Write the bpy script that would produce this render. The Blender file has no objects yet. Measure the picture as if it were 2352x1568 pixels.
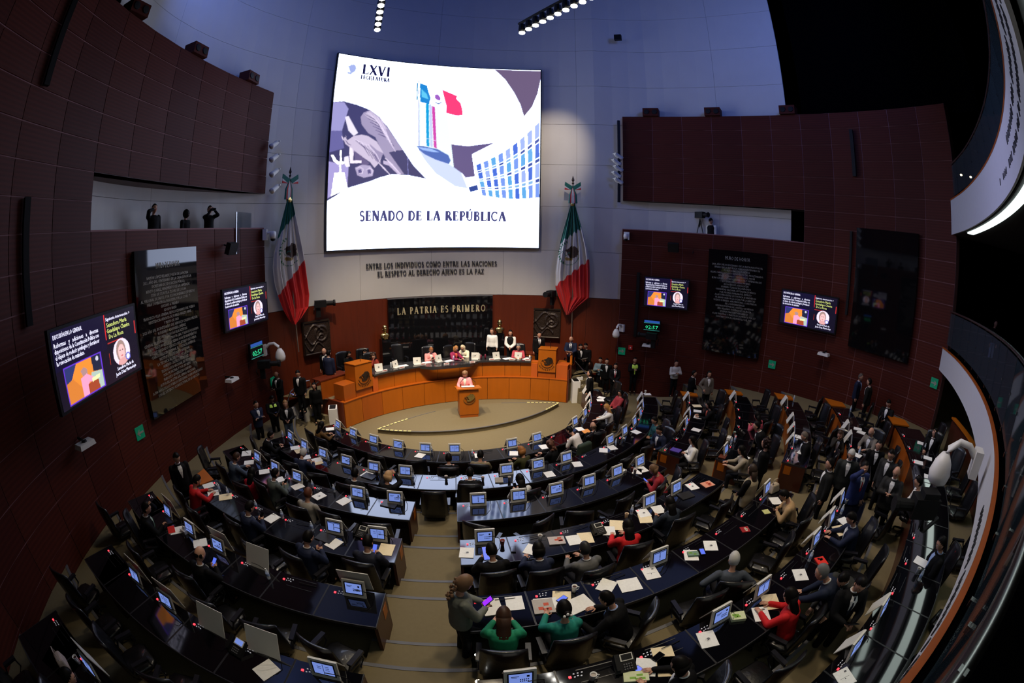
import bpy, math, random
import numpy as np
from mathutils import Matrix, Vector
from mathutils.geometry import tessellate_polygon
random.seed(7); rng=np.random.default_rng(5)
scene=bpy.context.scene; COL=scene.collection
rad=math.radians; sin=math.sin; cos=math.cos; PI=math.pi
# ---------------- camera: diagonal fisheye on the balcony ----------------
cd=bpy.data.cameras.new('camera'); cam=bpy.data.objects.new('camera',cd); COL.objects.link(cam)
cd.type='PANO'; cd.sensor_fit='HORIZONTAL'; cd.sensor_width=36.0
_c=cd if hasattr(cd,'panorama_type') else cd.cycles; _c.panorama_type='FISHEYE_EQUISOLID'; _c.fisheye_lens=15.669; _c.fisheye_fov=PI*1.02
cd.clip_start=.02; cd.clip_end=200
cam.matrix_world=Matrix.Translation((0,0,6.8))@Matrix.Rotation(rad(90-12.335),4,'X')@Matrix.Rotation(rad(.967),4,'Z')
scene.camera=cam
scene.view_settings.view_transform='Standard'; scene.view_settings.look='None'
scene.view_settings.gamma=1; scene.view_settings.use_curve_mapping=False; scene.view_settings.exposure=0.0
scene.cycles.max_bounces=5; scene.cycles.diffuse_bounces=2; scene.cycles.glossy_bounces=3; scene.cycles.transmission_bounces=3
scene.cycles.use_denoising=True; scene.cycles.adaptive_threshold=.03; scene.cycles.caustics_reflective=False; scene.cycles.caustics_refractive=False
scene.cycles.sample_clamp_indirect=3
w=bpy.data.worlds.new('world'); scene.world=w; w.use_nodes=True
w.node_tree.nodes['Background'].inputs[0].default_value=(.012,.016,.03,1); w.node_tree.nodes['Background'].inputs[1].default_value=.25
def light(name,kind,loc,target,power,color,size=.5,angle=60,blend=.6,sy=None):
    l=bpy.data.lights.new(name,kind); l.energy=power; l.color=color
    if kind=='SPOT': l.spot_size=rad(angle); l.spot_blend=blend; l.shadow_soft_size=size
    if kind=='AREA':
        l.shape='RECTANGLE'; l.size=size; l.size_y=sy or size; l.spread=rad(angle) if angle<180 else PI
    o=bpy.data.objects.new(name,l); COL.objects.link(o); o.location=loc
    d=Vector(target)-Vector(loc); o.rotation_euler=d.to_track_quat('-Z','Y').to_euler(); return o
WARM=(1,.84,.62); BLUE=(.12,.24,1.0)
# stage lighting bars hang above the front seats; their beams light rostrum, platform and front rows
LB1=Vector((.05,13.06,13.8)); LB2=Vector((3.2,8.6,13.8)); LB3=Vector((-4.3,12.3,13.8)); LB4=Vector((-3.1,8.9,13.8))
light('stage_spot','SPOT',(-4.8,11.5,13.6),(-4.4,17.2,1.2),3700,WARM,.25,50)
light('stage_spot','SPOT',(.5,11.8,13.6),(-.6,18.2,1.2),3900,WARM,.25,50)
light('stage_spot','SPOT',(.4,12.2,13.6),(2.6,18.6,1.5),1200,WARM,.25,34)
light('stage_spot','SPOT',(-2.3,11.5,14.),(-1.7,16.6,.3),4800,WARM,.3,50)
light('wall_spot','SPOT',(2.,13.5,17.4),(1.75,20.9,11.4),3000,WARM,.08,27,1.0)
light('seat_spot','SPOT',(-.5,9.5,13.8),(-1.5,9.5,1.2),1700,WARM,.5,95,.9)
light('seat_spot','SPOT',(3.5,9.0,13.8),(4.5,8.5,1.2),1700,WARM,.5,95,.9)
light('seat_spot','SPOT',(8.,10.,13.8),(9.3,11,1.2),850,WARM,.5,85,.9)
light('seat_spot','SPOT',(1.5,5.0,14.),(1.6,4.2,1.6),1250,WARM,.5,80,.9)
light('seat_spot','SPOT',(-5.,9.5,13.8),(-6.2,10.5,1.),650,WARM,.5,80,.9)
light('rostrum_wash','SPOT',(-3.,13.5,14.5),(-4.,20.,4.6),1500,WARM,.4,80,.9)
light('blue_fill','AREA',(-8.0,8.0,17.5),(-5.5,19.5,16),230,BLUE,3.,180)
light('blue_fill','AREA',(8.5,8.5,17.5),(7.5,19.5,16),360,BLUE,3.,180)
light('blue_fill','AREA',(4.,6.5,12.),(11.,4.4,6.),60,(.5,.5,1.),1.5,100)  # fill added to brighten the balcony fascia, no fixture behind it

# ---------------- materials ----------------
MATS={}
def mat(name,col,rough=.6,metal=0,em=None,es=1,spec=.5,noise=0,nscale=8,stretch=None,bump=0,alpha=1,wave=None,coat=0,trans=0,attr=None,sheen=0):
    if name in MATS: return MATS[name]
    m=bpy.data.materials.new(name); m.use_nodes=True; nt=m.node_tree; N=nt.nodes; b=N['Principled BSDF']
    b.inputs['Base Color'].default_value=(*col,1); b.inputs['Roughness'].default_value=rough; b.inputs['Metallic'].default_value=metal
    b.inputs['Specular IOR Level'].default_value=spec
    if coat: b.inputs['Coat Weight'].default_value=coat; b.inputs['Coat Roughness'].default_value=.05
    if trans: b.inputs['Transmission Weight'].default_value=trans
    if sheen: b.inputs['Sheen Weight'].default_value=sheen
    if em: b.inputs['Emission Color'].default_value=(*em,1); b.inputs['Emission Strength'].default_value=es
    b.inputs['Alpha'].default_value=alpha
    if noise or bump or wave:
        tc=N.new('ShaderNodeTexCoord'); mp=N.new('ShaderNodeMapping'); nt.links.new(tc.outputs['Object'],mp.inputs[0])
        mp.inputs['Scale'].default_value=stretch or (1,1,1)
        if wave:
            tx=N.new('ShaderNodeTexWave'); tx.bands_direction=wave[0]; tx.inputs['Scale'].default_value=wave[1]; tx.inputs['Distortion'].default_value=wave[2]; fac=tx.outputs['Fac']
        else:
            tx=N.new('ShaderNodeTexNoise'); tx.inputs['Scale'].default_value=nscale; tx.inputs['Detail'].default_value=3; fac=tx.outputs['Fac']
        nt.links.new(mp.outputs[0],tx.inputs['Vector'])
        if noise:
            r=N.new('ShaderNodeMapRange'); r.inputs['To Min'].default_value=1-noise; r.inputs['To Max'].default_value=1+noise; nt.links.new(fac,r.inputs['Value'])
            v=N.new('ShaderNodeVectorMath'); v.operation='SCALE'; v.inputs[0].default_value=col; nt.links.new(r.outputs[0],v.inputs['Scale']); nt.links.new(v.outputs[0],b.inputs['Base Color'])
        if bump:
            bp=N.new('ShaderNodeBump'); bp.inputs['Strength'].default_value=bump; bp.inputs['Distance'].default_value=.02; nt.links.new(fac,bp.inputs['Height']); nt.links.new(bp.outputs[0],b.inputs['Normal'])
    if attr:
        a=N.new('ShaderNodeAttribute'); a.attribute_name='Col'
        if attr=='em': nt.links.new(a.outputs['Color'],b.inputs['Emission Color']); b.inputs['Emission Strength'].default_value=es
        else: nt.links.new(a.outputs['Color'],b.inputs['Base Color'])
    MATS[name]=m; return m
M_orange=mat('orange_wood',(.4,.1,.003),.38,noise=.14,nscale=3,stretch=(2,2,.35))
M_orange2=mat('orange_wood_deep',(.36,.078,.005),.38,noise=.16,nscale=3,stretch=(2,2,.35))
M_redwood=mat('red_wood_veneer',(.12,.02,.007),.32,noise=.25,nscale=4,stretch=(2.5,2.5,.2))
M_tile=mat('ribbed_brown_panel',(.075,.015,.009),.55,spec=.12,wave=('Z',3.2,.0),noise=.14,bump=.05)
M_tile2=mat('ribbed_brown_panel_dark',(.062,.012,.0075),.55,spec=.12,wave=('Z',3.2,.0),noise=.14,bump=.05)
M_grout=mat('pale_joint',(.24,.1,.1),.7)
M_plaster=mat('white_plaster',(.54,.52,.49),.75,noise=.05,nscale=1.2)
M_joint=mat('grey_joint',(.2,.2,.21),.8)
M_carpet=mat('beige_carpet',(.165,.133,.075),.95,noise=.08,nscale=14,spec=.1)
M_nose=mat('grey_step_edge',(.1,.1,.11),.6)
M_black=mat('black_matte',(.003,.003,.0035),.6,noise=.1,spec=.3)
M_gran=mat('black_glass_panel',(.004,.004,.005),.04,spec=.6,noise=.1)
M_granite=mat('dark_granite',(.03,.03,.033),.12,noise=.5,nscale=60)
M_desk=mat('black_desk_glass',(.0025,.0025,.004),.06,spec=.8,coat=.35,noise=.1)
M_deskmat=mat('desk_frame_grey',(.02,.02,.023),.35,noise=.1)
M_deskwood=mat('dark_red_desk_wood',(.055,.011,.005),.35,noise=.2,nscale=4,stretch=(2,2,.3))
M_leather=mat('black_leather',(.002,.002,.003),.4,spec=.5,bump=.2,nscale=18,noise=.1,coat=.35)
M_chrome=mat('brushed_metal',(.5,.5,.5),.25,1,noise=.05)
M_greyplastic=mat('light_grey_plastic',(.62,.61,.56),.45,noise=.04)
M_white=mat('white_plastic',(.75,.74,.72),.4,noise=.03)
M_red=mat('red_led',(.3,0,0),.4,em=(1,.04,.06),es=2.5)
M_whitebtn=mat('pale_button',(.6,.6,.6),.4,em=(.6,.6,.7),es=.25)
M_gold=mat('polished_gold',(.6,.48,.2),.25,1,noise=.15)
M_goldletter=mat('pale_gold_letter',(.72,.62,.38),.3,.6,noise=.1)
M_bronze=mat('dark_bronze',(.035,.022,.015),.42,.35,noise=.3,nscale=20)
M_dktext=mat('dark_letter',(.03,.03,.035),.5,noise=.1)
M_scrtext=mat('screen_ink',(.02,.018,.06),.6,em=(.012,.01,.05),es=1)
M_paletext=mat('pale_engraved_letter',(.34,.32,.27),.5,noise=.05)
M_water=mat('clear_bottle_plastic',(.75,.8,.85),.08,alpha=.45,noise=.05)
M_glass=mat('balcony_glass',(.05,.08,.1),.04,alpha=.3,spec=.8,noise=.05)
M_green=mat('exit_green',(.0,.25,.12),.5,em=(0,.28,.13),es=.12)
M_paperwhite=mat('paper_white',(.78,.78,.76),.8,noise=.02)
M_bulb=mat('lamp_face',(1,1,1),.3,em=(1,.96,.88),es=28)
M_strip=mat('led_strip',(1,1,1),.3,em=(.85,1,.93),es=2.2)
M_screenblue=mat('console_screen',(.02,.02,.05),.2,em=(.16,.24,.62),es=1.0)
M_icon=mat('screen_icon',(.01,.01,.04),.4,noise=.1)
SKINS={1:mat('skin_tan',(.5,.26,.17),.5,noise=.08,nscale=30),2:mat('skin_brown',(.16,.07,.04),.5,noise=.08,nscale=30)}
M_eye=mat('eye_white',(.6,.58,.55),.3,noise=.02); M_iris=mat('eye_dark',(.01,.008,.006),.2,noise=.02); M_lip=mat('lip',(.3,.08,.07),.5,noise=.05)
CM={}
def cmat(c,rough=.75,kind='fabric'):
    k=(tuple(round(x,3) for x in c),kind)
    if k not in CM:
        i=len(CM); CM[k]=mat('%s_%d'%(kind,i),tuple(q*(.35 if max(c)<.02 else .6 if max(c)<.07 else 1) for q in c),rough,noise=.12,nscale=25,bump=.15 if kind=='fabric' else 0,spec=.25 if max(c)>.02 else .12)
    return CM[k]

# ---------------- mesh helpers ----------------
class MB:
    def __init__(s): s.v=[];s.f=[];s.m=[];s.n=0
    def add(s,v,f,m=0):
        o=s.n; s.v.append(np.asarray(v,float).reshape(-1,3)); s.n+=len(s.v[-1])
        s.f+= [tuple(i+o for i in q) for q in f]; s.m+=[m]*len(f); return s
    def box(s,c,d,rz=0,m=0,taper=1,rx=0):
        x,y,z=[q/2 for q in d]; V=np.array([(a*x*(taper if g>0 else 1),b*y*(taper if g>0 else 1),g*z) for g in(-1,1) for b in(-1,1) for a in(-1,1)])
        if rx: V=V@np.array(Matrix.Rotation(rx,3,'X')).T
        if rz: V=V@np.array(Matrix.Rotation(rz,3,'Z')).T
        return s.add(V+np.array(c),[(0,2,3,1),(4,5,7,6),(0,1,5,4),(2,6,7,3),(0,4,6,2),(1,3,7,5)],m)
    def cap(s,p0,p1,r0,r1,n=8,m=0,flat=None,rings=2):
        p0=np.array(p0,float);p1=np.array(p1,float);d=p1-p0;L=np.linalg.norm(d)
        if L<1e-6: d=np.array([0,0,1.]);L=1e-6
        d=d/np.linalg.norm(d); u=np.cross(d,(0,0,1) if abs(d[2])<.9 else (0,1,0)); u/=np.linalg.norm(u); v=np.cross(d,u)
        R=[]
        for k in range(rings,0,-1): t=k*PI/2/rings*.96; R.append((p0-d*r0*sin(t),r0*cos(t)))
        R.append((p0,r0));R.append((p1,r1))
        for k in range(1,rings+1): t=k*PI/2/rings*.96; R.append((p1+d*r1*sin(t),r1*cos(t)))
        V=[];
        for c,r in R:
            for i in range(n): a=2*PI*i/n; V.append(c+(u*cos(a)+v*sin(a))*r)
        F=[(j*n+i,j*n+(i+1)%n,(j+1)*n+(i+1)%n,(j+1)*n+i) for j in range(len(R)-1) for i in range(n)]
        F.append(tuple(range(n-1,-1,-1)));F.append(tuple((len(R)-1)*n+i for i in range(n)))
        return s.add(V,F,m)
    def tube(s,pts,r,n=6,m=0):
        pts=[np.array(p,float) for p in pts];V=[];K=len(pts)
        rr=r if hasattr(r,'__len__') else [r]*K
        for j,p in enumerate(pts):
            d=pts[min(j+1,K-1)]-pts[max(j-1,0)];d=d/(np.linalg.norm(d)+1e-9)
            u=np.cross(d,(0,0,1) if abs(d[2])<.9 else (0,1,0));u/=np.linalg.norm(u);v=np.cross(d,u)
            for i in range(n): a=2*PI*i/n;V.append(p+(u*cos(a)+v*sin(a))*rr[j])
        F=[(j*n+i,j*n+(i+1)%n,(j+1)*n+(i+1)%n,(j+1)*n+i) for j in range(K-1) for i in range(n)]
        F.append(tuple(range(n-1,-1,-1)));F.append(tuple((K-1)*n+i for i in range(n)))
        return s.add(V,F,m)
    def lathe(s,c,prof,n=16,m=0,sy=1):
        V=[(c[0]+r*cos(2*PI*i/n),c[1]+sy*r*sin(2*PI*i/n),c[2]+z) for r,z in prof for i in range(n)];K=len(prof)
        F=[(j*n+i,j*n+(i+1)%n,(j+1)*n+(i+1)%n,(j+1)*n+i) for j in range(K-1) for i in range(n)]
        F.append(tuple(range(n-1,-1,-1)));F.append(tuple((K-1)*n+i for i in range(n)))
        return s.add(V,F,m)
    def ell(s,c,r,n=10,k=7,m=0,R=None):
        V=[];
        for j in range(k+1):
            t=PI*(j+.0)/k; t=min(max(t,.08),PI-.08)
            for i in range(n): a=2*PI*i/n;V.append((r[0]*sin(t)*cos(a),r[1]*sin(t)*sin(a),r[2]*cos(t)))
        V=np.array(V)
        if R is not None: V=V@np.array(R).T
        F=[(j*n+i,(j+1)*n+i,(j+1)*n+(i+1)%n,j*n+(i+1)%n) for j in range(k) for i in range(n)]
        F.append(tuple(range(n)));F.append(tuple(k*n+i for i in range(n-1,-1,-1)))
        return s.add(V+np.array(c),F,m)
    def poly(s,pts,t,m=0):  # pts in xz plane, extruded toward -y by t
        K=len(pts);V=[(x,0,z) for x,z in pts]+[(x,-t,z) for x,z in pts]
        tri=tessellate_polygon([[Vector((x,z,0)) for x,z in pts]])
        A=sum(pts[i][0]*pts[(i+1)%K][1]-pts[(i+1)%K][0]*pts[i][1] for i in range(K))
        F=[]
        for q in tri: F.append(tuple(K+i for i in q))
        F+=[(i,(i+1)%K,K+(i+1)%K,K+i) for i in range(K)]
        return s.add(V,F,m)
    def ring(s,c,R0,R1,a0,a1,z0,z1,n=12,m=0):  # angle from +Y toward +X, degrees
        V=[]
        for i in range(n+1):
            a=rad(a0+(a1-a0)*i/n);x,y=sin(a),cos(a)
            V+=[(c[0]+R0*x,c[1]+R0*y,z0),(c[0]+R1*x,c[1]+R1*y,z0),(c[0]+R1*x,c[1]+R1*y,z1),(c[0]+R0*x,c[1]+R0*y,z1)]
        F=[]
        for i in range(n):
            o=i*4
            for k in range(4): F.append((o+k,o+(k+1)%4,o+4+(k+1)%4,o+4+k))
        F+=[(3,2,1,0),tuple(n*4+k for k in range(4))]
        return s.add(V,F,m)
    def arrays(s): return np.concatenate(s.v) if s.v else np.zeros((0,3)),s.f,s.m
    def mesh(s,name,mats,smooth=False):
        me=bpy.data.meshes.new(name);V,F,Mi=s.arrays();me.from_pydata(V.tolist(),[],F)
        for m in (mats if isinstance(mats,(list,tuple)) else [mats]): me.materials.append(m)
        if any(Mi): me.polygons.foreach_set('material_index',Mi)
        if smooth: me.polygons.foreach_set('use_smooth',[True]*len(F))
        me.update();return me
    def build(s,name,mats,parent=None,loc=None,rz=None,smooth=False):
        if loc is True: smooth=True;loc=None
        return ob(name,s.mesh(name,mats,smooth),parent,loc,rz)
def ob(name,me,parent=None,loc=None,rz=None):
    o=bpy.data.objects.new(name,me);COL.objects.link(o)
    if parent is not None: o.parent=parent
    if loc is not None: o.location=loc
    if rz is not None: o.rotation_euler=(0,0,rz)
    return o
def tag(o,label,cat,group=None,kind=None):
    if label: o['label']=label
    if cat: o['category']=cat
    if group: o['group']=group
    if kind: o['kind']=kind
    return o
def thing(name,label,cat,loc=(0,0,0),rz=0,group=None):
    return tag(ob(name,None,None,loc,rz),label,cat,group)
def struct(name): o=ob(name,None); o['kind']='structure'; return o
def curvemap(me,c,R):  # local mesh x->arc length, y->outward from wall toward room, z->z ; c centre, R radius, x measured from angle 0
    n=len(me.vertices);a=np.empty(n*3);me.vertices.foreach_get('co',a);a=a.reshape(-1,3)
    t=a[:,0]/R;r=R+a[:,1]; b=np.stack([c[0]+r*np.sin(t),c[1]+r*np.cos(t),a[:,2]],1)
    me.vertices.foreach_set('co',b.ravel());me.update();return me
# serif capitals drawn as strokes (heavy, light) with serifs
TK,TN=.19,.1
def arcp(cx,cy,rx,ry,a0,a1,k=9): return [(cx+rx*cos(rad(a0+(a1-a0)*i/k)),cy+ry*sin(rad(a0+(a1-a0)*i/k))) for i in range(k+1)]
def L_(x0,y0,x1,y1,w): return ([(x0,y0),(x1,y1)],w)
def S_(x,y,h=.125): return ([(x-h,y),(x+h,y)],.05)
st=lambda x:[L_(x,0,x,1,TK),S_(x,.02),S_(x,.98)]
FONT={'L':(.72,st(.2)+[L_(.2,.03,.66,.03,.06),L_(.66,.02,.68,.25,.06)]),'X':(.85,[L_(.1,1,.72,0,TK),L_(.72,1,.1,0,TN),S_(.1,.02),S_(.12,.98),S_(.72,.02),S_(.72,.98)]),
'V':(.85,[L_(.1,1,.42,0,TK),L_(.42,0,.74,1,TN),S_(.1,.98),S_(.74,.98)]),'I':(.4,st(.2)),'E':(.74,st(.2)+[L_(.2,.03,.62,.03,.06),L_(.2,.97,.6,.97,.06),L_(.2,.52,.52,.52,.06),L_(.62,.02,.64,.22,.06),L_(.6,.98,.6,.78,.06),L_(.52,.42,.52,.62,.06)]),
'G':(.88,[(arcp(.45,.5,.35,.46,50,330,14),.11),L_(.76,.05,.76,.42,.13),S_(.74,.42)]),'S':(.66,[(arcp(.33,.73,.2,.23,30,270,9),.11),(arcp(.33,.26,.22,.25,90,-140,9),.12)]),
'A':(.88,[L_(.42,1,.1,0,TN),L_(.42,1,.74,0,TK),L_(.2,.34,.62,.34,.06),S_(.1,.02),S_(.76,.02)]),'T':(.8,[L_(.4,0,.4,1,TK),S_(.4,.02),L_(.08,.97,.72,.97,.06),L_(.08,.98,.08,.76,.05),L_(.72,.98,.72,.76,.05)]),
'U':(.86,[L_(.18,1,.18,.3,TK),(arcp(.43,.3,.25,.27,180,360,8),.09),L_(.68,.3,.68,1,TN),S_(.18,.98),S_(.68,.98)]),'R':(.84,st(.2)+[(arcp(.36,.74,.22,.23,90,-90,8),.11),L_(.2,.97,.36,.97,.06),L_(.2,.51,.36,.51,.06),L_(.4,.5,.74,.02,TK),S_(.76,.02,.1)]),
'N':(.9,[L_(.16,0,.16,1,TN),L_(.16,1,.74,0,TK),L_(.74,0,.74,1,TN),S_(.16,.02),S_(.12,.98),S_(.74,.98)]),'D':(.88,st(.2)+[(arcp(.34,.5,.4,.47,90,-90,12),.12),L_(.2,.97,.36,.97,.06),L_(.2,.03,.36,.03,.06)]),
'O':(.92,[(arcp(.46,.5,.36,.46,0,360,18),.11)]),'P':(.72,st(.2)+[(arcp(.36,.72,.24,.25,90,-90,8),.11),L_(.2,.97,.36,.97,.06),L_(.2,.47,.36,.47,.06)]),'B':(.76,st(.2)+[(arcp(.36,.75,.2,.22,90,-90,8),.1),(arcp(.38,.27,.24,.25,90,-90,8),.11),L_(.2,.97,.36,.97,.06),L_(.2,.52,.36,.52,.05),L_(.2,.03,.38,.03,.06)]),
'C':(.84,[(arcp(.45,.5,.36,.46,45,315,14),.11),L_(.7,.98,.7,.74,.05)]),'M':(1.05,[L_(.16,0,.16,1,TN),L_(.16,1,.5,0,TK),L_(.5,0,.84,1,TN),L_(.84,0,.84,1,TK),S_(.16,.02),S_(.12,.98),S_(.84,.02),S_(.88,.98)]),
'H':(.92,st(.2)+st(.7)+[L_(.2,.52,.7,.52,.06)]),'J':(.5,[L_(.28,1,.28,.1,TK),(arcp(.12,.1,.16,.2,0,-120,5),.08),S_(.28,.98)]),'Z':(.76,[L_(.1,.97,.66,.97,.06),L_(.64,.97,.12,.03,TK),L_(.1,.03,.68,.03,.06),L_(.1,.98,.1,.78,.05),L_(.68,.02,.68,.22,.05)]),
'Y':(.84,[L_(.1,1,.42,.48,TK),L_(.74,1,.42,.48,TN),L_(.42,.5,.42,0,TK),S_(.1,.98),S_(.74,.98),S_(.42,.02)])}
FONT['Ú']=(.86,FONT['U'][1]+[L_(.42,1.08,.56,1.24,.09)])
def serif_text(txt,width,height,depth,mb,cx=0,z0=0,bold=1):
    tw=sum((FONT[c][0] if c!=' ' else .42)+.06 for c in txt)-.06; sx=width/tw; x=-tw/2
    for ch in txt:
        if ch==' ': x+=.48; continue
        wd,sts=FONT[ch]
        for pts,wt in sts:
            for (ax,ay),(bx,by) in zip(pts[:-1],pts[1:]):
                a=np.array([cx+(x+ax)*sx,z0+ay*height]);b=np.array([cx+(x+bx)*sx,z0+by*height]);d=b-a;L=np.linalg.norm(d)
                if L<1e-6: continue
                d/=L;nn=np.array([-d[1],d[0]])*wt*height*.5*bold*(1 if abs(d[1])>.5 else .95)
                e=d*wt*height*.1
                q=[a-e+nn,a-e-nn,b+e-nn,b+e+nn]
                V=[(p[0],0,p[1]) for p in q]+[(p[0],-depth,p[1]) for p in q]
                mb.add(V,[(4,5,6,7),(0,1,5,4),(1,2,6,5),(2,3,7,6),(3,0,4,7)])
        x+=wd+.06
    return mb
def sans(txt,size,width=None,align='CENTER',depth=0.0,spacing=1.0):
    cu=bpy.data.curves.new('t','FONT');cu.body=txt;cu.size=size;cu.align_x=align;cu.resolution_u=1;cu.extrude=depth;cu.space_line=spacing
    o=bpy.data.objects.new('t',cu);COL.objects.link(o);dg=bpy.context.evaluated_depsgraph_get();dg.update()
    me=bpy.data.meshes.new_from_object(o.evaluated_get(dg));bpy.data.objects.remove(o);bpy.data.curves.remove(cu)
    n=len(me.vertices);a=np.empty(n*3)
    me.vertices.foreach_get('co',a);a=a.reshape(-1,3)
    if width and n:
        w0=a[:,0].max()-a[:,0].min()
        a[:,0]*=width/w0
    fs=[tuple(p.vertices) for p in me.polygons];bpy.data.meshes.remove(me)
    return np.stack([a[:,0],-a[:,2],a[:,1]],1),fs
# coat of arms as raised polygons in a unit disc (x,z)
def emblem_polys():
    P=[]
    body=[(.0,.45),(.12,.6),(.28,.66),(.2,.5),(.42,.62),(.7,.5),(.82,.2),(.72,-.12),(.5,-.3),(.3,-.38),(.42,-.5),(.2,-.42),(.02,-.3),(-.12,-.1),(-.2,.1),(-.36,.22),(-.48,.2),(-.3,.32),(-.16,.36)]
    P.append((body,.05,'b'))
    for k in range(6): a=rad(60-k*26);P.append(([(.28+.12*cos(a),.12+.12*sin(a)),(.28+.55*cos(a-.1),.12+.5*sin(a-.1)),(.28+.58*cos(a+.08),.12+.53*sin(a+.08))],.075,'w'))
    sn=[];
    for k in range(15): t=k/14;sn.append((-.75+.85*t,.05+.16*sin(t*9)-.1*t))
    P.append((sn+[(x,z-.06) for x,z in sn[::-1]],.07,'s'))
    P.append(([(-.4,-.42),(-.3,-.3),(.1,-.34),(.35,-.42),(.2,-.55),(-.25,-.56)],.05,'n'))
    for k in range(19):
        a=rad(180+12+k*8.6);r=.9;x,z=r*cos(a),r*sin(a);d=a+PI/2
        P.append(([(x+.02*cos(a),z+.02*sin(a)),(x+.09*cos(d+.5),z+.09*sin(d+.5)),(x+.15*cos(d),z+.15*sin(d)),(x+.07*cos(d-.6),z+.07*sin(d-.6))],.05,'l'))
    return P
EMB=emblem_polys()
def emblem_mb(mb,s,cx=0,cz=0,m=0,t=.25):
    for pts,d,k in EMB: mb.poly([(cx+x*s,cz+z*s) for x,z in pts],d*s*t*4,m)
    return mb
def inpoly(X,Y,pts):
    r=np.zeros(X.shape,bool);n=len(pts)
    for i in range(n):
        x0,y0=pts[i];x1,y1=pts[(i+1)%n]
        if y0==y1: continue
        r^=((y0>Y)!=(y1>Y))&(X<(x1-x0)*(Y-y0)/(y1-y0)+x0)
    return r
def gridmesh(name,P,colors,m):  # P (H,W,3) positions, colors (H,W,3)
    H,W_=P.shape[:2];idx=np.arange(H*W_).reshape(H,W_)
    F=np.stack([idx[:-1,:-1],idx[:-1,1:],idx[1:,1:],idx[1:,:-1]],-1).reshape(-1,4)
    me=bpy.data.meshes.new(name);me.vertices.add(H*W_);me.vertices.foreach_set('co',P.ravel())
    me.loops.add(F.size);me.loops.foreach_set('vertex_index',F.ravel());me.polygons.add(len(F));me.polygons.foreach_set('loop_start',np.arange(0,F.size,4));me.polygons.foreach_set('loop_total',np.full(len(F),4))
    me.update(calc_edges=True)
    ca=me.color_attributes.new('Col','FLOAT_COLOR','POINT');c4=np.concatenate([colors.reshape(-1,3),np.ones((H*W_,1))],1);ca.data.foreach_set('color',c4.ravel())
    me.materials.append(m);me.polygons.foreach_set('use_smooth',[True]*len(F));return me
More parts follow.
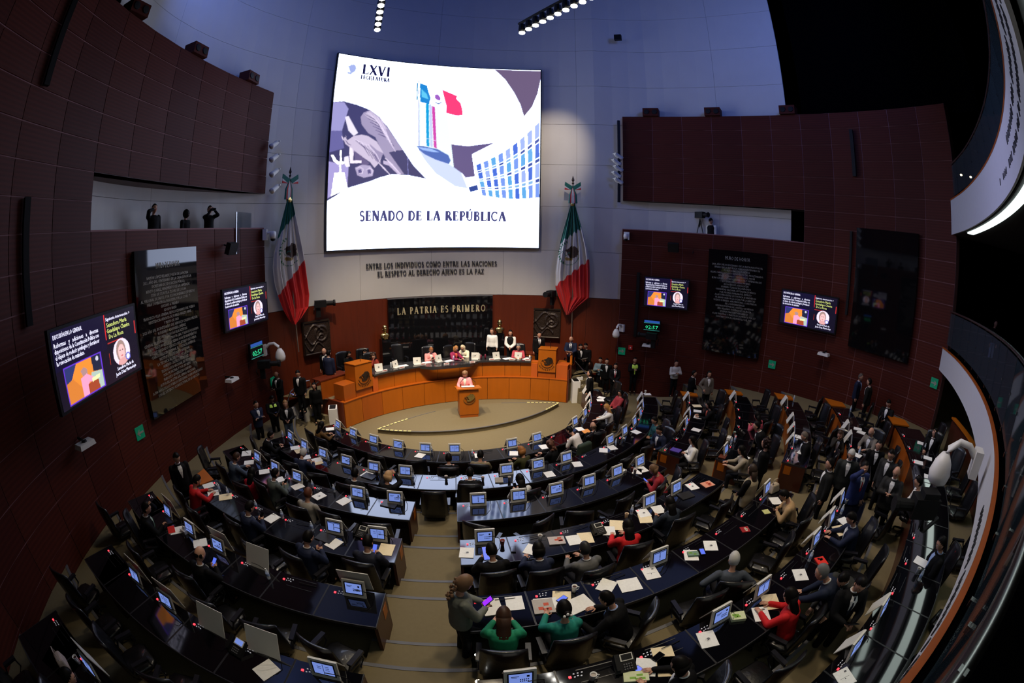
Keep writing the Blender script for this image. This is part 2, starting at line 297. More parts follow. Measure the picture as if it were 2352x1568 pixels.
SCR=[((0.045,0.04,0.12),[(-0.003,0.728),(0.052,0.738),(0.117,0.727),(0.183,0.706),(0.227,0.672),(0.272,0.624),(0.317,0.556),(0.362,0.488),(0.405,0.421),(0.469,0.352),(0.386,0.368),(0.304,0.372),(0.243,0.352),(0.202,0.333),(0.141,0.312),(0.094,0.296),(0.08,0.287),(0.039,0.257),(-0.002,0.232),(-0.006,0.246)]),
((0.3,0.28,0.55),[(-0.003,0.728),(0.053,0.733),(0.077,0.699),(0.054,0.582),(0.001,0.577)]),
((0.12,0.11,0.3),[(-0.005,0.576),(0.054,0.582),(0.07,0.494),(-0.002,0.467)]),
((0.35,0.3,0.6),[(-0.001,0.424),(0.096,0.408),(0.094,0.3),(0.002,0.246)]),
((0.75,0.7,0.85),[(0.063,0.655),(0.08,0.662),(0.132,0.577),(0.112,0.56),(0.085,0.585)]),
((0.32,0.27,0.42),[(0.183,0.706),(0.152,0.688),(0.139,0.663),(0.146,0.624),(0.18,0.581),(0.217,0.561),(0.254,0.483),(0.285,0.434),(0.335,0.377),(0.362,0.374),(0.285,0.485),(0.324,0.498),(0.351,0.5),(0.284,0.601),(0.232,0.672)]),
((0.5,0.43,0.58),[(0.155,0.679),(0.183,0.701),(0.228,0.667),(0.273,0.607),(0.231,0.62),(0.186,0.652)]),
((0.55,0.47,0.62),[(0.063,0.542),(0.071,0.552),(0.084,0.535),(0.112,0.56),(0.15,0.57),(0.181,0.565),(0.225,0.538),(0.258,0.483),(0.244,0.433),(0.22,0.402),(0.198,0.43),(0.166,0.451),(0.124,0.471),(0.09,0.506),(0.075,0.516)]),
((0.3,0.25,0.4),[(0.19,0.525),(0.229,0.493),(0.259,0.479),(0.236,0.425),(0.214,0.458)]),
((0.12,0.09,0.2),[(0.117,0.486),(0.156,0.459),(0.195,0.424),(0.179,0.407),(0.125,0.436)]),
((0.85,0.75,0.88),[(0.095,0.5),(0.108,0.497),(0.117,0.471),(0.115,0.435),(0.157,0.437),(0.157,0.424),(0.103,0.419),(0.097,0.456)]),
((0.4,0.34,0.52),[(0.127,0.399),(0.158,0.415),(0.199,0.413),(0.217,0.387),(0.212,0.36),(0.171,0.35),(0.139,0.362)]),
((0.09,0.07,0.2),[(0.142,0.388),(0.156,0.393),(0.161,0.374),(0.147,0.367)]),
((0.09,0.07,0.2),[(0.186,0.39),(0.2,0.393),(0.205,0.373),(0.191,0.368)]),
((0.5,0.42,0.6),[(0.26,0.442),(0.294,0.435),(0.349,0.373),(0.333,0.371),(0.288,0.416),(0.261,0.424)]),
((1,1,1),[(0.031,0.369),(0.076,0.373),(0.094,0.3),(0.08,0.287),(0.018,0.257),(0.025,0.32)]),
((1,1,1),[(0.052,0.41),(0.058,0.41),(0.062,0.37),(0.054,0.37)]),
((1,1,1),[(0.009,0.457),(0.02,0.456),(0.036,0.431),(0.053,0.423),(0.052,0.482),(0.058,0.482),(0.061,0.428),(0.074,0.424),(0.074,0.416),(0.045,0.412),(0.024,0.426)]),
((0.8,0.75,0.95),[(0.073,0.45),(0.093,0.456),(0.102,0.404),(0.086,0.399),(0.074,0.416)]),
((0.13,0.09,0.17),[(0.773,0.999),(1.003,0.995),(1.003,0.953),(0.986,0.853),(0.96,0.773),(0.921,0.713),(0.903,0.785),(0.871,0.858),(0.827,0.937)]),
((0.11,0.08,0.2),[(0.579,0.544),(0.659,0.537),(0.787,0.561),(0.679,0.492),(0.696,0.372),(0.651,0.363),(0.632,0.389),(0.595,0.418)]),
((0.78,0.95,0.98),[(0.411,0.77),(0.496,0.756),(0.555,0.712),(0.579,0.544),(0.595,0.418),(0.57,0.431),(0.506,0.495),(0.422,0.524)]),
((0,0.3,0.6),[(0.449,0.77),(0.464,0.767),(0.476,0.525),(0.462,0.529)]),
((0.5,0.55,0.8),[(0.466,0.767),(0.477,0.765),(0.493,0.523),(0.48,0.525)]),
((0.55,0.05,0.35),[(0.479,0.755),(0.494,0.749),(0.512,0.517),(0.497,0.523)]),
((0.45,0.5,0.75),[(0.406,0.901),(0.411,0.901),(0.431,0.525),(0.422,0.524)]),
((0.01,0.2,0.55),[(0.414,0.886),(0.45,0.874),(0.459,0.838),(0.471,0.803),(0.466,0.764),(0.42,0.773)]),
((0.1,0.5,0.75),[(0.424,0.85),(0.451,0.822),(0.461,0.792),(0.427,0.804)]),
((0.01,0.2,0.4),[(0.399,0.884),(0.405,0.885),(0.409,0.782),(0.402,0.782)]),
((0.85,0.04,0.16),[(0.523,0.857),(0.599,0.823),(0.595,0.807),(0.617,0.782),(0.626,0.747),(0.63,0.709),(0.592,0.707),(0.548,0.719),(0.549,0.755),(0.536,0.805)]),
((0.3,0.1,0.45),[(0.489,0.822),(0.506,0.826),(0.519,0.807),(0.52,0.789),(0.503,0.79),(0.492,0.799)]),
((0.1,0.15,0.35),[(0.489,0.786),(0.502,0.777),(0.514,0.775),(0.526,0.787),(0.525,0.776),(0.511,0.765),(0.496,0.771)]),
((0.06,0.12,0.4),[(0.412,0.526),(0.453,0.526),(0.516,0.514),(0.568,0.483),(0.579,0.455),(0.572,0.436),(0.532,0.444),(0.476,0.466),(0.444,0.488)]),
((0.3,0.45,0.85),[(0.418,0.522),(0.485,0.515),(0.527,0.496),(0.496,0.497),(0.444,0.506)]),
((0.55,0.62,0.9),[(0.421,0.512),(0.455,0.483),(0.507,0.457),(0.569,0.436),(0.595,0.418),(0.632,0.389),(0.664,0.306),(0.603,0.316),(0.509,0.383),(0.456,0.451)]),
((0.02,0.05,0.25),[(0.664,0.313),(0.707,0.328),(0.714,0.3),(0.675,0.287)]),
((0.07,0.05,0.15),[(0.159,0.679),(0.21,0.652),(0.252,0.607),(0.253,0.609),(0.213,0.656),(0.16,0.681)]),
((0.07,0.05,0.15),[(0.173,0.659),(0.222,0.634),(0.263,0.589),(0.264,0.591),(0.225,0.638),(0.174,0.661)]),
((0.07,0.05,0.15),[(0.187,0.639),(0.234,0.616),(0.274,0.571),(0.276,0.573),(0.236,0.62),(0.188,0.641)]),
((0.07,0.05,0.15),[(0.201,0.619),(0.245,0.598),(0.286,0.553),(0.287,0.555),(0.248,0.602),(0.201,0.621)]),
((0.07,0.05,0.15),[(0.215,0.599),(0.256,0.58),(0.297,0.535),(0.298,0.537),(0.259,0.585),(0.215,0.601)]),
((0.07,0.05,0.15),[(0.228,0.579),(0.268,0.562),(0.308,0.517),(0.309,0.519),(0.27,0.567),(0.229,0.581)]),
((0.72,0.62,0.8),[(0.166,0.694),(0.224,0.642),(0.262,0.571),(0.263,0.571),(0.226,0.645),(0.167,0.695)]),
((0.72,0.62,0.8),[(0.184,0.686),(0.237,0.622),(0.275,0.551),(0.277,0.551),(0.24,0.624),(0.185,0.688)]),
((0.72,0.62,0.8),[(0.201,0.679),(0.251,0.602),(0.289,0.531),(0.29,0.531),(0.254,0.604),(0.202,0.68)]),
((0.72,0.62,0.8),[(0.218,0.671),(0.264,0.582),(0.302,0.51),(0.303,0.511),(0.268,0.584),(0.22,0.672)]),
((0.72,0.62,0.8),[(0.236,0.663),(0.278,0.562),(0.315,0.49),(0.317,0.491),(0.281,0.564),(0.237,0.664)]),
((0.72,0.62,0.8),[(0.113,0.546),(0.155,0.521),(0.187,0.479),(0.188,0.48),(0.158,0.524),(0.114,0.547)]),
((0.72,0.62,0.8),[(0.13,0.54),(0.173,0.508),(0.202,0.466),(0.204,0.467),(0.175,0.511),(0.131,0.541)]),
((0.72,0.62,0.8),[(0.147,0.535),(0.19,0.496),(0.218,0.453),(0.219,0.454),(0.193,0.499),(0.148,0.536)]),
((0.72,0.62,0.8),[(0.164,0.529),(0.207,0.484),(0.233,0.441),(0.234,0.442),(0.21,0.486),(0.165,0.53)]),
((0.72,0.62,0.8),[(0.181,0.523),(0.224,0.471),(0.248,0.428),(0.249,0.429),(0.227,0.474),(0.182,0.525)]),
((0.07,0.05,0.15),[(0.122,0.537),(0.164,0.503),(0.192,0.461),(0.194,0.462),(0.167,0.506),(0.123,0.539)]),
((0.07,0.05,0.15),[(0.141,0.53),(0.182,0.491),(0.209,0.448),(0.211,0.449),(0.184,0.494),(0.142,0.531)]),
((0.07,0.05,0.15),[(0.16,0.522),(0.199,0.479),(0.227,0.436),(0.228,0.437),(0.202,0.481),(0.161,0.523)]),
((0.07,0.05,0.15),[(0.179,0.514),(0.216,0.466),(0.244,0.423),(0.245,0.424),(0.219,0.469),(0.18,0.515)]),
((0.07,0.05,0.15),[(0.073,0.534),(0.086,0.516),(0.102,0.511),(0.103,0.513),(0.089,0.519),(0.075,0.535)]),
((0.72,0.62,0.8),[(0.065,0.534),(0.061,0.548),(0.055,0.555),(0.053,0.554),(0.056,0.545),(0.063,0.533)]),
((0.72,0.62,0.8),[(0.078,0.548),(0.073,0.561),(0.072,0.561),(0.077,0.548)]),
((0.72,0.62,0.8),[(0.132,0.392),(0.15,0.402),(0.165,0.393),(0.162,0.375),(0.147,0.372),(0.147,0.37),(0.165,0.372),(0.168,0.394),(0.15,0.406),(0.131,0.393)]),
((0.72,0.62,0.8),[(0.18,0.389),(0.195,0.399),(0.211,0.388),(0.206,0.37),(0.193,0.371),(0.193,0.37),(0.208,0.367),(0.214,0.39),(0.196,0.403),(0.179,0.39)]),
((0.72,0.62,0.8),[(0.235,0.431),(0.259,0.402),(0.297,0.366),(0.299,0.368),(0.264,0.407),(0.237,0.433)]),
((0.72,0.62,0.8),[(0.267,0.455),(0.3,0.419),(0.344,0.372),(0.346,0.374),(0.305,0.424),(0.269,0.457)]),
((0.25,0.25,0.6),[(0.374,0.461),(0.379,0.37),(0.381,0.37),(0.376,0.461)]),
((0.75,0.75,1),[(0.415,0.557),(0.472,0.569),(0.535,0.548),(0.576,0.493),(0.576,0.493),(0.536,0.55),(0.473,0.571),(0.415,0.558)]),
((0.05,0.13,0.6),[(0.699,0.434),(0.722,0.445),(0.728,0.41),(0.705,0.402)]),
((0.03,0.06,0.3),[(0.706,0.4),(0.728,0.408),(0.73,0.399),(0.707,0.392)]),
((0.05,0.13,0.6),[(0.708,0.39),(0.73,0.397),(0.736,0.362),(0.714,0.358)]),
((0.2,0.4,0.7),[(0.714,0.356),(0.736,0.36),(0.738,0.351),(0.716,0.348)]),
((0.1,0.35,0.7),[(0.716,0.346),(0.738,0.349),(0.744,0.315),(0.723,0.315)]),
((0.03,0.06,0.3),[(0.723,0.313),(0.744,0.313),(0.746,0.304),(0.725,0.305)]),
((0.16,0.28,0.75),[(0.725,0.303),(0.746,0.302),(0.752,0.268),(0.731,0.271)]),
((0.16,0.28,0.75),[(0.733,0.451),(0.756,0.463),(0.761,0.424),(0.739,0.415)]),
((0.2,0.4,0.7),[(0.739,0.412),(0.762,0.421),(0.763,0.411),(0.741,0.403)]),
((0.3,0.4,0.85),[(0.741,0.401),(0.763,0.409),(0.769,0.37),(0.747,0.365)]),
((0.03,0.06,0.3),[(0.747,0.362),(0.769,0.367),(0.77,0.357),(0.749,0.353)]),
((0.05,0.13,0.6),[(0.749,0.351),(0.771,0.355),(0.776,0.316),(0.755,0.315)]),
((0.35,0.5,0.85),[(0.755,0.313),(0.776,0.314),(0.778,0.304),(0.757,0.304)]),
((0.1,0.35,0.7),[(0.757,0.301),(0.778,0.301),(0.783,0.263),(0.763,0.266)]),
((0.1,0.35,0.7),[(0.767,0.47),(0.79,0.484),(0.795,0.44),(0.773,0.429)]),
((0.2,0.4,0.7),[(0.773,0.426),(0.795,0.437),(0.796,0.425),(0.774,0.416)]),
((0.05,0.13,0.6),[(0.775,0.413),(0.797,0.423),(0.802,0.379),(0.78,0.372)]),
((0.35,0.5,0.85),[(0.78,0.37),(0.802,0.376),(0.803,0.365),(0.781,0.36)]),
((0.05,0.13,0.6),[(0.782,0.357),(0.803,0.362),(0.808,0.318),(0.787,0.317)]),
((0.03,0.06,0.3),[(0.787,0.314),(0.808,0.316),(0.81,0.305),(0.788,0.304)]),
((0.1,0.35,0.7),[(0.789,0.301),(0.81,0.302),(0.814,0.259),(0.794,0.261)]),
((0.16,0.28,0.75),[(0.802,0.492),(0.824,0.508),(0.829,0.458),(0.806,0.445)]),
((0.03,0.06,0.3),[(0.806,0.442),(0.829,0.455),(0.83,0.442),(0.808,0.431)]),
((0.16,0.28,0.75),[(0.808,0.428),(0.83,0.439),(0.834,0.39),(0.812,0.382)]),
((0.35,0.5,0.85),[(0.813,0.379),(0.835,0.387),(0.836,0.374),(0.814,0.368)]),
((0.16,0.28,0.75),[(0.814,0.365),(0.836,0.371),(0.84,0.323),(0.819,0.32)]),
((0.2,0.4,0.7),[(0.819,0.317),(0.84,0.32),(0.841,0.307),(0.82,0.305)]),
((0.16,0.28,0.75),[(0.82,0.302),(0.842,0.304),(0.846,0.256),(0.825,0.258)]),
((0.3,0.4,0.85),[(0.836,0.517),(0.859,0.536),(0.862,0.48),(0.84,0.465)]),
((0.2,0.4,0.7),[(0.84,0.462),(0.862,0.477),(0.863,0.463),(0.841,0.449)]),
((0.1,0.35,0.7),[(0.841,0.445),(0.863,0.459),(0.867,0.404),(0.845,0.394)]),
((0.03,0.06,0.3),[(0.845,0.391),(0.867,0.401),(0.868,0.387),(0.846,0.378)]),
((0.1,0.35,0.7),[(0.847,0.375),(0.868,0.383),(0.872,0.329),(0.851,0.325)]),
((0.2,0.4,0.7),[(0.851,0.321),(0.872,0.326),(0.873,0.312),(0.852,0.309)]),
((0.1,0.35,0.7),[(0.852,0.305),(0.873,0.309),(0.877,0.255),(0.856,0.256)]),
((0.05,0.13,0.6),[(0.87,0.546),(0.893,0.568),(0.896,0.506),(0.873,0.489)]),
((0.2,0.4,0.7),[(0.873,0.485),(0.896,0.502),(0.897,0.486),(0.874,0.47)]),
((0.16,0.28,0.75),[(0.875,0.467),(0.897,0.483),(0.9,0.421),(0.878,0.41)]),
((0.35,0.5,0.85),[(0.878,0.406),(0.9,0.418),(0.901,0.402),(0.879,0.392)]),
((0.05,0.13,0.6),[(0.879,0.388),(0.901,0.398),(0.904,0.338),(0.882,0.332)]),
((0.2,0.4,0.7),[(0.883,0.328),(0.904,0.334),(0.905,0.319),(0.884,0.314)]),
((0.05,0.13,0.6),[(0.884,0.311),(0.905,0.315),(0.908,0.256),(0.887,0.255)]),
((0.3,0.4,0.85),[(0.904,0.58),(0.927,0.605),(0.929,0.535),(0.907,0.516)]),
((0.03,0.06,0.3),[(0.907,0.511),(0.929,0.531),(0.93,0.514),(0.908,0.495)]),
((0.1,0.35,0.7),[(0.908,0.491),(0.93,0.509),(0.932,0.441),(0.911,0.428)]),
((0.03,0.06,0.3),[(0.911,0.424),(0.933,0.437),(0.933,0.42),(0.911,0.408)]),
((0.3,0.4,0.85),[(0.912,0.404),(0.933,0.416),(0.936,0.349),(0.914,0.342)]),
((0.2,0.4,0.7),[(0.914,0.338),(0.936,0.345),(0.936,0.328),(0.915,0.322)]),
((0.1,0.35,0.7),[(0.915,0.318),(0.936,0.324),(0.939,0.258),(0.918,0.257)]),
((0.3,0.4,0.85),[(0.938,0.617),(0.961,0.644),(0.963,0.567),(0.94,0.546)]),
((0.03,0.06,0.3),[(0.941,0.541),(0.963,0.562),(0.963,0.543),(0.941,0.523)]),
((0.1,0.35,0.7),[(0.941,0.519),(0.964,0.538),(0.965,0.463),(0.943,0.449)]),
((0.03,0.06,0.3),[(0.943,0.444),(0.965,0.459),(0.966,0.44),(0.944,0.426)]),
((0.05,0.13,0.6),[(0.944,0.422),(0.966,0.435),(0.967,0.362),(0.946,0.353)]),
((0.2,0.4,0.7),[(0.946,0.349),(0.968,0.357),(0.968,0.339),(0.947,0.331)]),
((0.16,0.28,0.75),[(0.947,0.327),(0.968,0.334),(0.97,0.262),(0.949,0.259)]),
((0.3,0.4,0.85),[(0.973,0.658),(0.996,0.685),(0.997,0.601),(0.974,0.578)]),
((0.03,0.06,0.3),[(0.974,0.573),(0.997,0.596),(0.997,0.574),(0.975,0.553)]),
((0.05,0.13,0.6),[(0.975,0.548),(0.997,0.569),(0.998,0.487),(0.976,0.471)]),
((0.03,0.06,0.3),[(0.976,0.466),(0.998,0.482),(0.998,0.461),(0.976,0.447)]),
((0.3,0.4,0.85),[(0.977,0.442),(0.998,0.456),(0.999,0.375),(0.978,0.366)]),
((0.03,0.06,0.3),[(0.978,0.361),(0.999,0.37),(1.0,0.35),(0.979,0.342)]),
((0.16,0.28,0.75),[(0.979,0.338),(1.0,0.345),(1.001,0.266),(0.98,0.263)])]
DESKS=[
[1,0,-45.3,-35.7,1,1,0],
[1,1,-35.7,-25.95,1,0,0],
[1,2,-25.95,-16.35,1,0,0],
[1,3,-16.35,-7.15,1,0,0],
[1,4,-7.15,1.9,1,0,0],
[1,5,1.9,11.05,1,0,0],
[1,6,11.05,20.35,0,0,0],
[1,7,20.35,29.45,1,0,0],
[1,8,29.45,39.05,1,0,0],
[1,9,39.05,49.45,0,0,0],
[1,10,49.45,59.5,1,0,0],
[1,11,59.5,69.1,1,0,0],
[1,12,69.1,78.7,1,0,0],
[1,13,78.7,88.25,1,0,0],
[1,14,88.25,97.75,1,0,1],
[2,0,-40.05,-33.35,1,1,0],
[2,1,-33.35,-26.6,1,0,0],
[2,2,-26.6,-19.85,1,0,0],
[2,3,-19.85,-13.1,1,0,0],
[2,4,-13.1,-6.35,1,0,0],
[2,5,-6.35,0.4,1,0,0],
[2,6,0.4,7.05,0,0,0],
[2,7,7.05,13.55,0,0,0],
[2,8,13.55,20.15,1,0,0],
[2,9,20.15,26.85,1,0,0],
[2,10,26.85,33.7,1,0,0],
[2,11,33.7,40.7,0,0,0],
[2,12,40.7,47.7,1,0,0],
[2,13,47.7,54.6,1,0,0],
[2,14,54.6,61.4,1,0,0],
[2,15,61.4,68.2,1,0,0],
[2,16,68.2,74.95,1,0,0],
[2,17,74.95,81.65,1,0,1],
[3,0,-36.95,-31.45,0,1,0],
[3,1,-31.45,-25.95,1,0,0],
[3,2,-25.95,-20.5,1,0,0],
[3,3,-20.5,-15.05,1,0,0],
[3,4,-15.05,-9.55,0,0,0],
[3,5,-9.55,-4.05,1,0,0],
[3,6,-4.05,1.45,1,0,1],
[3,7,7.15,12.65,1,1,0],
[3,8,12.65,18.15,1,0,0],
[3,9,18.15,23.6,1,0,0],
[3,10,23.6,29.05,1,0,0],
[3,11,29.05,34.5,1,0,0],
[3,12,34.5,39.9,1,0,1],
[3,13,44.55,50.05,0,1,0],
[3,14,50.05,55.6,0,0,0],
[3,15,55.6,61.2,1,0,0],
[3,16,61.2,66.75,1,0,0],
[3,17,66.75,72.25,0,0,0],
[3,18,72.25,77.75,1,0,1],
[4,0,-25.55,-21.05,0,1,0],
[4,1,-21.05,-16.5,0,0,0],
[4,2,-16.5,-11.9,0,0,0],
[4,3,-11.9,-7.35,0,0,0],
[4,4,-7.35,-2.8,1,0,0],
[4,5,-2.8,1.8,1,0,1],
[4,6,7.35,11.85,1,1,0],
[4,7,11.85,16.4,0,0,0],
[4,8,16.4,21.0,0,0,0],
[4,9,21.0,25.6,0,0,0],
[4,10,25.6,30.2,1,0,0],
[4,11,30.2,34.75,1,0,0],
[4,12,34.75,39.25,0,0,1],
[4,13,44.45,48.75,1,1,0],
[4,14,48.75,53.05,0,0,0],
[4,15,53.05,57.4,0,0,0],
[4,16,57.4,61.75,0,0,0],
[4,17,61.75,66.05,0,0,0],
[4,18,66.05,70.35,0,0,0],
[4,19,70.35,74.65,1,0,1],
[5,0,-26.2,-22.2,0,1,0],
[5,1,-22.2,-18.1,2,0,0],
[5,2,-18.1,-14.0,1,0,0],
[5,3,-14.0,-10.0,2,0,0],
[5,4,-10.0,-5.95,3,0,0],
[5,5,-5.95,-1.85,0,0,0],
[5,6,-1.85,2.25,2,0,1],
[5,7,7.5,11.5,0,1,0],
[5,8,11.5,15.45,0,0,0],
[5,9,15.45,19.4,0,0,0],
[5,10,19.4,23.4,1,0,0],
[5,11,23.4,27.4,0,0,0],
[5,12,27.4,31.4,0,0,0],
[5,13,31.4,35.35,0,0,0],
[5,14,35.35,39.25,1,0,1],
[5,15,45.75,49.65,0,1,0],
[5,16,49.65,53.6,1,0,0],
[5,17,53.6,57.6,1,0,0],
[5,18,57.6,61.6,1,0,0],
[5,19,61.6,65.55,0,0,0],
[5,20,65.55,69.45,1,0,1],
[6,0,-18.65,-14.95,0,1,0],
[6,1,-14.95,-11.35,2,0,0],
[6,2,-11.35,-7.85,2,0,0],
[6,3,-7.85,-4.35,3,0,0],
[6,4,-4.35,-0.85,3,0,0],
[6,5,-0.85,2.65,1,0,1],
[6,6,7.75,11.25,1,1,0],
[6,7,11.25,14.8,0,0,0],
[6,8,14.8,18.35,0,0,0],
[6,9,18.35,21.9,1,0,0],
[6,10,21.9,25.45,1,0,0],
[6,11,25.45,29.0,0,0,0],
[6,12,29.0,32.55,1,0,0],
[6,13,32.55,36.05,1,0,0],
[6,14,36.05,39.55,1,0,1],
[6,15,43.85,47.35,0,1,0],
[6,16,47.35,50.85,0,0,0],
[6,17,50.85,54.4,1,0,0],
[6,18,54.4,57.95,1,0,0],
[6,19,57.95,61.45,0,0,0],
[6,20,61.45,64.95,0,0,1],
[7,0,-14.0,-10.4,0,1,0],
[7,1,-10.4,-6.9,2,0,0],
[7,2,-6.9,-3.5,0,0,1],
[7,3,14.7,17.9,0,1,0],
[7,4,17.9,21.1,0,0,0],
[7,5,21.1,24.4,1,0,0],
[7,6,24.4,27.7,1,0,0],
[7,7,27.7,30.9,0,0,0],
[7,8,30.9,34.1,0,0,0],
[7,9,34.1,37.3,0,0,0],
[7,10,37.3,40.5,0,0,1],
[7,11,40.55,43.85,0,1,0],
[7,12,43.85,47.15,0,0,0],
[7,13,47.15,50.4,0,0,0],
[7,14,50.4,53.65,0,0,0],
[7,15,53.65,56.95,0,0,1]]
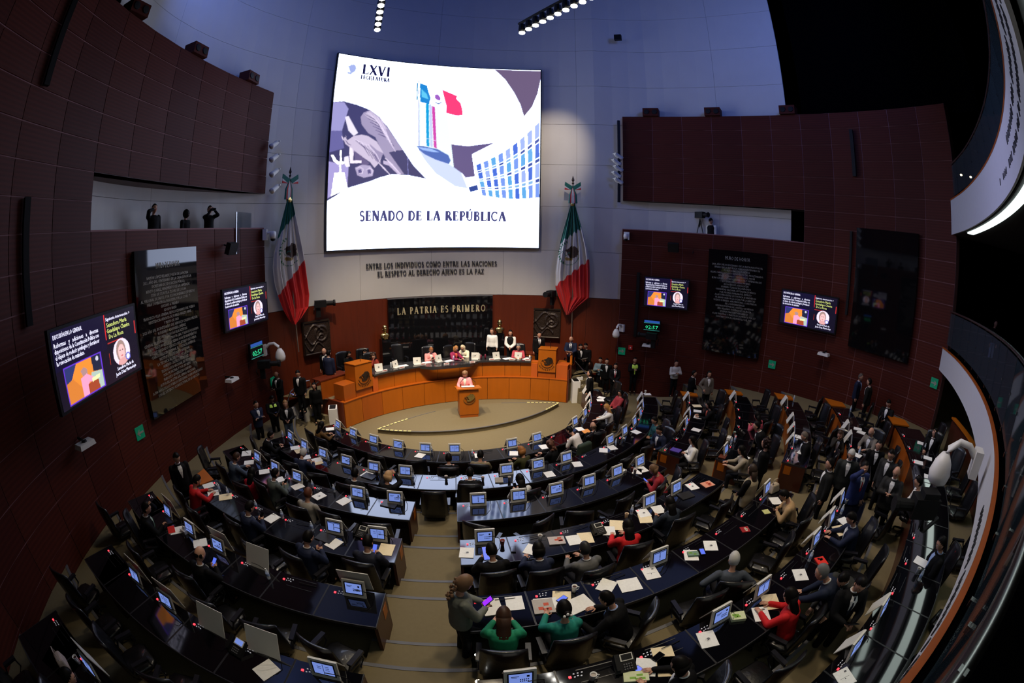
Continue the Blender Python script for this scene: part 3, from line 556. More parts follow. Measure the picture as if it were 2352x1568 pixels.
PEOPLE=[
['sit',-7.19,17.73,1.05,119.1,'phone','blouse',(0.012,0.012,0.014),(0.015,0.015,0.02),'long',(0.012,0.009,0.008),1,'',12,20,'person with long dark hair in black using a laptop at the side table',0,-93.9],
['sit',-6.52,18.24,1.05,148.8,'phone','jacket',(0.012,0.012,0.014),(0.015,0.015,0.02),'long',(0.012,0.009,0.008),1,'open',12,20,'person in black and white jacket seated behind the left lectern',0,-101.3],
['sit',-5.91,17.52,1.05,143.2,'chin','blouse',(0.2,0.02,0.01),(0.015,0.015,0.02),'curly',(0.06,0.025,0.012),1,'',12,20,'person with big reddish brown curls,hands at mouth,on the rostrum',0,-91.9],
['sit',-3.63,18.91,1.05,152.2,'phone','suit',(0.8,0.28,0.27),(0.015,0.015,0.02),'short',(0.25,0.09,0.03),1,'',12,35,'person in pink blazer reading a phone at the rostrum desk',0,-138.6],
['sit',-2.63,19.21,1.05,130.3,'desk','jacket',(0.28,0.02,0.08),(0.015,0.015,0.02),'bob',(0.35,0.16,0.05),1,'coral',12,20,'person in magenta jacket and coral blouse at the rostrum desk',0,-169.6],
['sit',-2.08,19.83,1.05,203.7,'desk','suit',(0.8,0.72,0.52),(0.015,0.015,0.02),'bob',(0.6,0.5,0.33),1,'',26,20,'blond person in cream jacket leaning over at the rostrum desk',0,174.8],
['sit',0.3,19.74,1.05,-178.4,'desk','blouse',(0.42,0.05,0.07),(0.015,0.015,0.02),'short',(0.12,0.12,0.12),1,'glasses',12,8,'person in dark red blouse and glasses at the right of the rostrum desk',0,131.9],
['stand',-0.9,19.9,1.3,195,'down','blouse',(0.75,0.74,0.72),(0.012,0.012,0.015),'long',(0.06,0.025,0.012),1,'',2,5,'person in white shirt standing beside the right bust',0,0],
['stand',-0.07,19.81,1.25,185,'front','vest',(0.75,0.74,0.72),(0.012,0.012,0.015),'long',(0.012,0.009,0.008),1,'',2,5,'person in white blouse and black vest standing behind the rostrum',0,0],
['stand',1.22,19.78,1.2,170,'down','suit',(0.012,0.012,0.014),(0.012,0.012,0.015),'short',(0.012,0.009,0.008),1,'tie',2,5,'person in black suit and tie standing behind the right lectern',0,0],
['stand',2.7,19.66,1.05,200,'read','suit',(0.012,0.02,0.06),(0.012,0.012,0.015),'bald',(0.012,0.009,0.008),1,'tie',2,40,'bald person in navy suit and tie reading a sheet beside the rostrum',0,0],
['stand',3.16,20.15,0.6,150,'read','jacket',(0.012,0.012,0.014),(0.012,0.012,0.015),'short',(0.012,0.009,0.008),1,'',2,20,'person in black with a camera bag behind the rostrum steps',0,0],
['stand',3.49,20.13,0.65,215,'down','blouse',(0.012,0.012,0.014),(0.012,0.012,0.015),'short',(0.012,0.009,0.008),1,'',2,30,'bearded person in black printed T-shirt by the rostrum steps',0,0],
['stand',-1.84,16.89,0.17,180,'lectern','suit',(0.85,0.3,0.32),(0.012,0.012,0.015),'bob',(0.3,0.17,0.09),1,'',2,35,'person in pink blazer speaking at the central lectern',0,0],
['stand',3.31,17.65,0,290,'down','suit',(0.012,0.012,0.014),(0.012,0.012,0.015),'short',(0.012,0.009,0.008),1,'',2,-15,'person in dark suit looking up left beside the rostrum steps',0,0],
['stand',4.19,19.99,0,205,'chest','blouse',(0.18,0.26,0.31),(0.012,0.012,0.015),'short',(0.012,0.009,0.008),1,'',2,10,'person in grey denim shirt gesturing by the right wall',0,0],
['stand',4.44,19.76,0,190,'down','suit',(0.012,0.012,0.014),(0.012,0.012,0.015),'short',(0.012,0.009,0.008),1,'',2,5,'person in black half hidden behind the one in denim shirt',0,0],
['stand',4.67,18.93,0,190,'front','suit',(0.012,0.012,0.014),(0.012,0.012,0.015),'long',(0.012,0.009,0.008),1,'redtie',2,5,'person in black suit and red tie,hands clasped,by the right wall',0,0],
['stand',5.75,19.59,0.12,180,'chest','hivis',(0.012,0.012,0.014),(0.012,0.012,0.015),'short',(0.012,0.009,0.008),1,'',2,5,'guard in black and neon yellow jacket standing at the right wall',0,0],
['stand',7.39,18.4,0.3,175,'chest','blouse',(0.62,0.6,0.56),(0.012,0.012,0.015),'short',(0.012,0.009,0.008),1,'',2,5,'person in light shirt and black trousers by the right wall',0,0],
['stand',7.55,16.71,0.3,110,'front','suit',(0.012,0.012,0.014),(0.012,0.012,0.015),'short',(0.012,0.009,0.008),1,'',2,5,'person in black suit facing right beside the one in light shirt',0,0],
['stand',7.95,15.95,0.5,185,'hip','suit',(0.14,0.12,0.1),(0.012,0.012,0.015),'long',(0.012,0.009,0.008),1,'',2,5,'person in grey belted blazer standing by the right wall',0,0],
['stand',12.75,11.79,1.5,150,'down','suit',(0.012,0.02,0.06),(0.012,0.012,0.015),'short',(0.08,0.06,0.05),1,'blueshirt',2,5,'tall person in blue suit and pale shirt by the right wall',0,0],
['stand',12.71,11.05,1.5,330,'down','suit',(0.02,0.02,0.018),(0.012,0.012,0.015),'short',(0.012,0.009,0.008),1,'',2,5,'person in dark suit seen from behind at the right wall',0,0],
['stand',12.04,9.32,1.35,250,'phone','suit',(0.012,0.012,0.014),(0.012,0.012,0.015),'short',(0.012,0.009,0.008),1,'',2,35,'person in black suit looking down at phone near the right wall',0,0],
['stand',-9.04,14.7,0.5,200,'phone','suit',(0.012,0.012,0.014),(0.012,0.012,0.015),'bald',(0.012,0.009,0.008),2,'',2,20,'bald person in black suit holding a phone by the left wall',0,0],
['stand',-8.07,14.74,0.6,180,'down','suit',(0.012,0.012,0.014),(0.012,0.012,0.015),'short',(0.012,0.009,0.008),1,'',2,25,'person in dark suit standing behind the white haired one',0,0],
['stand',-8.49,15.5,0,225,'phone','suit',(0.012,0.02,0.06),(0.012,0.012,0.015),'short',(0.45,0.44,0.42),1,'',2,30,'white haired person in navy suit with phone near the rostrum',0,0],
['stand',-7.62,15.12,0,165,'down','blouse',(0.012,0.012,0.014),(0.012,0.012,0.015),'long',(0.012,0.009,0.008),1,'',2,5,'person with long black hair and black coat leaning on the rostrum side',0,0],
['stand',-8.98,12.68,0,115,'crossed','suit',(0.012,0.02,0.06),(0.012,0.012,0.015),'short',(0.012,0.009,0.008),1,'',2,5,'person in dark suit with crossed arms at the left wall',0,0],
['stand',-8.68,13.41,0,135,'phone','hivis2',(0.012,0.012,0.014),(0.012,0.012,0.015),'short',(0.012,0.009,0.008),2,'',2,35,'guard with neon yellow collar looking at a phone at the left wall',0,0],
['stand',-7.84,13.01,0,150,'phone','blouse',(0.012,0.012,0.014),(0.08,0.12,0.18),'long',(0.3,0.16,0.06),1,'open',2,5,'person with long light brown hair,black coat and jeans',0,0],
['stand',-7.31,16.04,1.05,10,'down','suit',(0.012,0.02,0.06),(0.012,0.012,0.015),'short',(0.012,0.009,0.008),1,'',2,5,'person in dark suit seen from behind at the left rostrum steps',0,0],
['stand',-7.63,16.45,1.05,190,'down','suit',(0.012,0.012,0.014),(0.012,0.012,0.015),'bald',(0.012,0.009,0.008),1,'',2,5,'balding person in suit facing the audience at the left rostrum steps',0,0],
['stand',-7.59,6.76,0.9,120,'down','suit',(0.012,0.012,0.014),(0.012,0.012,0.015),'short',(0.012,0.009,0.008),1,'',2,30,'person in black with a lanyard standing at the left wall',0,0],
['stand',-10.05,9.24,6.76,100,'face','blouse',(0.012,0.012,0.014),(0.012,0.012,0.015),'short',(0.012,0.009,0.008),1,'',2,5,'person in black T-shirt raising a hand to the face in left gallery',0,0],
['stand',-10.23,10.97,6.65,80,'down','blouse',(0.012,0.012,0.014),(0.012,0.012,0.015),'hood',(0.012,0.009,0.008),1,'',2,5,'hooded person silhouetted in the left gallery',0,0],
['stand',-10.15,12.21,6.81,110,'camera','blouse',(0.012,0.012,0.014),(0.012,0.012,0.015),'short',(0.012,0.009,0.008),1,'',2,5,'person photographing in the left gallery',0,0],
['stand',8.76,18.42,6.75,235,'down','vest',(0.75,0.74,0.72),(0.012,0.012,0.015),'cap',(0.012,0.009,0.008),1,'',2,20,'camera operator with cap and vest in the right gallery',0,0],
['sit',-6.25,12.17,0.0,37.1,'desk','blouse',(0.12,0.06,0.015),(0.015,0.015,0.02),'long',(0.012,0.009,0.008),1,'',12,20,'person in mustard jacket with long dark hair writing in the front row',1,-37.1],
['sit',-1.64,10.49,0.0,-5.4,'desk','suit',(0.012,0.012,0.014),(0.015,0.015,0.02),'short',(0.012,0.009,0.008),1,'',12,20,'dark haired person low in a chair at front row centre',1,5.4],
['sit',-0.82,10.75,0.0,2.1,'desk','blouse',(0.2,0.16,0.09),(0.015,0.015,0.02),'short',(0.012,0.009,0.008),1,'',12,20,'person in tan top at front row centre',1,12.5],
['sit',0.45,11.11,0.0,-43.2,'desk','blouse',(0.06,0.06,0.015),(0.015,0.015,0.02),'bob',(0.3,0.12,0.03),1,'',12,20,'person with copper hair and olive jacket in the front row',1,23.6],
['sit',1.31,11.57,0.0,-56.3,'desk','jacket',(0.012,0.012,0.014),(0.015,0.015,0.02),'curly',(0.12,0.05,0.03),1,'',12,20,'person with brown curls and black jacket in the front row',1,31.8],
['sit',2.25,12.72,0.0,-53.7,'phone','blouse',(0.75,0.7,0.68),(0.015,0.015,0.02),'short',(0.012,0.009,0.008),1,'',35,30,'person in white shirt leaning over the front row desk',1,44.2],
['sit',2.67,12.91,0.0,-18.1,'lap','suit',(0.012,0.012,0.014),(0.015,0.015,0.02),'bald',(0.1,0.06,0.04),1,'',4,20,'reddish balding person reclining in the front row',1,47.9],
['sit',3.61,14.72,0.0,-90.1,'reach','blouse',(0.75,0.74,0.72),(0.015,0.015,0.02),'long',(0.42,0.2,0.06),1,'',10,20,'person with long copper hair and white blouse touching a screen',1,65.6],
['sit',4.21,16.3,0.0,-110.9,'lap','blouse',(0.3,0.03,0.04),(0.015,0.015,0.02),'bun',(0.012,0.009,0.008),1,'',-15,20,'person in red floral blouse reclining at the right end of front row',1,80.4],
['sit',-7.39,10.49,0.3,55.9,'desk','suit',(0.012,0.012,0.014),(0.015,0.015,0.02),'short',(0.012,0.009,0.008),1,'',20,20,'person in black with joined hands at the left end of row two',2,-36.4],
['sit',-5.67,9.52,0.3,13.4,'desk','suit',(0.012,0.02,0.06),(0.015,0.015,0.02),'short',(0.45,0.44,0.42),1,'',22,35,'white haired person in navy suit writing in the second row',2,-23.1],
['sit',-3.77,8.77,0.3,9.7,'lap','suit',(0.012,0.012,0.014),(0.015,0.015,0.02),'short',(0.012,0.009,0.008),1,'',12,20,'person in black slumped in a second row chair',2,-9.7],
['sit',-2.93,8.79,0.3,14.1,'camera','blouse',(0.012,0.012,0.014),(0.015,0.015,0.02),'bob',(0.45,0.27,0.13),1,'',12,20,'blond person raising a phone in the second row',2,-4.2],
['sit',-0.94,9.19,0.3,-4.5,'desk','suit',(0.012,0.012,0.014),(0.015,0.015,0.02),'short',(0.012,0.009,0.008),1,'',12,20,'broad person in dark suit at row two centre',2,9.4],
['sit',0.33,8.95,0.3,-27.1,'phone','blouse',(0.6,0.6,0.58),(0.015,0.015,0.02),'long',(0.012,0.009,0.008),1,'',12,20,'person with straight black hair holding a phone in row two',2,17.3],
['sit',4.75,12.68,0.3,-90.8,'lap','blouse',(0.02,0.09,0.1),(0.015,0.015,0.02),'short',(0.012,0.009,0.008),1,'',8,20,'young person in teal shirt turned sideways in row two',2,56.2],
['sit',4.64,11.94,0.3,-111.2,'lap','suit',(0.012,0.02,0.06),(0.015,0.015,0.02),'short',(0.012,0.009,0.008),1,'',8,20,'young person in navy suit and white shirt in profile in row two',2,51.8],
['sit',-7.09,8.27,0.6,27.7,'desk','suit',(0.05,0.07,0.11),(0.015,0.015,0.02),'short',(0.06,0.025,0.012),1,'glasses',15,30,'person in blue grey suit and glasses writing in row three',3,-27.7],
['sit',-6.11,7.66,0.6,11.5,'lap','blouse',(0.45,0.01,0.03),(0.015,0.015,0.02),'long',(0.012,0.009,0.008),1,'',12,20,'person in bright red blazer with dark hair in row three',3,-21.4],
['sit',-5.55,7.81,0.6,28.6,'phone','suit',(0.07,0.085,0.08),(0.015,0.015,0.02),'short',(0.012,0.009,0.008),1,'',12,20,'person in grey suit holding up a phone in row three',3,-18.7],
['sit',-4.31,7.18,0.6,11.1,'lap','blouse',(0.25,0.23,0.2),(0.015,0.015,0.02),'short',(0.1,0.03,0.015),1,'',12,20,'person with reddish brown hair low in a third row chair',3,-11.1],
['sit',3.72,8.91,0.6,-74.5,'phone','blouse',(0.3,0.02,0.03),(0.015,0.015,0.02),'bob',(0.13,0.07,0.035),1,'',22,20,'person in red and black plaid jacket with short brown hair in row three',3,35.3],
['sit',5.1,10.39,0.6,-76.4,'chest','blouse',(0.75,0.73,0.68),(0.015,0.015,0.02),'long',(0.012,0.009,0.008),1,'',4,20,'person in white jacket with long dark hair,arms folded,at row three',3,46.6],
['sit',6.94,13.16,0.6,-75.2,'desk','jacket',(0.012,0.012,0.014),(0.015,0.015,0.02),'long',(0.012,0.009,0.008),1,'coral',12,20,'person in black jacket with dark hair near the right wall,row three',3,65.3],
['sit',-7.02,6.4,0.9,28.2,'desk','blouse',(0.5,0.012,0.015),(0.015,0.015,0.02),'short',(0.012,0.009,0.008),1,'',16,35,'person in scarlet jacket with short black hair writing in row four',4,-23.2],
['sit',-5.09,5.9,0.9,23.5,'phone','suit',(0.012,0.02,0.06),(0.015,0.015,0.02),'short',(0.012,0.009,0.008),1,'',12,35,'person in navy suit with phone in the fourth row',4,-13.6],
['sit',-3.49,5.34,0.9,20.5,'phone','suit',(0.012,0.02,0.06),(0.015,0.015,0.02),'short',(0.012,0.009,0.008),1,'',12,30,'person in navy suit holding a red phone in row four',4,-5.6],
['sit',-2.36,5.45,0.9,5.2,'phone','suit',(0.01,0.012,0.03),(0.015,0.015,0.02),'short',(0.012,0.009,0.008),1,'',12,35,'black haired person in dark suit with phone beside a cream folder',4,-0.3],
['sit',-0.22,5.49,0.9,-14.8,'tablet','suit',(0.012,0.012,0.014),(0.015,0.015,0.02),'short',(0.012,0.009,0.008),1,'',12,35,'person holding a tablet at the aisle desk of row four',4,9.9],
['sit',0.53,5.54,0.9,-13.4,'desk','suit',(0.012,0.02,0.06),(0.015,0.015,0.02),'bob',(0.012,0.009,0.008),1,'',12,20,'dark haired person in navy in row four',4,13.4],
['sit',1.32,5.53,0.9,-21.9,'desk','suit',(0.1,0.1,0.1),(0.015,0.015,0.02),'short',(0.03,0.03,0.03),1,'',12,20,'person in grey suit with thinning hair in row four',4,17.0],
['sit',2.15,6.12,0.9,-11.6,'desk','suit',(0.55,0.012,0.015),(0.015,0.015,0.02),'long',(0.012,0.009,0.008),1,'',12,20,'person in vivid red suit with long black hair in row four',4,21.5],
['sit',3.2,6.8,0.9,-22.5,'chin','suit',(0.02,0.03,0.05),(0.015,0.015,0.02),'long',(0.012,0.009,0.008),1,'',12,20,'dark haired person resting head on hand beside papers in row four',4,27.4],
['sit',6.02,8.95,0.9,-64.3,'desk','blouse',(0.32,0.27,0.2),(0.015,0.015,0.02),'long',(0.012,0.009,0.008),1,'',12,20,'person with long dark hair and beige coat at the right aisle',4,44.5],
['sit',7.73,11.14,0.9,-28.4,'phone','blouse',(0.5,0.08,0.12),(0.015,0.015,0.02),'long',(0.012,0.009,0.008),1,'',12,20,'person in pink with dark hair using a phone in row four',4,58.1],
['stand',6.22,8.44,0.9,320,'down','jacket',(0.012,0.012,0.014),(0.012,0.012,0.015),'curly',(0.03,0.012,0.01),1,'',2,5,'person with dark curls in black standing at the right desks',0,0],
['stand',6.85,9.63,0.9,300,'down','suit',(0.012,0.012,0.014),(0.012,0.012,0.015),'short',(0.012,0.009,0.008),1,'',25,5,'person in black bending over the right block desks',0,0],
['stand',5.14,7.22,0.9,330,'front','vest2',(0.33,0.27,0.17),(0.012,0.012,0.015),'long',(0.05,0.03,0.02),1,'',2,5,'person in tan vest and dark ponytail in the right aisle',0,0],
['sit',-6.99,4.63,1.2,40.0,'chinL','suit',(0.012,0.012,0.014),(0.015,0.015,0.02),'short',(0.012,0.009,0.008),1,'lanyard',12,20,'person in black with green lanyard,hand on forehead,row five',5,-20.2],
['sit',-4.87,3.9,1.2,10.8,'phone','suit',(0.012,0.012,0.014),(0.015,0.015,0.02),'bald',(0.012,0.009,0.008),1,'',12,30,'bald person typing on a blue lit phone in row five',5,-10.8],
['sit',-0.04,3.66,1.2,-1.5,'desk','blouse',(0.01,0.2,0.1),(0.015,0.015,0.02),'long',(0.06,0.025,0.012),1,'',18,30,'person in emerald jacket with long brown hair at row five',5,9.3],
['sit',0.77,3.85,1.2,-12.8,'desk','blouse',(0.01,0.18,0.14),(0.015,0.015,0.02),'bun',(0.012,0.009,0.008),1,'flower',12,20,'person in teal blouse with flowered bun in row five',5,12.8],
['sit',1.62,4.08,1.2,-60.7,'reachL','suit',(0.012,0.012,0.014),(0.015,0.015,0.02),'short',(0.012,0.009,0.008),1,'blueshirt',24,20,'person in black suit reaching across to an open notebook,row five',5,16.4],
['sit',3.41,4.5,1.2,15.8,'armrest','blouse',(0.05,0.06,0.08),(0.015,0.015,0.02),'short',(0.45,0.44,0.42),1,'',12,20,'grey haired person in patterned dark shirt in row five',5,23.9],
['sit',5.79,6.19,1.2,-60.4,'phone','blouse',(0.4,0.26,0.13),(0.015,0.015,0.02),'short',(0.012,0.009,0.008),1,'',24,40,'person in beige patterned dress looking at a phone in row five',5,35.8],
['sit',7.98,8.78,1.2,-59.9,'lap','suit',(0.012,0.012,0.014),(0.015,0.015,0.02),'short',(0.13,0.1,0.08),1,'',12,20,'grey haired person in black suit in right block,row five',5,50.0],
['sit',9.3,8.82,1.2,-123.0,'chin','suit',(0.03,0.025,0.02),(0.015,0.015,0.02),'bob',(0.06,0.025,0.012),1,'',12,20,'person in brown jacket with raised hands in right block',5,53.5],
['stand',-0.62,4.08,1.2,65,'phone','sweater',(0.13,0.14,0.12),(0.012,0.012,0.015),'pony',(0.16,0.09,0.05),1,'',2,30,'person in grey sweater and curly ponytail standing in the aisle with phone',0,0],
['sit',3.84,3.17,1.5,-33.3,'desk','blouse',(0.55,0.012,0.015),(0.015,0.015,0.02),'long',(0.012,0.009,0.008),1,'',14,25,'person in red dress with black hair resting arms on a folder',6,23.4],
['sit',2.04,2.54,1.5,-55.9,'desk','suit',(0.012,0.012,0.014),(0.015,0.015,0.02),'bob',(0.012,0.009,0.008),1,'',14,20,'black haired person in black with joined hands in row six',6,16.3],
['sit',6.16,4.56,1.5,-53.2,'desk','suit',(0.012,0.02,0.06),(0.015,0.015,0.02),'short',(0.012,0.009,0.008),1,'',12,35,'person in navy suit sorting papers in row six',6,33.4],
['stand',4.44,3.15,1.5,320,'point','suit',(0.012,0.02,0.05),(0.012,0.012,0.015),'short',(0.14,0.14,0.14),1,'',40,5,'grey haired person bending forward to point at a paper',0,0],
['stand',4.73,3.22,1.5,250,'point','suit',(0.05,0.05,0.045),(0.012,0.012,0.015),'short',(0.012,0.009,0.008),1,'',35,30,'bearded person in dark grey suit bending over the desks',0,0],
['stand',4.5,2.87,1.5,200,'phone','suit',(0.012,0.012,0.014),(0.012,0.012,0.015),'short',(0.012,0.009,0.008),1,'tie',2,30,'person in black suit and tie holding a tablet in the back aisle',0,0],
['stand',6.85,6.52,1.2,300,'down','suit',(0.02,0.02,0.018),(0.012,0.012,0.015),'short',(0.012,0.009,0.008),1,'',2,5,'large person in black seen from behind in the crowd',0,0],
['stand',7.22,6.35,1.5,220,'down','suit',(0.03,0.035,0.035),(0.012,0.012,0.015),'short',(0.45,0.44,0.42),1,'glasses',2,30,'white haired person in glasses and dark suit',0,0],
['sit',9.94,8.02,1.5,-102.1,'desk','suit',(0.16,0.14,0.12),(0.015,0.015,0.02),'bald',(0.45,0.44,0.42),1,'glasses',12,20,'person in light grey suit with bald head and glasses writing',6,52.5],
['stand',7.06,5.73,1.5,190,'face','suit',(0.015,0.025,0.1),(0.012,0.012,0.015),'short',(0.012,0.009,0.008),1,'redtie',2,5,'person in blue suit and maroon tie talking on a phone',0,0],
['stand',8.39,5.95,1.5,250,'down','suit',(0.03,0.03,0.03),(0.012,0.012,0.015),'short',(0.012,0.009,0.008),1,'glasses',2,20,'person in charcoal suit and glasses behind the crowd',0,0],
['stand',7.79,5.22,1.5,240,'chest','suit',(0.03,0.03,0.03),(0.012,0.012,0.015),'bald',(0.012,0.009,0.008),1,'glasses',2,20,'balding person in dark suit and red framed glasses',0,0],
['stand',9.09,7.04,1.2,220,'down','suit',(0.012,0.012,0.014),(0.012,0.012,0.015),'short',(0.012,0.009,0.008),1,'',2,5,'person in black behind the one in light grey suit',0,0],
['sit',11.39,6.6,1.8,-111.9,'chinL','suit',(0.012,0.012,0.014),(0.015,0.015,0.02),'short',(0.012,0.009,0.008),1,'',-10,20,'person in black reclining with hands raised at the back row',7,51.7],
['sit',8.25,4.66,1.8,-39.6,'lap','blouse',(0.75,0.74,0.72),(0.015,0.015,0.02),'short',(0.012,0.009,0.008),1,'',5,20,'person in white shirt behind the camera in the back row',7,39.6],
['sit',6.91,2.78,1.8,-47.1,'lap','suit',(0.012,0.012,0.014),(0.015,0.015,0.02),'short',(0.012,0.009,0.008),1,'blueshirt',5,20,'person in black suit and light blue shirt under the balcony',7,32.2],
['sit',-4.68,0.35,1.8,27.8,'phone','suit',(0.012,0.012,0.014),(0.015,0.015,0.02),'short',(0.012,0.009,0.008),1,'',12,20,'person in black with a glowing phone at the bottom left',7,-7.9],
['stand',17.77,8.08,4.41,200,'down','blouse',(0.012,0.012,0.014),(0.3,0.35,0.5),'short',(0.012,0.009,0.008),1,'',2,5,'person in pale trousers on the lower balcony',0,0]]
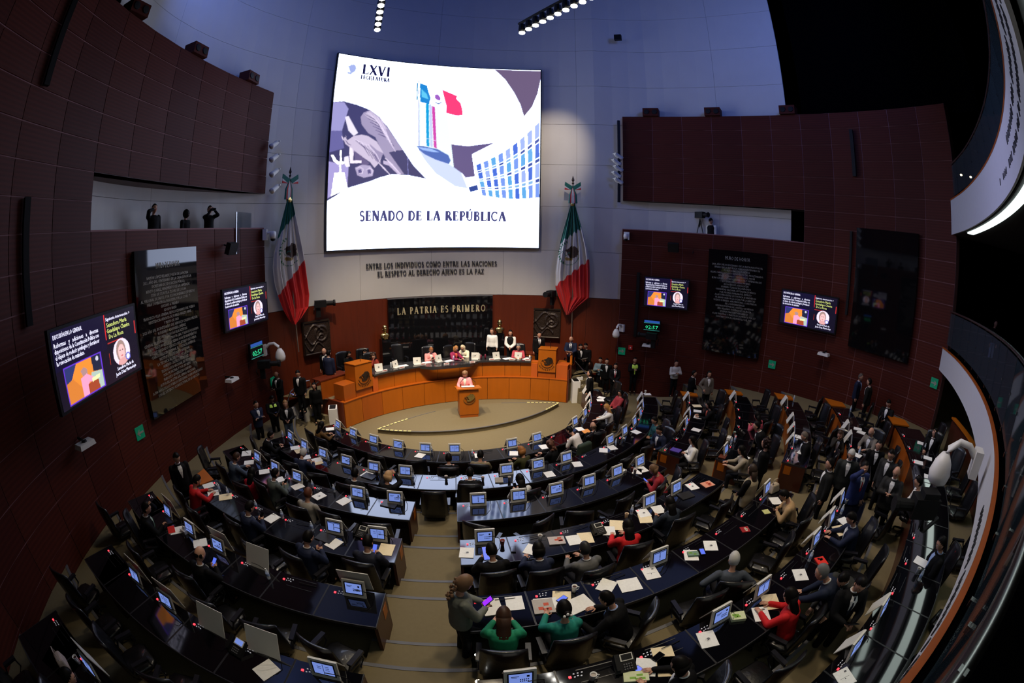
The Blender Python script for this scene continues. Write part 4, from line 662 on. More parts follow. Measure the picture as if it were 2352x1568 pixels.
ITEMS=[
['paper',-2.658,11.611,0.764,13.5,(0.22,0.28,(0.8,0.8,0.78),0),'sheet on the front row desk under the fourth screen'],
['paper',-0.919,11.777,0.764,-13.8,(0.22,0.28,(0.8,0.8,0.78),0),'loose papers before the person in tan top'],
['paper',0.108,11.975,0.764,-3.9,(0.22,0.28,(0.8,0.8,0.78),0),'sheet beside the copper haired person'],
['paper',1.036,12.448,0.764,-19.0,(0.22,0.28,(0.8,0.8,0.78),0),'small note on the front row near brown curls'],
['paper',2.361,13.846,0.764,-22.7,(0.22,0.28,(0.8,0.8,0.78),0),'papers by the white shirted person'],
['paper',-6.183,13.079,0.764,61.9,(0.22,0.28,(0.8,0.8,0.78),0),'notepad under the hands of the mustard jacket person'],
['paper',3.714,17.069,0.764,-56.9,(0.22,0.28,(0.8,0.8,0.78),0),'cream sheet at the right end of the front row'],
['paper',3.617,16.751,0.764,-83.7,(0.22,0.28,(0.8,0.8,0.78),0),'white label sheet below it in front row'],
['paper',-6.432,10.844,1.064,52.2,(0.22,0.28,(0.8,0.8,0.78),0),'papers left of the white haired writer'],
['paper',-5.822,10.326,1.064,56.5,(0.22,0.28,(0.8,0.8,0.78),0),'open papers under the white haired writer'],
['paper',-5.415,10.25,1.064,48.5,(0.22,0.28,(0.8,0.8,0.78),0),'spread cream papers right of the white haired writer'],
['paper',-3.722,9.719,1.064,25.5,(0.22,0.28,(0.8,0.8,0.78),1),'emblem paper on a dark folder in row two'],
['paper',1.031,10.165,1.064,-14.7,(0.22,0.28,(0.8,0.8,0.78),0),'small card on a dark row two desk'],
['paper',1.835,10.716,1.064,-6.7,(0.22,0.28,(0.8,0.8,0.78),0),'sheet beside a tilted blue chair,row two'],
['paper',2.724,11.56,1.064,9.3,(0.22,0.28,(0.8,0.8,0.78),0),'upright sheet in row two beside a screen'],
['paper',3.022,11.723,1.064,-18.1,(0.22,0.28,(0.8,0.8,0.78),0),'second sheet right of it in row two'],
['paper',4.063,12.838,1.064,-34.4,(0.22,0.28,(0.8,0.8,0.78),0),'small white packet in row two'],
['paper',5.559,16.608,1.064,-84.2,(0.22,0.28,(0.8,0.8,0.78),0),'white papers at the right end of row two'],
['paper',-7.525,10.963,1.064,49.1,(0.22,0.28,(0.8,0.8,0.78),0),'sheet under joined hands'],
['paper',-7.416,9.538,1.364,58.1,(0.3,0.28,(0.8,0.8,0.78),0),'wide papers by the wooden wedge,row three'],
['paper',-7.021,9.055,1.364,59.5,(0.22,0.28,(0.8,0.8,0.78),0),'large white sheets by the glasses wearer'],
['paper',-6.302,8.715,1.364,54.7,(0.22,0.28,(0.8,0.8,0.78),0),'papers before the person in red blazer'],
['paper',-5.694,8.43,1.364,40.7,(0.22,0.28,(0.8,0.8,0.78),0),'papers before the grey suited person'],
['paper',-5.051,8.269,1.364,36.8,(0.22,0.28,(0.8,0.8,0.78),0),'small sheet with a pen in row three'],
['paper',-4.345,7.989,1.364,32.3,(0.22,0.28,(0.8,0.8,0.78),1),'emblem sheet on row three'],
['paper',-3.682,7.909,1.364,28.3,(0.22,0.28,(0.8,0.8,0.78),0),'papers beside the last but one left screen,row three'],
['paper',3.393,9.761,1.364,-21.7,(0.22,0.28,(0.8,0.8,0.78),1),'emblem papers before the plaid jacket'],
['paper',3.23,9.681,1.364,14.4,(0.22,0.28,(0.8,0.8,0.78),0),'scattered sheet before the plaid jacket'],
['paper',6.631,13.795,1.364,-68.0,(0.22,0.28,(0.8,0.8,0.78),0),'white sheets in right block row three'],
['paper',6.409,13.22,1.364,-59.4,(0.22,0.28,(0.8,0.8,0.78),0),'open white booklet right block row three'],
['paper',5.907,12.159,1.364,-42.4,(0.22,0.28,(0.8,0.8,0.78),0),'white booklet near the aisle,right block row three'],
['paper',-7.047,7.133,1.664,39.8,(0.22,0.28,(0.8,0.8,0.78),0),'papers under the scarlet sleeve'],
['paper',-6.697,6.866,1.664,47.7,(0.22,0.28,(0.8,0.8,0.78),0),'lower papers before the scarlet jacket'],
['paper',-4.77,6.446,1.664,22.7,(0.22,0.28,(0.8,0.8,0.78),0),'sheet on the row four desk left of a bottle'],
['paper',-3.182,6.005,1.664,24.4,(0.22,0.28,(0.8,0.8,0.78),0),'square sheet between two phone users'],
['paper',-0.73,6.137,1.664,-4.9,(0.22,0.28,(0.8,0.8,0.78),1),'emblem sheet at the aisle corner of row four'],
['paper',0.417,6.271,1.664,26.3,(0.22,0.28,(0.8,0.8,0.78),0),'clipboard sheet by the navy person'],
['paper',1.195,6.542,1.664,-7.8,(0.22,0.28,(0.8,0.8,0.78),0),'white part of an open folder,row four'],
['paper',1.897,6.788,1.664,8.4,(0.22,0.28,(0.8,0.8,0.78),0),'papers near the desk phone,row four'],
['paper',2.738,7.335,1.664,-6.6,(0.22,0.28,(0.8,0.8,0.78),1),'emblem sheet above a cream folder'],
['paper',3.09,7.423,1.664,-8.4,(0.22,0.28,(0.8,0.8,0.78),0),'papers at the resting elbow'],
['paper',4.189,8.252,1.664,-15.3,(0.22,0.28,(0.8,0.8,0.78),1),'folded emblem paper,row four'],
['paper',6.26,9.475,1.664,-27.2,(0.22,0.28,(0.8,0.8,0.78),0),'sheet at the aisle end of the right block'],
['paper',0.101,4.594,1.964,-7.6,(0.22,0.28,(0.8,0.8,0.78),0),'square sheet with glasses on row five'],
['paper',0.548,4.554,1.964,-9.5,(0.3,0.28,(0.8,0.8,0.78),0),'wide sheet under the framed magazine'],
['paper',1.493,4.921,1.964,28.1,(0.22,0.28,(0.8,0.8,0.78),0),'angled white sheet on row five'],
['paper',1.854,4.897,1.964,-10.4,(0.3,0.28,(0.8,0.8,0.78),0),'stack of white papers on row five'],
['paper',2.26,5.129,1.964,-10.4,(0.22,0.28,(0.8,0.8,0.78),2),'leaflet under the tilted blue chair top'],
['paper',3.081,5.464,1.964,10.7,(0.22,0.28,(0.8,0.8,0.78),0),'sheet under a green box'],
['paper',3.537,5.653,1.964,8.6,(0.22,0.28,(0.8,0.8,0.78),1),'emblem sheet on row five'],
['paper',5.629,6.775,1.964,3.3,(0.22,0.28,(0.8,0.8,0.78),0),'white sheet by the beige dress'],
['paper',8.372,9.802,1.964,-39.6,(0.22,0.28,(0.8,0.8,0.78),0),'sheet before the grey haired person'],
['paper',7.811,8.785,1.964,-39.6,(0.22,0.28,(0.8,0.8,0.78),0),'white tray paper with a dark phone'],
['paper',-6.264,4.929,1.964,47.6,(0.22,0.28,(0.8,0.8,0.78),0),'white paper under a red booklet'],
['paper',-5.513,4.803,1.964,44.3,(0.22,0.28,(0.8,0.8,0.78),0),'white folded paper by the bald person'],
['paper',-2.816,2.487,2.264,32.0,(0.22,0.28,(0.8,0.8,0.78),0),'blank sheet on a lower left desk'],
['paper',2.538,3.296,2.264,1.1,(0.22,0.28,(0.8,0.8,0.78),1),'leaflet with a small emblem on row six'],
['paper',3.477,3.523,2.264,7.4,(0.22,0.28,(0.8,0.8,0.78),2),'leaflet under the red sleeves'],
['paper',4.543,4.11,2.264,12.8,(0.22,0.28,(0.8,0.8,0.78),1),'emblem sheet touched by a hand'],
['paper',6.401,5.155,2.264,-5.4,(0.22,0.28,(0.8,0.8,0.78),0),'raised sheets in the navy person hands'],
['paper',1.63,3.011,2.264,14.7,(0.22,0.28,(0.8,0.8,0.78),0),'sheets by a desk phone,row six'],
['paper',10.468,9.215,2.264,-47.3,(0.22,0.28,(0.8,0.8,0.78),0),'white sheets at the right end of row six'],
['paper',10.387,8.944,2.264,-26.3,(0.22,0.28,(0.8,0.8,0.78),0),'grey sheet near the right end of row six'],
['paper',8.987,7.662,2.264,-19.2,(0.22,0.28,(0.8,0.8,0.78),0),'small white papers near the white haired person'],
['paper',3.852,1.753,2.564,-1.5,(0.22,0.28,(0.8,0.8,0.78),2),'leaflet on the back row desk at the bottom right'],
['paper',6.735,3.063,2.564,-22.2,(0.22,0.28,(0.8,0.8,0.78),0),'white sheet with a pencil on the back row'],
['paper',11.417,7.021,2.564,-37.9,(0.22,0.28,(0.8,0.8,0.78),0),'crumpled white sheet on the upper back row'],
['paper',10.732,6.183,2.564,-39.3,(0.22,0.28,(0.8,0.8,0.78),0),'white sheet beside a bottle,upper back row'],
['paper',10.138,6.113,2.564,-42.8,(0.22,0.28,(0.8,0.8,0.78),0),'second white sheet below it,upper back row'],
['paper',9.755,5.379,2.564,-40.1,(0.22,0.28,(0.8,0.8,0.78),0),'white sheet on a dark case,back row'],
['paper',2.545,13.661,0.762,-12.3,(0.24,0.32,(0.75,0.3,0.08),0),'orange folder on a front row desk'],
['paper',-5.352,10.103,1.062,47.7,(0.24,0.32,(0.8,0.68,0.45),0),'cream folder beneath spread papers,row two'],
['paper',-6.3,6.847,1.662,50.8,(0.24,0.32,(0.8,0.68,0.45),0),'cream folder with a bottle on it'],
['paper',-2.17,6.038,1.662,4.3,(0.24,0.32,(0.8,0.68,0.45),0),'cream folder at the left aisle corner'],
['paper',1.422,6.6,1.662,-4.0,(0.24,0.32,(0.8,0.68,0.45),0),'cream folder opened in row four'],
['paper',2.088,6.966,1.662,7.2,(0.24,0.32,(0.8,0.68,0.45),0),'cream folder behind the desk phone'],
['paper',2.727,7.143,1.662,3.9,(0.24,0.32,(0.8,0.68,0.45),0),'cream folder under an emblem sheet'],
['paper',0.784,4.68,1.962,1.4,(0.24,0.32,(0.8,0.68,0.45),0),'cream papers with a phone on row five'],
['paper',3.74,3.714,2.262,11.2,(0.24,0.32,(0.8,0.68,0.45),0),'cream folder under two hands'],
['paper',1.908,2.967,2.262,13.7,(0.24,0.32,(0.8,0.68,0.45),0),'cream folder at the bottom of row six'],
['paper',1.894,3.146,2.262,3.6,(0.24,0.32,(0.8,0.68,0.45),0),'cream sheet under a dark phone'],
['paper',6.105,4.939,2.262,6.0,(0.24,0.32,(0.8,0.68,0.45),0),'cream papers spilling at row six'],
['paper',6.835,14.328,1.362,-86.4,(0.24,0.32,(0.8,0.68,0.45),0),'cream folder at right block row three'],
['paper',-6.173,10.692,1.062,45.0,(0.24,0.32,(0.8,0.68,0.45),0),'cream folder left of the writer'],
['bottle',-5.995,13.115,0.764,40.8,(),'water bottle beside the mustard jacket'],
['bottle',-5.004,12.526,0.764,29.0,(),'water bottle at the second front screen'],
['bottle',-4.176,12.193,0.764,19.8,(),'water bottle at the third front screen'],
['bottle',-2.337,11.824,0.764,0.4,(),'water bottle at the fifth front screen'],
['bottle',-1.109,11.735,0.764,-11.9,(),'small bottle before the tan top'],
['bottle',2.537,14.426,0.764,-58.4,(),'bottle near the orange folder'],
['bottle',-7.218,11.489,1.064,39.8,(),'bottle before the joined hands'],
['bottle',-6.588,11.064,1.064,34.1,(),'bottle at the first row two screen'],
['bottle',-5.888,10.664,1.064,28.0,(),'bottle at the second row two screen'],
['bottle',-5.049,10.276,1.064,21.1,(),'bottles by the third row two screen'],
['bottle',-3.427,9.966,1.064,8.6,(),'water bottle behind the blond phone user'],
['bottle',-2.425,9.624,1.064,0.9,(),'water bottle at the sixth row two screen'],
['bottle',3.167,11.898,1.064,-44.8,(),'water bottle in row two right half'],
['bottle',-6.605,9.042,1.364,27.3,(),'bottle by the glasses wearer screen'],
['bottle',-6.178,9.031,1.364,24.9,(),'bottle at the red blazer screen'],
['bottle',-5.482,8.583,1.364,19.8,(),'bottle with blue label,row three'],
['bottle',-4.643,8.309,1.364,14.4,(),'tall bottle with red label,row three'],
['bottle',-4.046,8.242,1.364,10.8,(),'bottle left of an empty row three desk'],
['bottle',-3.184,8.184,1.364,5.5,(),'bottle beside the sixth row three screen'],
['bottle',-2.337,7.995,1.364,0.2,(),'bottle at the aisle laptop'],
['bottle',-6.588,7.013,1.664,22.4,(),'bottle before the scarlet jacket'],
['bottle',-6.265,6.938,1.664,20.8,(),'bottle on the cream folder'],
['bottle',-5.286,6.668,1.664,15.6,(),'bottle above the navy phone user'],
['bottle',-4.536,6.519,1.664,11.6,(),'bottle right of the sheet in row four'],
['bottle',-3.747,6.296,1.664,7.4,(),'bottle by the navy red phone user'],
['bottle',-2.566,6.427,1.664,1.4,(),'bottle next to a paper cup,row four'],
['bottle',2.475,7.333,1.664,-25.4,(),'tall bottle beside a cup,row four'],
['bottle',6.259,10.34,1.664,-50.5,(),'bottle on the white cloth papers'],
['bottle',6.442,10.464,1.664,-51.6,(),'second bottle on the white cloth papers'],
['bottle',-3.745,4.436,1.964,6.4,(),'clear bottle on an unlit desk,row five left'],
['bottle',7.323,8.566,1.964,-47.5,(),'bottle on a right block desk,row five'],
['bottle',10.292,12.834,1.964,-70.1,(),'small bottle at the top of right block row five'],
['bottle',4.902,4.378,2.264,-28.9,(),'bottle between an emblem sheet and a red notebook'],
['bottle',6.5,5.434,2.264,-36.3,(),'bottle above the navy person papers'],
['bottle',9.089,7.689,2.264,-49.5,(),'bottle near the white haired person'],
['bottle',11.392,10.629,2.264,-63.7,(),'bottle at the right end of row six'],
['bottle',6.307,2.711,2.564,-30.4,(),'blue labelled bottle on the back row'],
['bottle',11.033,6.596,2.564,-51.0,(),'bottle on the upper back row'],
['cup',0.267,12.218,0.764,-26.4,((0.5,0.12,0.06),),'orange tumbler in front row'],
['cup',1.967,13.307,0.764,-46.2,((0.3,0.3,0.3),),'clear tumbler in front row'],
['cup',3.502,15.95,0.764,-76.0,((0.5,0.02,0.03),),'red cup near the copper haired person'],
['cup',-4.051,9.778,1.064,12.9,((0.6,0.55,0.48),),'paper cup in row two'],
['cup',-3.432,9.723,1.064,8.4,((0.06,0.02,0.02),),'dark tumbler before the blond phone user'],
['cup',-1.6,9.744,1.064,-5.2,((0.55,0.5,0.45),),'paper cup on a bright row two desk'],
['cup',-0.674,9.775,1.064,-12.0,((0.55,0.4,0.35),),'pink cup before the broad suited person'],
['cup',-0.007,9.807,1.064,-16.8,((0.5,0.45,0.4),),'cup beside a dark notebook,row two'],
['cup',3.468,12.132,1.064,-47.6,((0.7,0.68,0.6),),'white cup with lid in row two'],
['cup',3.748,12.179,1.064,-49.2,((0.1,0.1,0.1),),'dark cup in row two'],
['cup',5.497,16.721,1.064,-85.0,((0.7,0.68,0.6),),'white cup at the right end of row two'],
['cup',3.087,9.67,1.364,-34.9,((0.12,0.02,0.015),),'dark red tumbler in row three'],
['cup',3.144,9.572,1.364,-34.8,((0.5,0.4,0.38),),'cup behind the dark red tumbler'],
['cup',-2.431,6.312,1.664,0.7,((0.6,0.55,0.48),),'paper cup by the fourth row screen'],
['cup',-0.11,6.392,1.664,-11.3,((0.25,0.03,0.02),),'red travel tumbler at the aisle side of row four'],
['cup',0.57,6.561,1.664,-14.8,((0.6,0.6,0.58),),'white cup on a napkin,row four'],
['cup',2.331,7.187,1.664,-24.4,((0.6,0.45,0.3),),'cardboard cup by the tall bottle'],
['cup',6.653,10.913,1.664,-54.1,((0.3,0.4,0.3),),'green cup by the big desk phone'],
['cup',0.98,4.833,1.964,-14.6,((0.75,0.75,0.73),),'white mug on row five'],
['cup',5.846,6.91,1.964,-37.8,((0.7,0.68,0.62),),'paper cup by the beige dress'],
['cup',7.989,9.401,1.964,-52.1,((0.7,0.68,0.62),),'white cup in right block row five'],
['cup',-5.78,4.982,1.964,15.7,((0.4,0.38,0.35),),'paper cup at a row five screen'],
['cup',6.859,5.711,2.264,-38.1,((0.6,0.58,0.5),),'paper cup on row six'],
['cup',0.971,2.914,2.264,-12.7,((0.75,0.75,0.73),),'white coffee cup at the bottom edge'],
['cup',-5.126,0.92,2.564,9.7,((0.75,0.73,0.7),),'white mug on the lower left wooden wedge'],
['cup',6.384,2.859,2.564,-30.8,((0.6,0.6,0.6),),'white cup on the back row'],
['phone',0.085,6.269,1.674,-2.1,((0.01,0.01,0.015),),'dark phone on row four'],
['phone',3.312,5.505,1.974,4.7,((0.1,0.2,0.9),),'blue lit phone on row five'],
['phone',1.812,3.146,2.274,53.9,((0.01,0.01,0.015),),'dark phone on a cream sheet,row six'],
['phone',0.788,4.658,1.974,46.4,((0.1,0.2,0.9),),'violet lit phone on cream papers'],
['phone',7.777,8.743,1.974,30.7,((0.01,0.01,0.015),),'dark phone on a white tray paper'],
['phone',1.548,2.961,2.274,-34.9,((0.1,0.2,0.9),),'blue lit phone at the bottom of row six'],
['laptop',-2.614,7.987,1.364,11.9,(),'closed dark laptop at row three aisle desk'],
['laptop',-3.401,6.134,1.664,15.6,(),'closed dark laptop on row four'],
['laptop',3.887,7.883,1.664,-18.0,(),'dark open laptop tray,row four'],
['laptop',-6.668,5.196,1.964,34.7,(),'tablet with dark screen,row five'],
['laptop',-3.625,9.641,1.064,19.7,(),'dark folder under an emblem paper'],
['book',-0.27,9.819,1.064,-5.0,(0.2,0.26,0.02,(0.3,0.26,0.2)),'dark notebook with cream cover on row two'],
['book',4.693,10.783,1.364,-46.6,(0.24,0.3,0.02,(0.08,0.05,0.3)),'purple tablet at row three end'],
['book',0.871,6.528,1.664,-6.3,(0.3,0.24,0.02,(0.45,0.4,0.38)),'magazine with red picture,row four'],
['book',4.607,8.285,1.664,-17.2,(0.3,0.24,0.01,(0.7,0.3,0.2)),'magazine with orange picture,row four'],
['book',-6.39,4.888,1.964,43.1,(0.26,0.16,0.015,(0.55,0.02,0.015)),'red booklet on row five'],
['book',3.116,5.47,1.964,5.6,(0.2,0.12,0.04,(0.16,0.26,0.2)),'green box on a white sheet'],
['book',4.422,5.969,1.964,4.5,(0.18,0.18,0.01,(0.3,0.01,0.015)),'dark red patterned square on row five'],
['book',5.19,6.437,1.964,0.7,(0.16,0.16,0.006,(0.5,0.5,0.2)),'pale yellow note on row five'],
['book',3.096,3.573,2.264,8.7,(0.22,0.16,0.05,(0.6,0.65,0.4)),'white and green box on row six'],
['book',5.119,4.268,2.264,5.5,(0.2,0.24,0.02,(0.7,0.03,0.02)),'red notebook with black phone on it'],
['book',0.509,4.518,1.964,-7.3,(0.3,0.3,0.02,(0.4,0.36,0.33)),'framed magazine in a dark case on row five'],
['book',0.958,4.506,1.964,-29.2,(0.52,0.3,0.012,(0.75,0.74,0.7)),'open notebook pages on row five'],
['book',-0.22,4.491,1.964,-14.2,(0.26,0.34,0.02,(0.7,0.68,0.62)),'open book under a hand on row five'],
['book',1.48,2.873,2.264,5.4,(0.3,0.16,0.03,(0.6,0.65,0.4)),'white and green leaflet box,row six bottom'],
['book',5.649,9.637,1.664,-50.7,(0.28,0.2,0.02,(0.12,0.03,0.015)),'brown leather binder at the right block end'],
['telephone',-2.749,6.39,1.664,12.3,(0,),'desk telephone beside the paper cup'],
['telephone',1.68,6.763,1.664,-20.5,(0,),'desk telephone tilted in row four'],
['telephone',6.921,10.939,1.664,-45.0,(0,),'large desk telephone in the right block'],
['telephone',-3.314,2.649,2.264,13.9,(1,),'desk telephone with lit display,lower left'],
['telephone',1.367,3.073,2.264,-9.4,(0,),'desk telephone at the bottom centre'],
['bag',5.785,7.167,1.964,-18.3,((0.45,0.36,0.25),),'beige bag on the row five desk'],
['bag',-5.297,0.694,2.564,20.2,((0.4,0.32,0.28),),'beige handbag on the wooden wedge'],
['tissue',-6.056,4.973,1.964,16.8,(),'white tissue box on row five'],
['tissue',2.827,9.645,1.364,-33.5,(),'white tissue box in row three'],
['tissue',6.359,10.697,1.664,-52.3,(),'white cloth bundle on the right block desk']]
cF=(.25,10.19);RF=10.91;cL=(14.39,11.31);RL=24.2;cR=(.02,6.88);RR_=14.18;C0=(-2.3,17.4)
RW=[5.42,7.45,9.22,10.98,12.8,14.6,16.5]
def pF(a,R=RF,c=cF): return (c[0]+R*sin(rad(a)),c[1]+R*cos(rad(a)))
def angF(x,y,c=cF): return math.degrees(math.atan2(x-c[0],y-c[1]))
# ---------- text pre-pass (before the scene grows) ----------
MURO_L=["RAMÓN LÓPEZ VELARDE, POETA DE LA PATRIA","2021, AÑO DEL CENTENARIO DE LA CREACIÓN DE LA","SECRETARÍA DE EDUCACIÓN PÚBLICA","BENITO JUÁREZ, BENEMÉRITO DE LAS AMÉRICAS","SITIO DE CUAUTLA 72 DÍAS DE LUCHA","AL PERSONAL DE SALUD, POR SUS INCANSABLES ESFUERZOS","PARA COMBATIR LA PANDEMIA POR LA COVID 19","GUSTAVO A. MADERO","ADOLFO BASSÓ","FRANCISCO VILLA GENERAL REVOLUCIONARIO DEL PUEBLO","RESISTENCIA HEROICA DE PUEBLA MARZO ABRIL","Y MAYO DE 1863","2023 AÑO DEL BICENTENARIO DEL HEROICO COLEGIO MILITAR","RUDESINDO CANTARELL JIMÉNEZ","ESCUADRÓN 201 ÁGUILAS AZTECAS","GENERAL FELIPE ÁNGELES PATRIOTA LEAL Y REVOLUCIONARIO","A LOS TRES JUANES DE LA SIERRA NORTE BENEMÉRITOS","ILUSTRES EN GRADO HEROICO DEL ESTADO DE PUEBLA","CARLOS PELLICER CÁMARA, EL POETA DE AMÉRICA","INSTITUTO POLITÉCNICO NACIONAL","LA TÉCNICA AL SERVICIO DE LA PATRIA","HEBERTO CASTILLO MARTÍNEZ","TECNOLÓGICO NACIONAL DE MÉXICO","POR MI PATRIA Y POR MI BIEN","FRANCISCO GONZÁLEZ BOCANEGRA","AUTOR DE LA LETRA DEL HIMNO NACIONAL","A 500 AÑOS DE LOS PUEBLOS INDÍGENAS Y AFROMEXICANOS","SON EL SUSTENTO PLURICULTURAL DE LA NACIÓN"]
MURO_R=["2024, AÑO DEL BICENTENARIO DE LA INSTAURACIÓN DEL","SENADO DE LA REPÚBLICA Y SESQUICENTENARIO DE","SU RESTAURACIÓN EN MÉXICO","FELIPE CARRILLO PUERTO BENEMÉRITO DEL PROLETARIADO,","REVOLUCIONARIO Y DEFENSOR DEL MAYAB","ELVIA CARRILLO PUERTO, SUFRAGISTA Y DEFENSORA DE","LOS DERECHOS DE LAS MUJERES","XICOHTÉNCATL AXAYACATZIN","GUERRERO TLAXCALTECA INDÓMITO","UNIVERSIDAD NACIONAL AUTÓNOMA DE MÉXICO","POR MI RAZA HABLARÁ EL ESPÍRITU","A LAS SUFRAGISTAS QUE NUNCA SE RINDIERON","NI ABANDONARON LA LUCHA POR LA LIBERTAD","VICENTE GUERRERO, AFROMEXICANO, CONSUMADOR","DE LA INDEPENDENCIA","HERMANOS REVUELTAS, ORGULLO DE MÉXICO","SEN. BELISARIO DOMÍNGUEZ PALENCIA","IFIGENIA MARTÍNEZ HERNÁNDEZ","A LAS MAESTRAS Y MAESTROS DE MÉXICO POR SU","CONTRIBUCIÓN AL DESARROLLO DEL PAÍS"]
TX={}
def muro_text(lines,key,ztop,zbot,maxw):
    mb=MB();v,f=sans('MURO DE HONOR',.23,1.15,depth=.006);mb.add(v+np.array([0,0,ztop+.26]),f)
    ml=max(len(l) for l in lines)
    for i,l in enumerate(lines):
        z=ztop-(ztop-zbot)*i/(len(lines)-1);v,f=sans(l,.11,maxw*len(l)/ml,depth=.005);mb.add(v+np.array([0,0,z]),f)
    return mb.mesh('engraved_text',M_paletext)
TX['L']=muro_text(MURO_L,'L',6.42,3.3,2.75);TX['R']=muro_text(MURO_R,'R',6.45,4.2,2.45)
M_tvtext=mat('tv_text_white',(.8,.8,.8),.5,em=(.8,.78,1),es=1.3);M_tvyel=mat('tv_text_yellow',(.6,.6,.1),.5,em=(.75,.85,.25),es=1)
def tv_text():
    mb=MB()
    for t,s,x,z,wd in [("DISCUSIÓN EN LO GENERAL",.12,-.86,.6,.82),("Reformas   y   adiciones   a   diversas",.13,-.62,.44,1.3),("disposiciones de la Constitución Política con",.13,-.62,.33,1.3),("el objeto de reducir privilegios y fortalecer",.13,-.62,.22,1.3),("la revocación de mandato.",.13,-.86,.11,.8)]:
        v,f=sans(t,s,wd,depth=.002);mb.add(v+np.array([x,0,z]),f)
    for t,s,x,z,wd in [("Siguiente intervención >",.1,.72,.6,.85),("Senadora María de",.11,.78,-.55,.6),("Jesús Díaz Marmolejo",.11,.78,-.66,.75)]:
        v,f=sans(t,s,wd,depth=.002);mb.add(v+np.array([x,0,z]),f)
    m2=MB()
    for t,x,z,wd in [("Senadora María",.66,.46,.7),("Guadalupe Chavira",.7,.33,.8),("De La Rosa",.6,.2,.5)]:
        v,f=sans(t,.14,wd,depth=.002);m2.add(v+np.array([x,0,z]),f)
    return mb,m2
TVT=tv_text()
v_,f_=sans("02:57",.34,.78,depth=.004);TX['clk']=(v_,f_)
# ---------- floor: tiers of the hemicycle ----------
fl_=struct('floor')
mb=MB()
NL=64
B0=[(-24,-6),(24,-6),(24,30),(-24,30)]
mb.add([(x,y,-.12) for x,y in B0]+[(x,y,0) for x,y in B0],[(4,5,6,7),(0,3,2,1),(0,1,5,4),(1,2,6,5),(2,3,7,6),(3,0,4,7)]);mb.build('carpet',M_carpet,fl_)
def ringC(mb,R0,R1,a0,a1,z0,z1,n=60,m=0): # ang measured from -Y toward +X
    return mb.ring(C0,R0,R1,180-a1,180-a0,z0,z1,n,m)
for n in range(2,9):
    R0=(RW[n-1] if n<8 else 18.3)-.7;mb=MB();ringC(mb,R0,26,-70,91 if n<4 else 96,.3*(n-2),.3*(n-1),72);mb.build('carpet_tier',M_carpet,fl_)
    mb=MB();ringC(mb,R0-.015,R0+.05,-70,91 if n<4 else 96,.3*(n-1)-.05,.3*(n-1)+.008,72);mb.build('step_edge',M_nose,fl_)
    if n>=3:  # half steps in the two aisles
        for a0,a1 in ((1.3,7.6),(38.6,44.6)):
            mb=MB();ringC(mb,R0-.62,R0,a0,a1,.3*(n-2),.3*(n-2)+.15,6);mb.build('aisle_step',M_carpet,fl_)
            mb=MB();ringC(mb,R0-.63,R0-.57,a0,a1,.3*(n-2)+.1,.3*(n-2)+.157,6);mb.build('step_edge',M_nose,fl_)
mb=MB()
for i in range(9):
    a=79+i*1.15;ringC(mb,6.745,6.79,a,a+.55,.302,.31,2)
mb.build('yellow_edge_dash',mat('pale_yellow_tape',(.65,.6,.25),.6,noise=.05),fl_)
# low lens platform in front of the rostrum
pl=thing('stage_platform','low lens-shaped beige platform with dark edge before the rostrum','platform')
# front arc: centre (-4.11,21.91) R 7.28 ; back arc concave chord
c1=(-4.11,21.91);R1=7.28
A=[];
for i in range(25):
    t=i/24;a=rad(-6.5+(58.+6.5)*t) ;A.append((c1[0]+R1*sin(a),c1[1]-R1*cos(a)))
e0,e1=np.array(A[0]),np.array(A[-1]);B=[]
for i in range(1,24):
    t=i/24;p=e1*(1-t)+e0*t;nrm=np.array([-(e1-e0)[1],(e1-e0)[0]]);nrm/=np.linalg.norm(nrm);p=p+nrm*1.25*sin(PI*t);B.append(tuple(p))
pts=A+B;K=len(pts)
mb=MB();tri=tessellate_polygon([[Vector((x,y,0)) for x,y in pts]])
mb.add([(x,y,.165) for x,y in pts]+[(x,y,0) for x,y in pts],[tuple(q) for q in tri]+[(i,(i+1)%K,K+(i+1)%K,K+i) for i in range(K)]);mb.build('deck',M_carpet,pl)
mb=MB();mb.tube([(x,y,.16) for x,y in A],.022,6);mb.build('front_edge_trim',M_nose,pl)
mb=MB();mb.tube([(x,y,.168) for x,y in [A[-1]]+B[:7]],.012,5);mb.tube([(x,y,.168) for x,y in B[-8:]+[A[0]]],.012,5);mb.build('back_edge_trim',M_nose,pl)
mb=MB()
for side in (0,1):
    L=(A[:5] if side==0 else A[-4:]);L2=(B[-4:]+[A[0]] if side==0 else [A[-1]]+B[:4])
    for LL in (L,L2):
        for p,q in zip(LL[:-1],LL[1:]):
            p=np.array(p);q=np.array(q)
            for k in range(2):
                m_=p+(q-p)*(k+.3)/2;d=q-p;mb.box((m_[0],m_[1],.184),(.12,.07,.006),math.atan2(d[1],d[0]))
mb.build('hazard_stripe',mat('pale_yellow_tape',(.65,.6,.25)),pl)
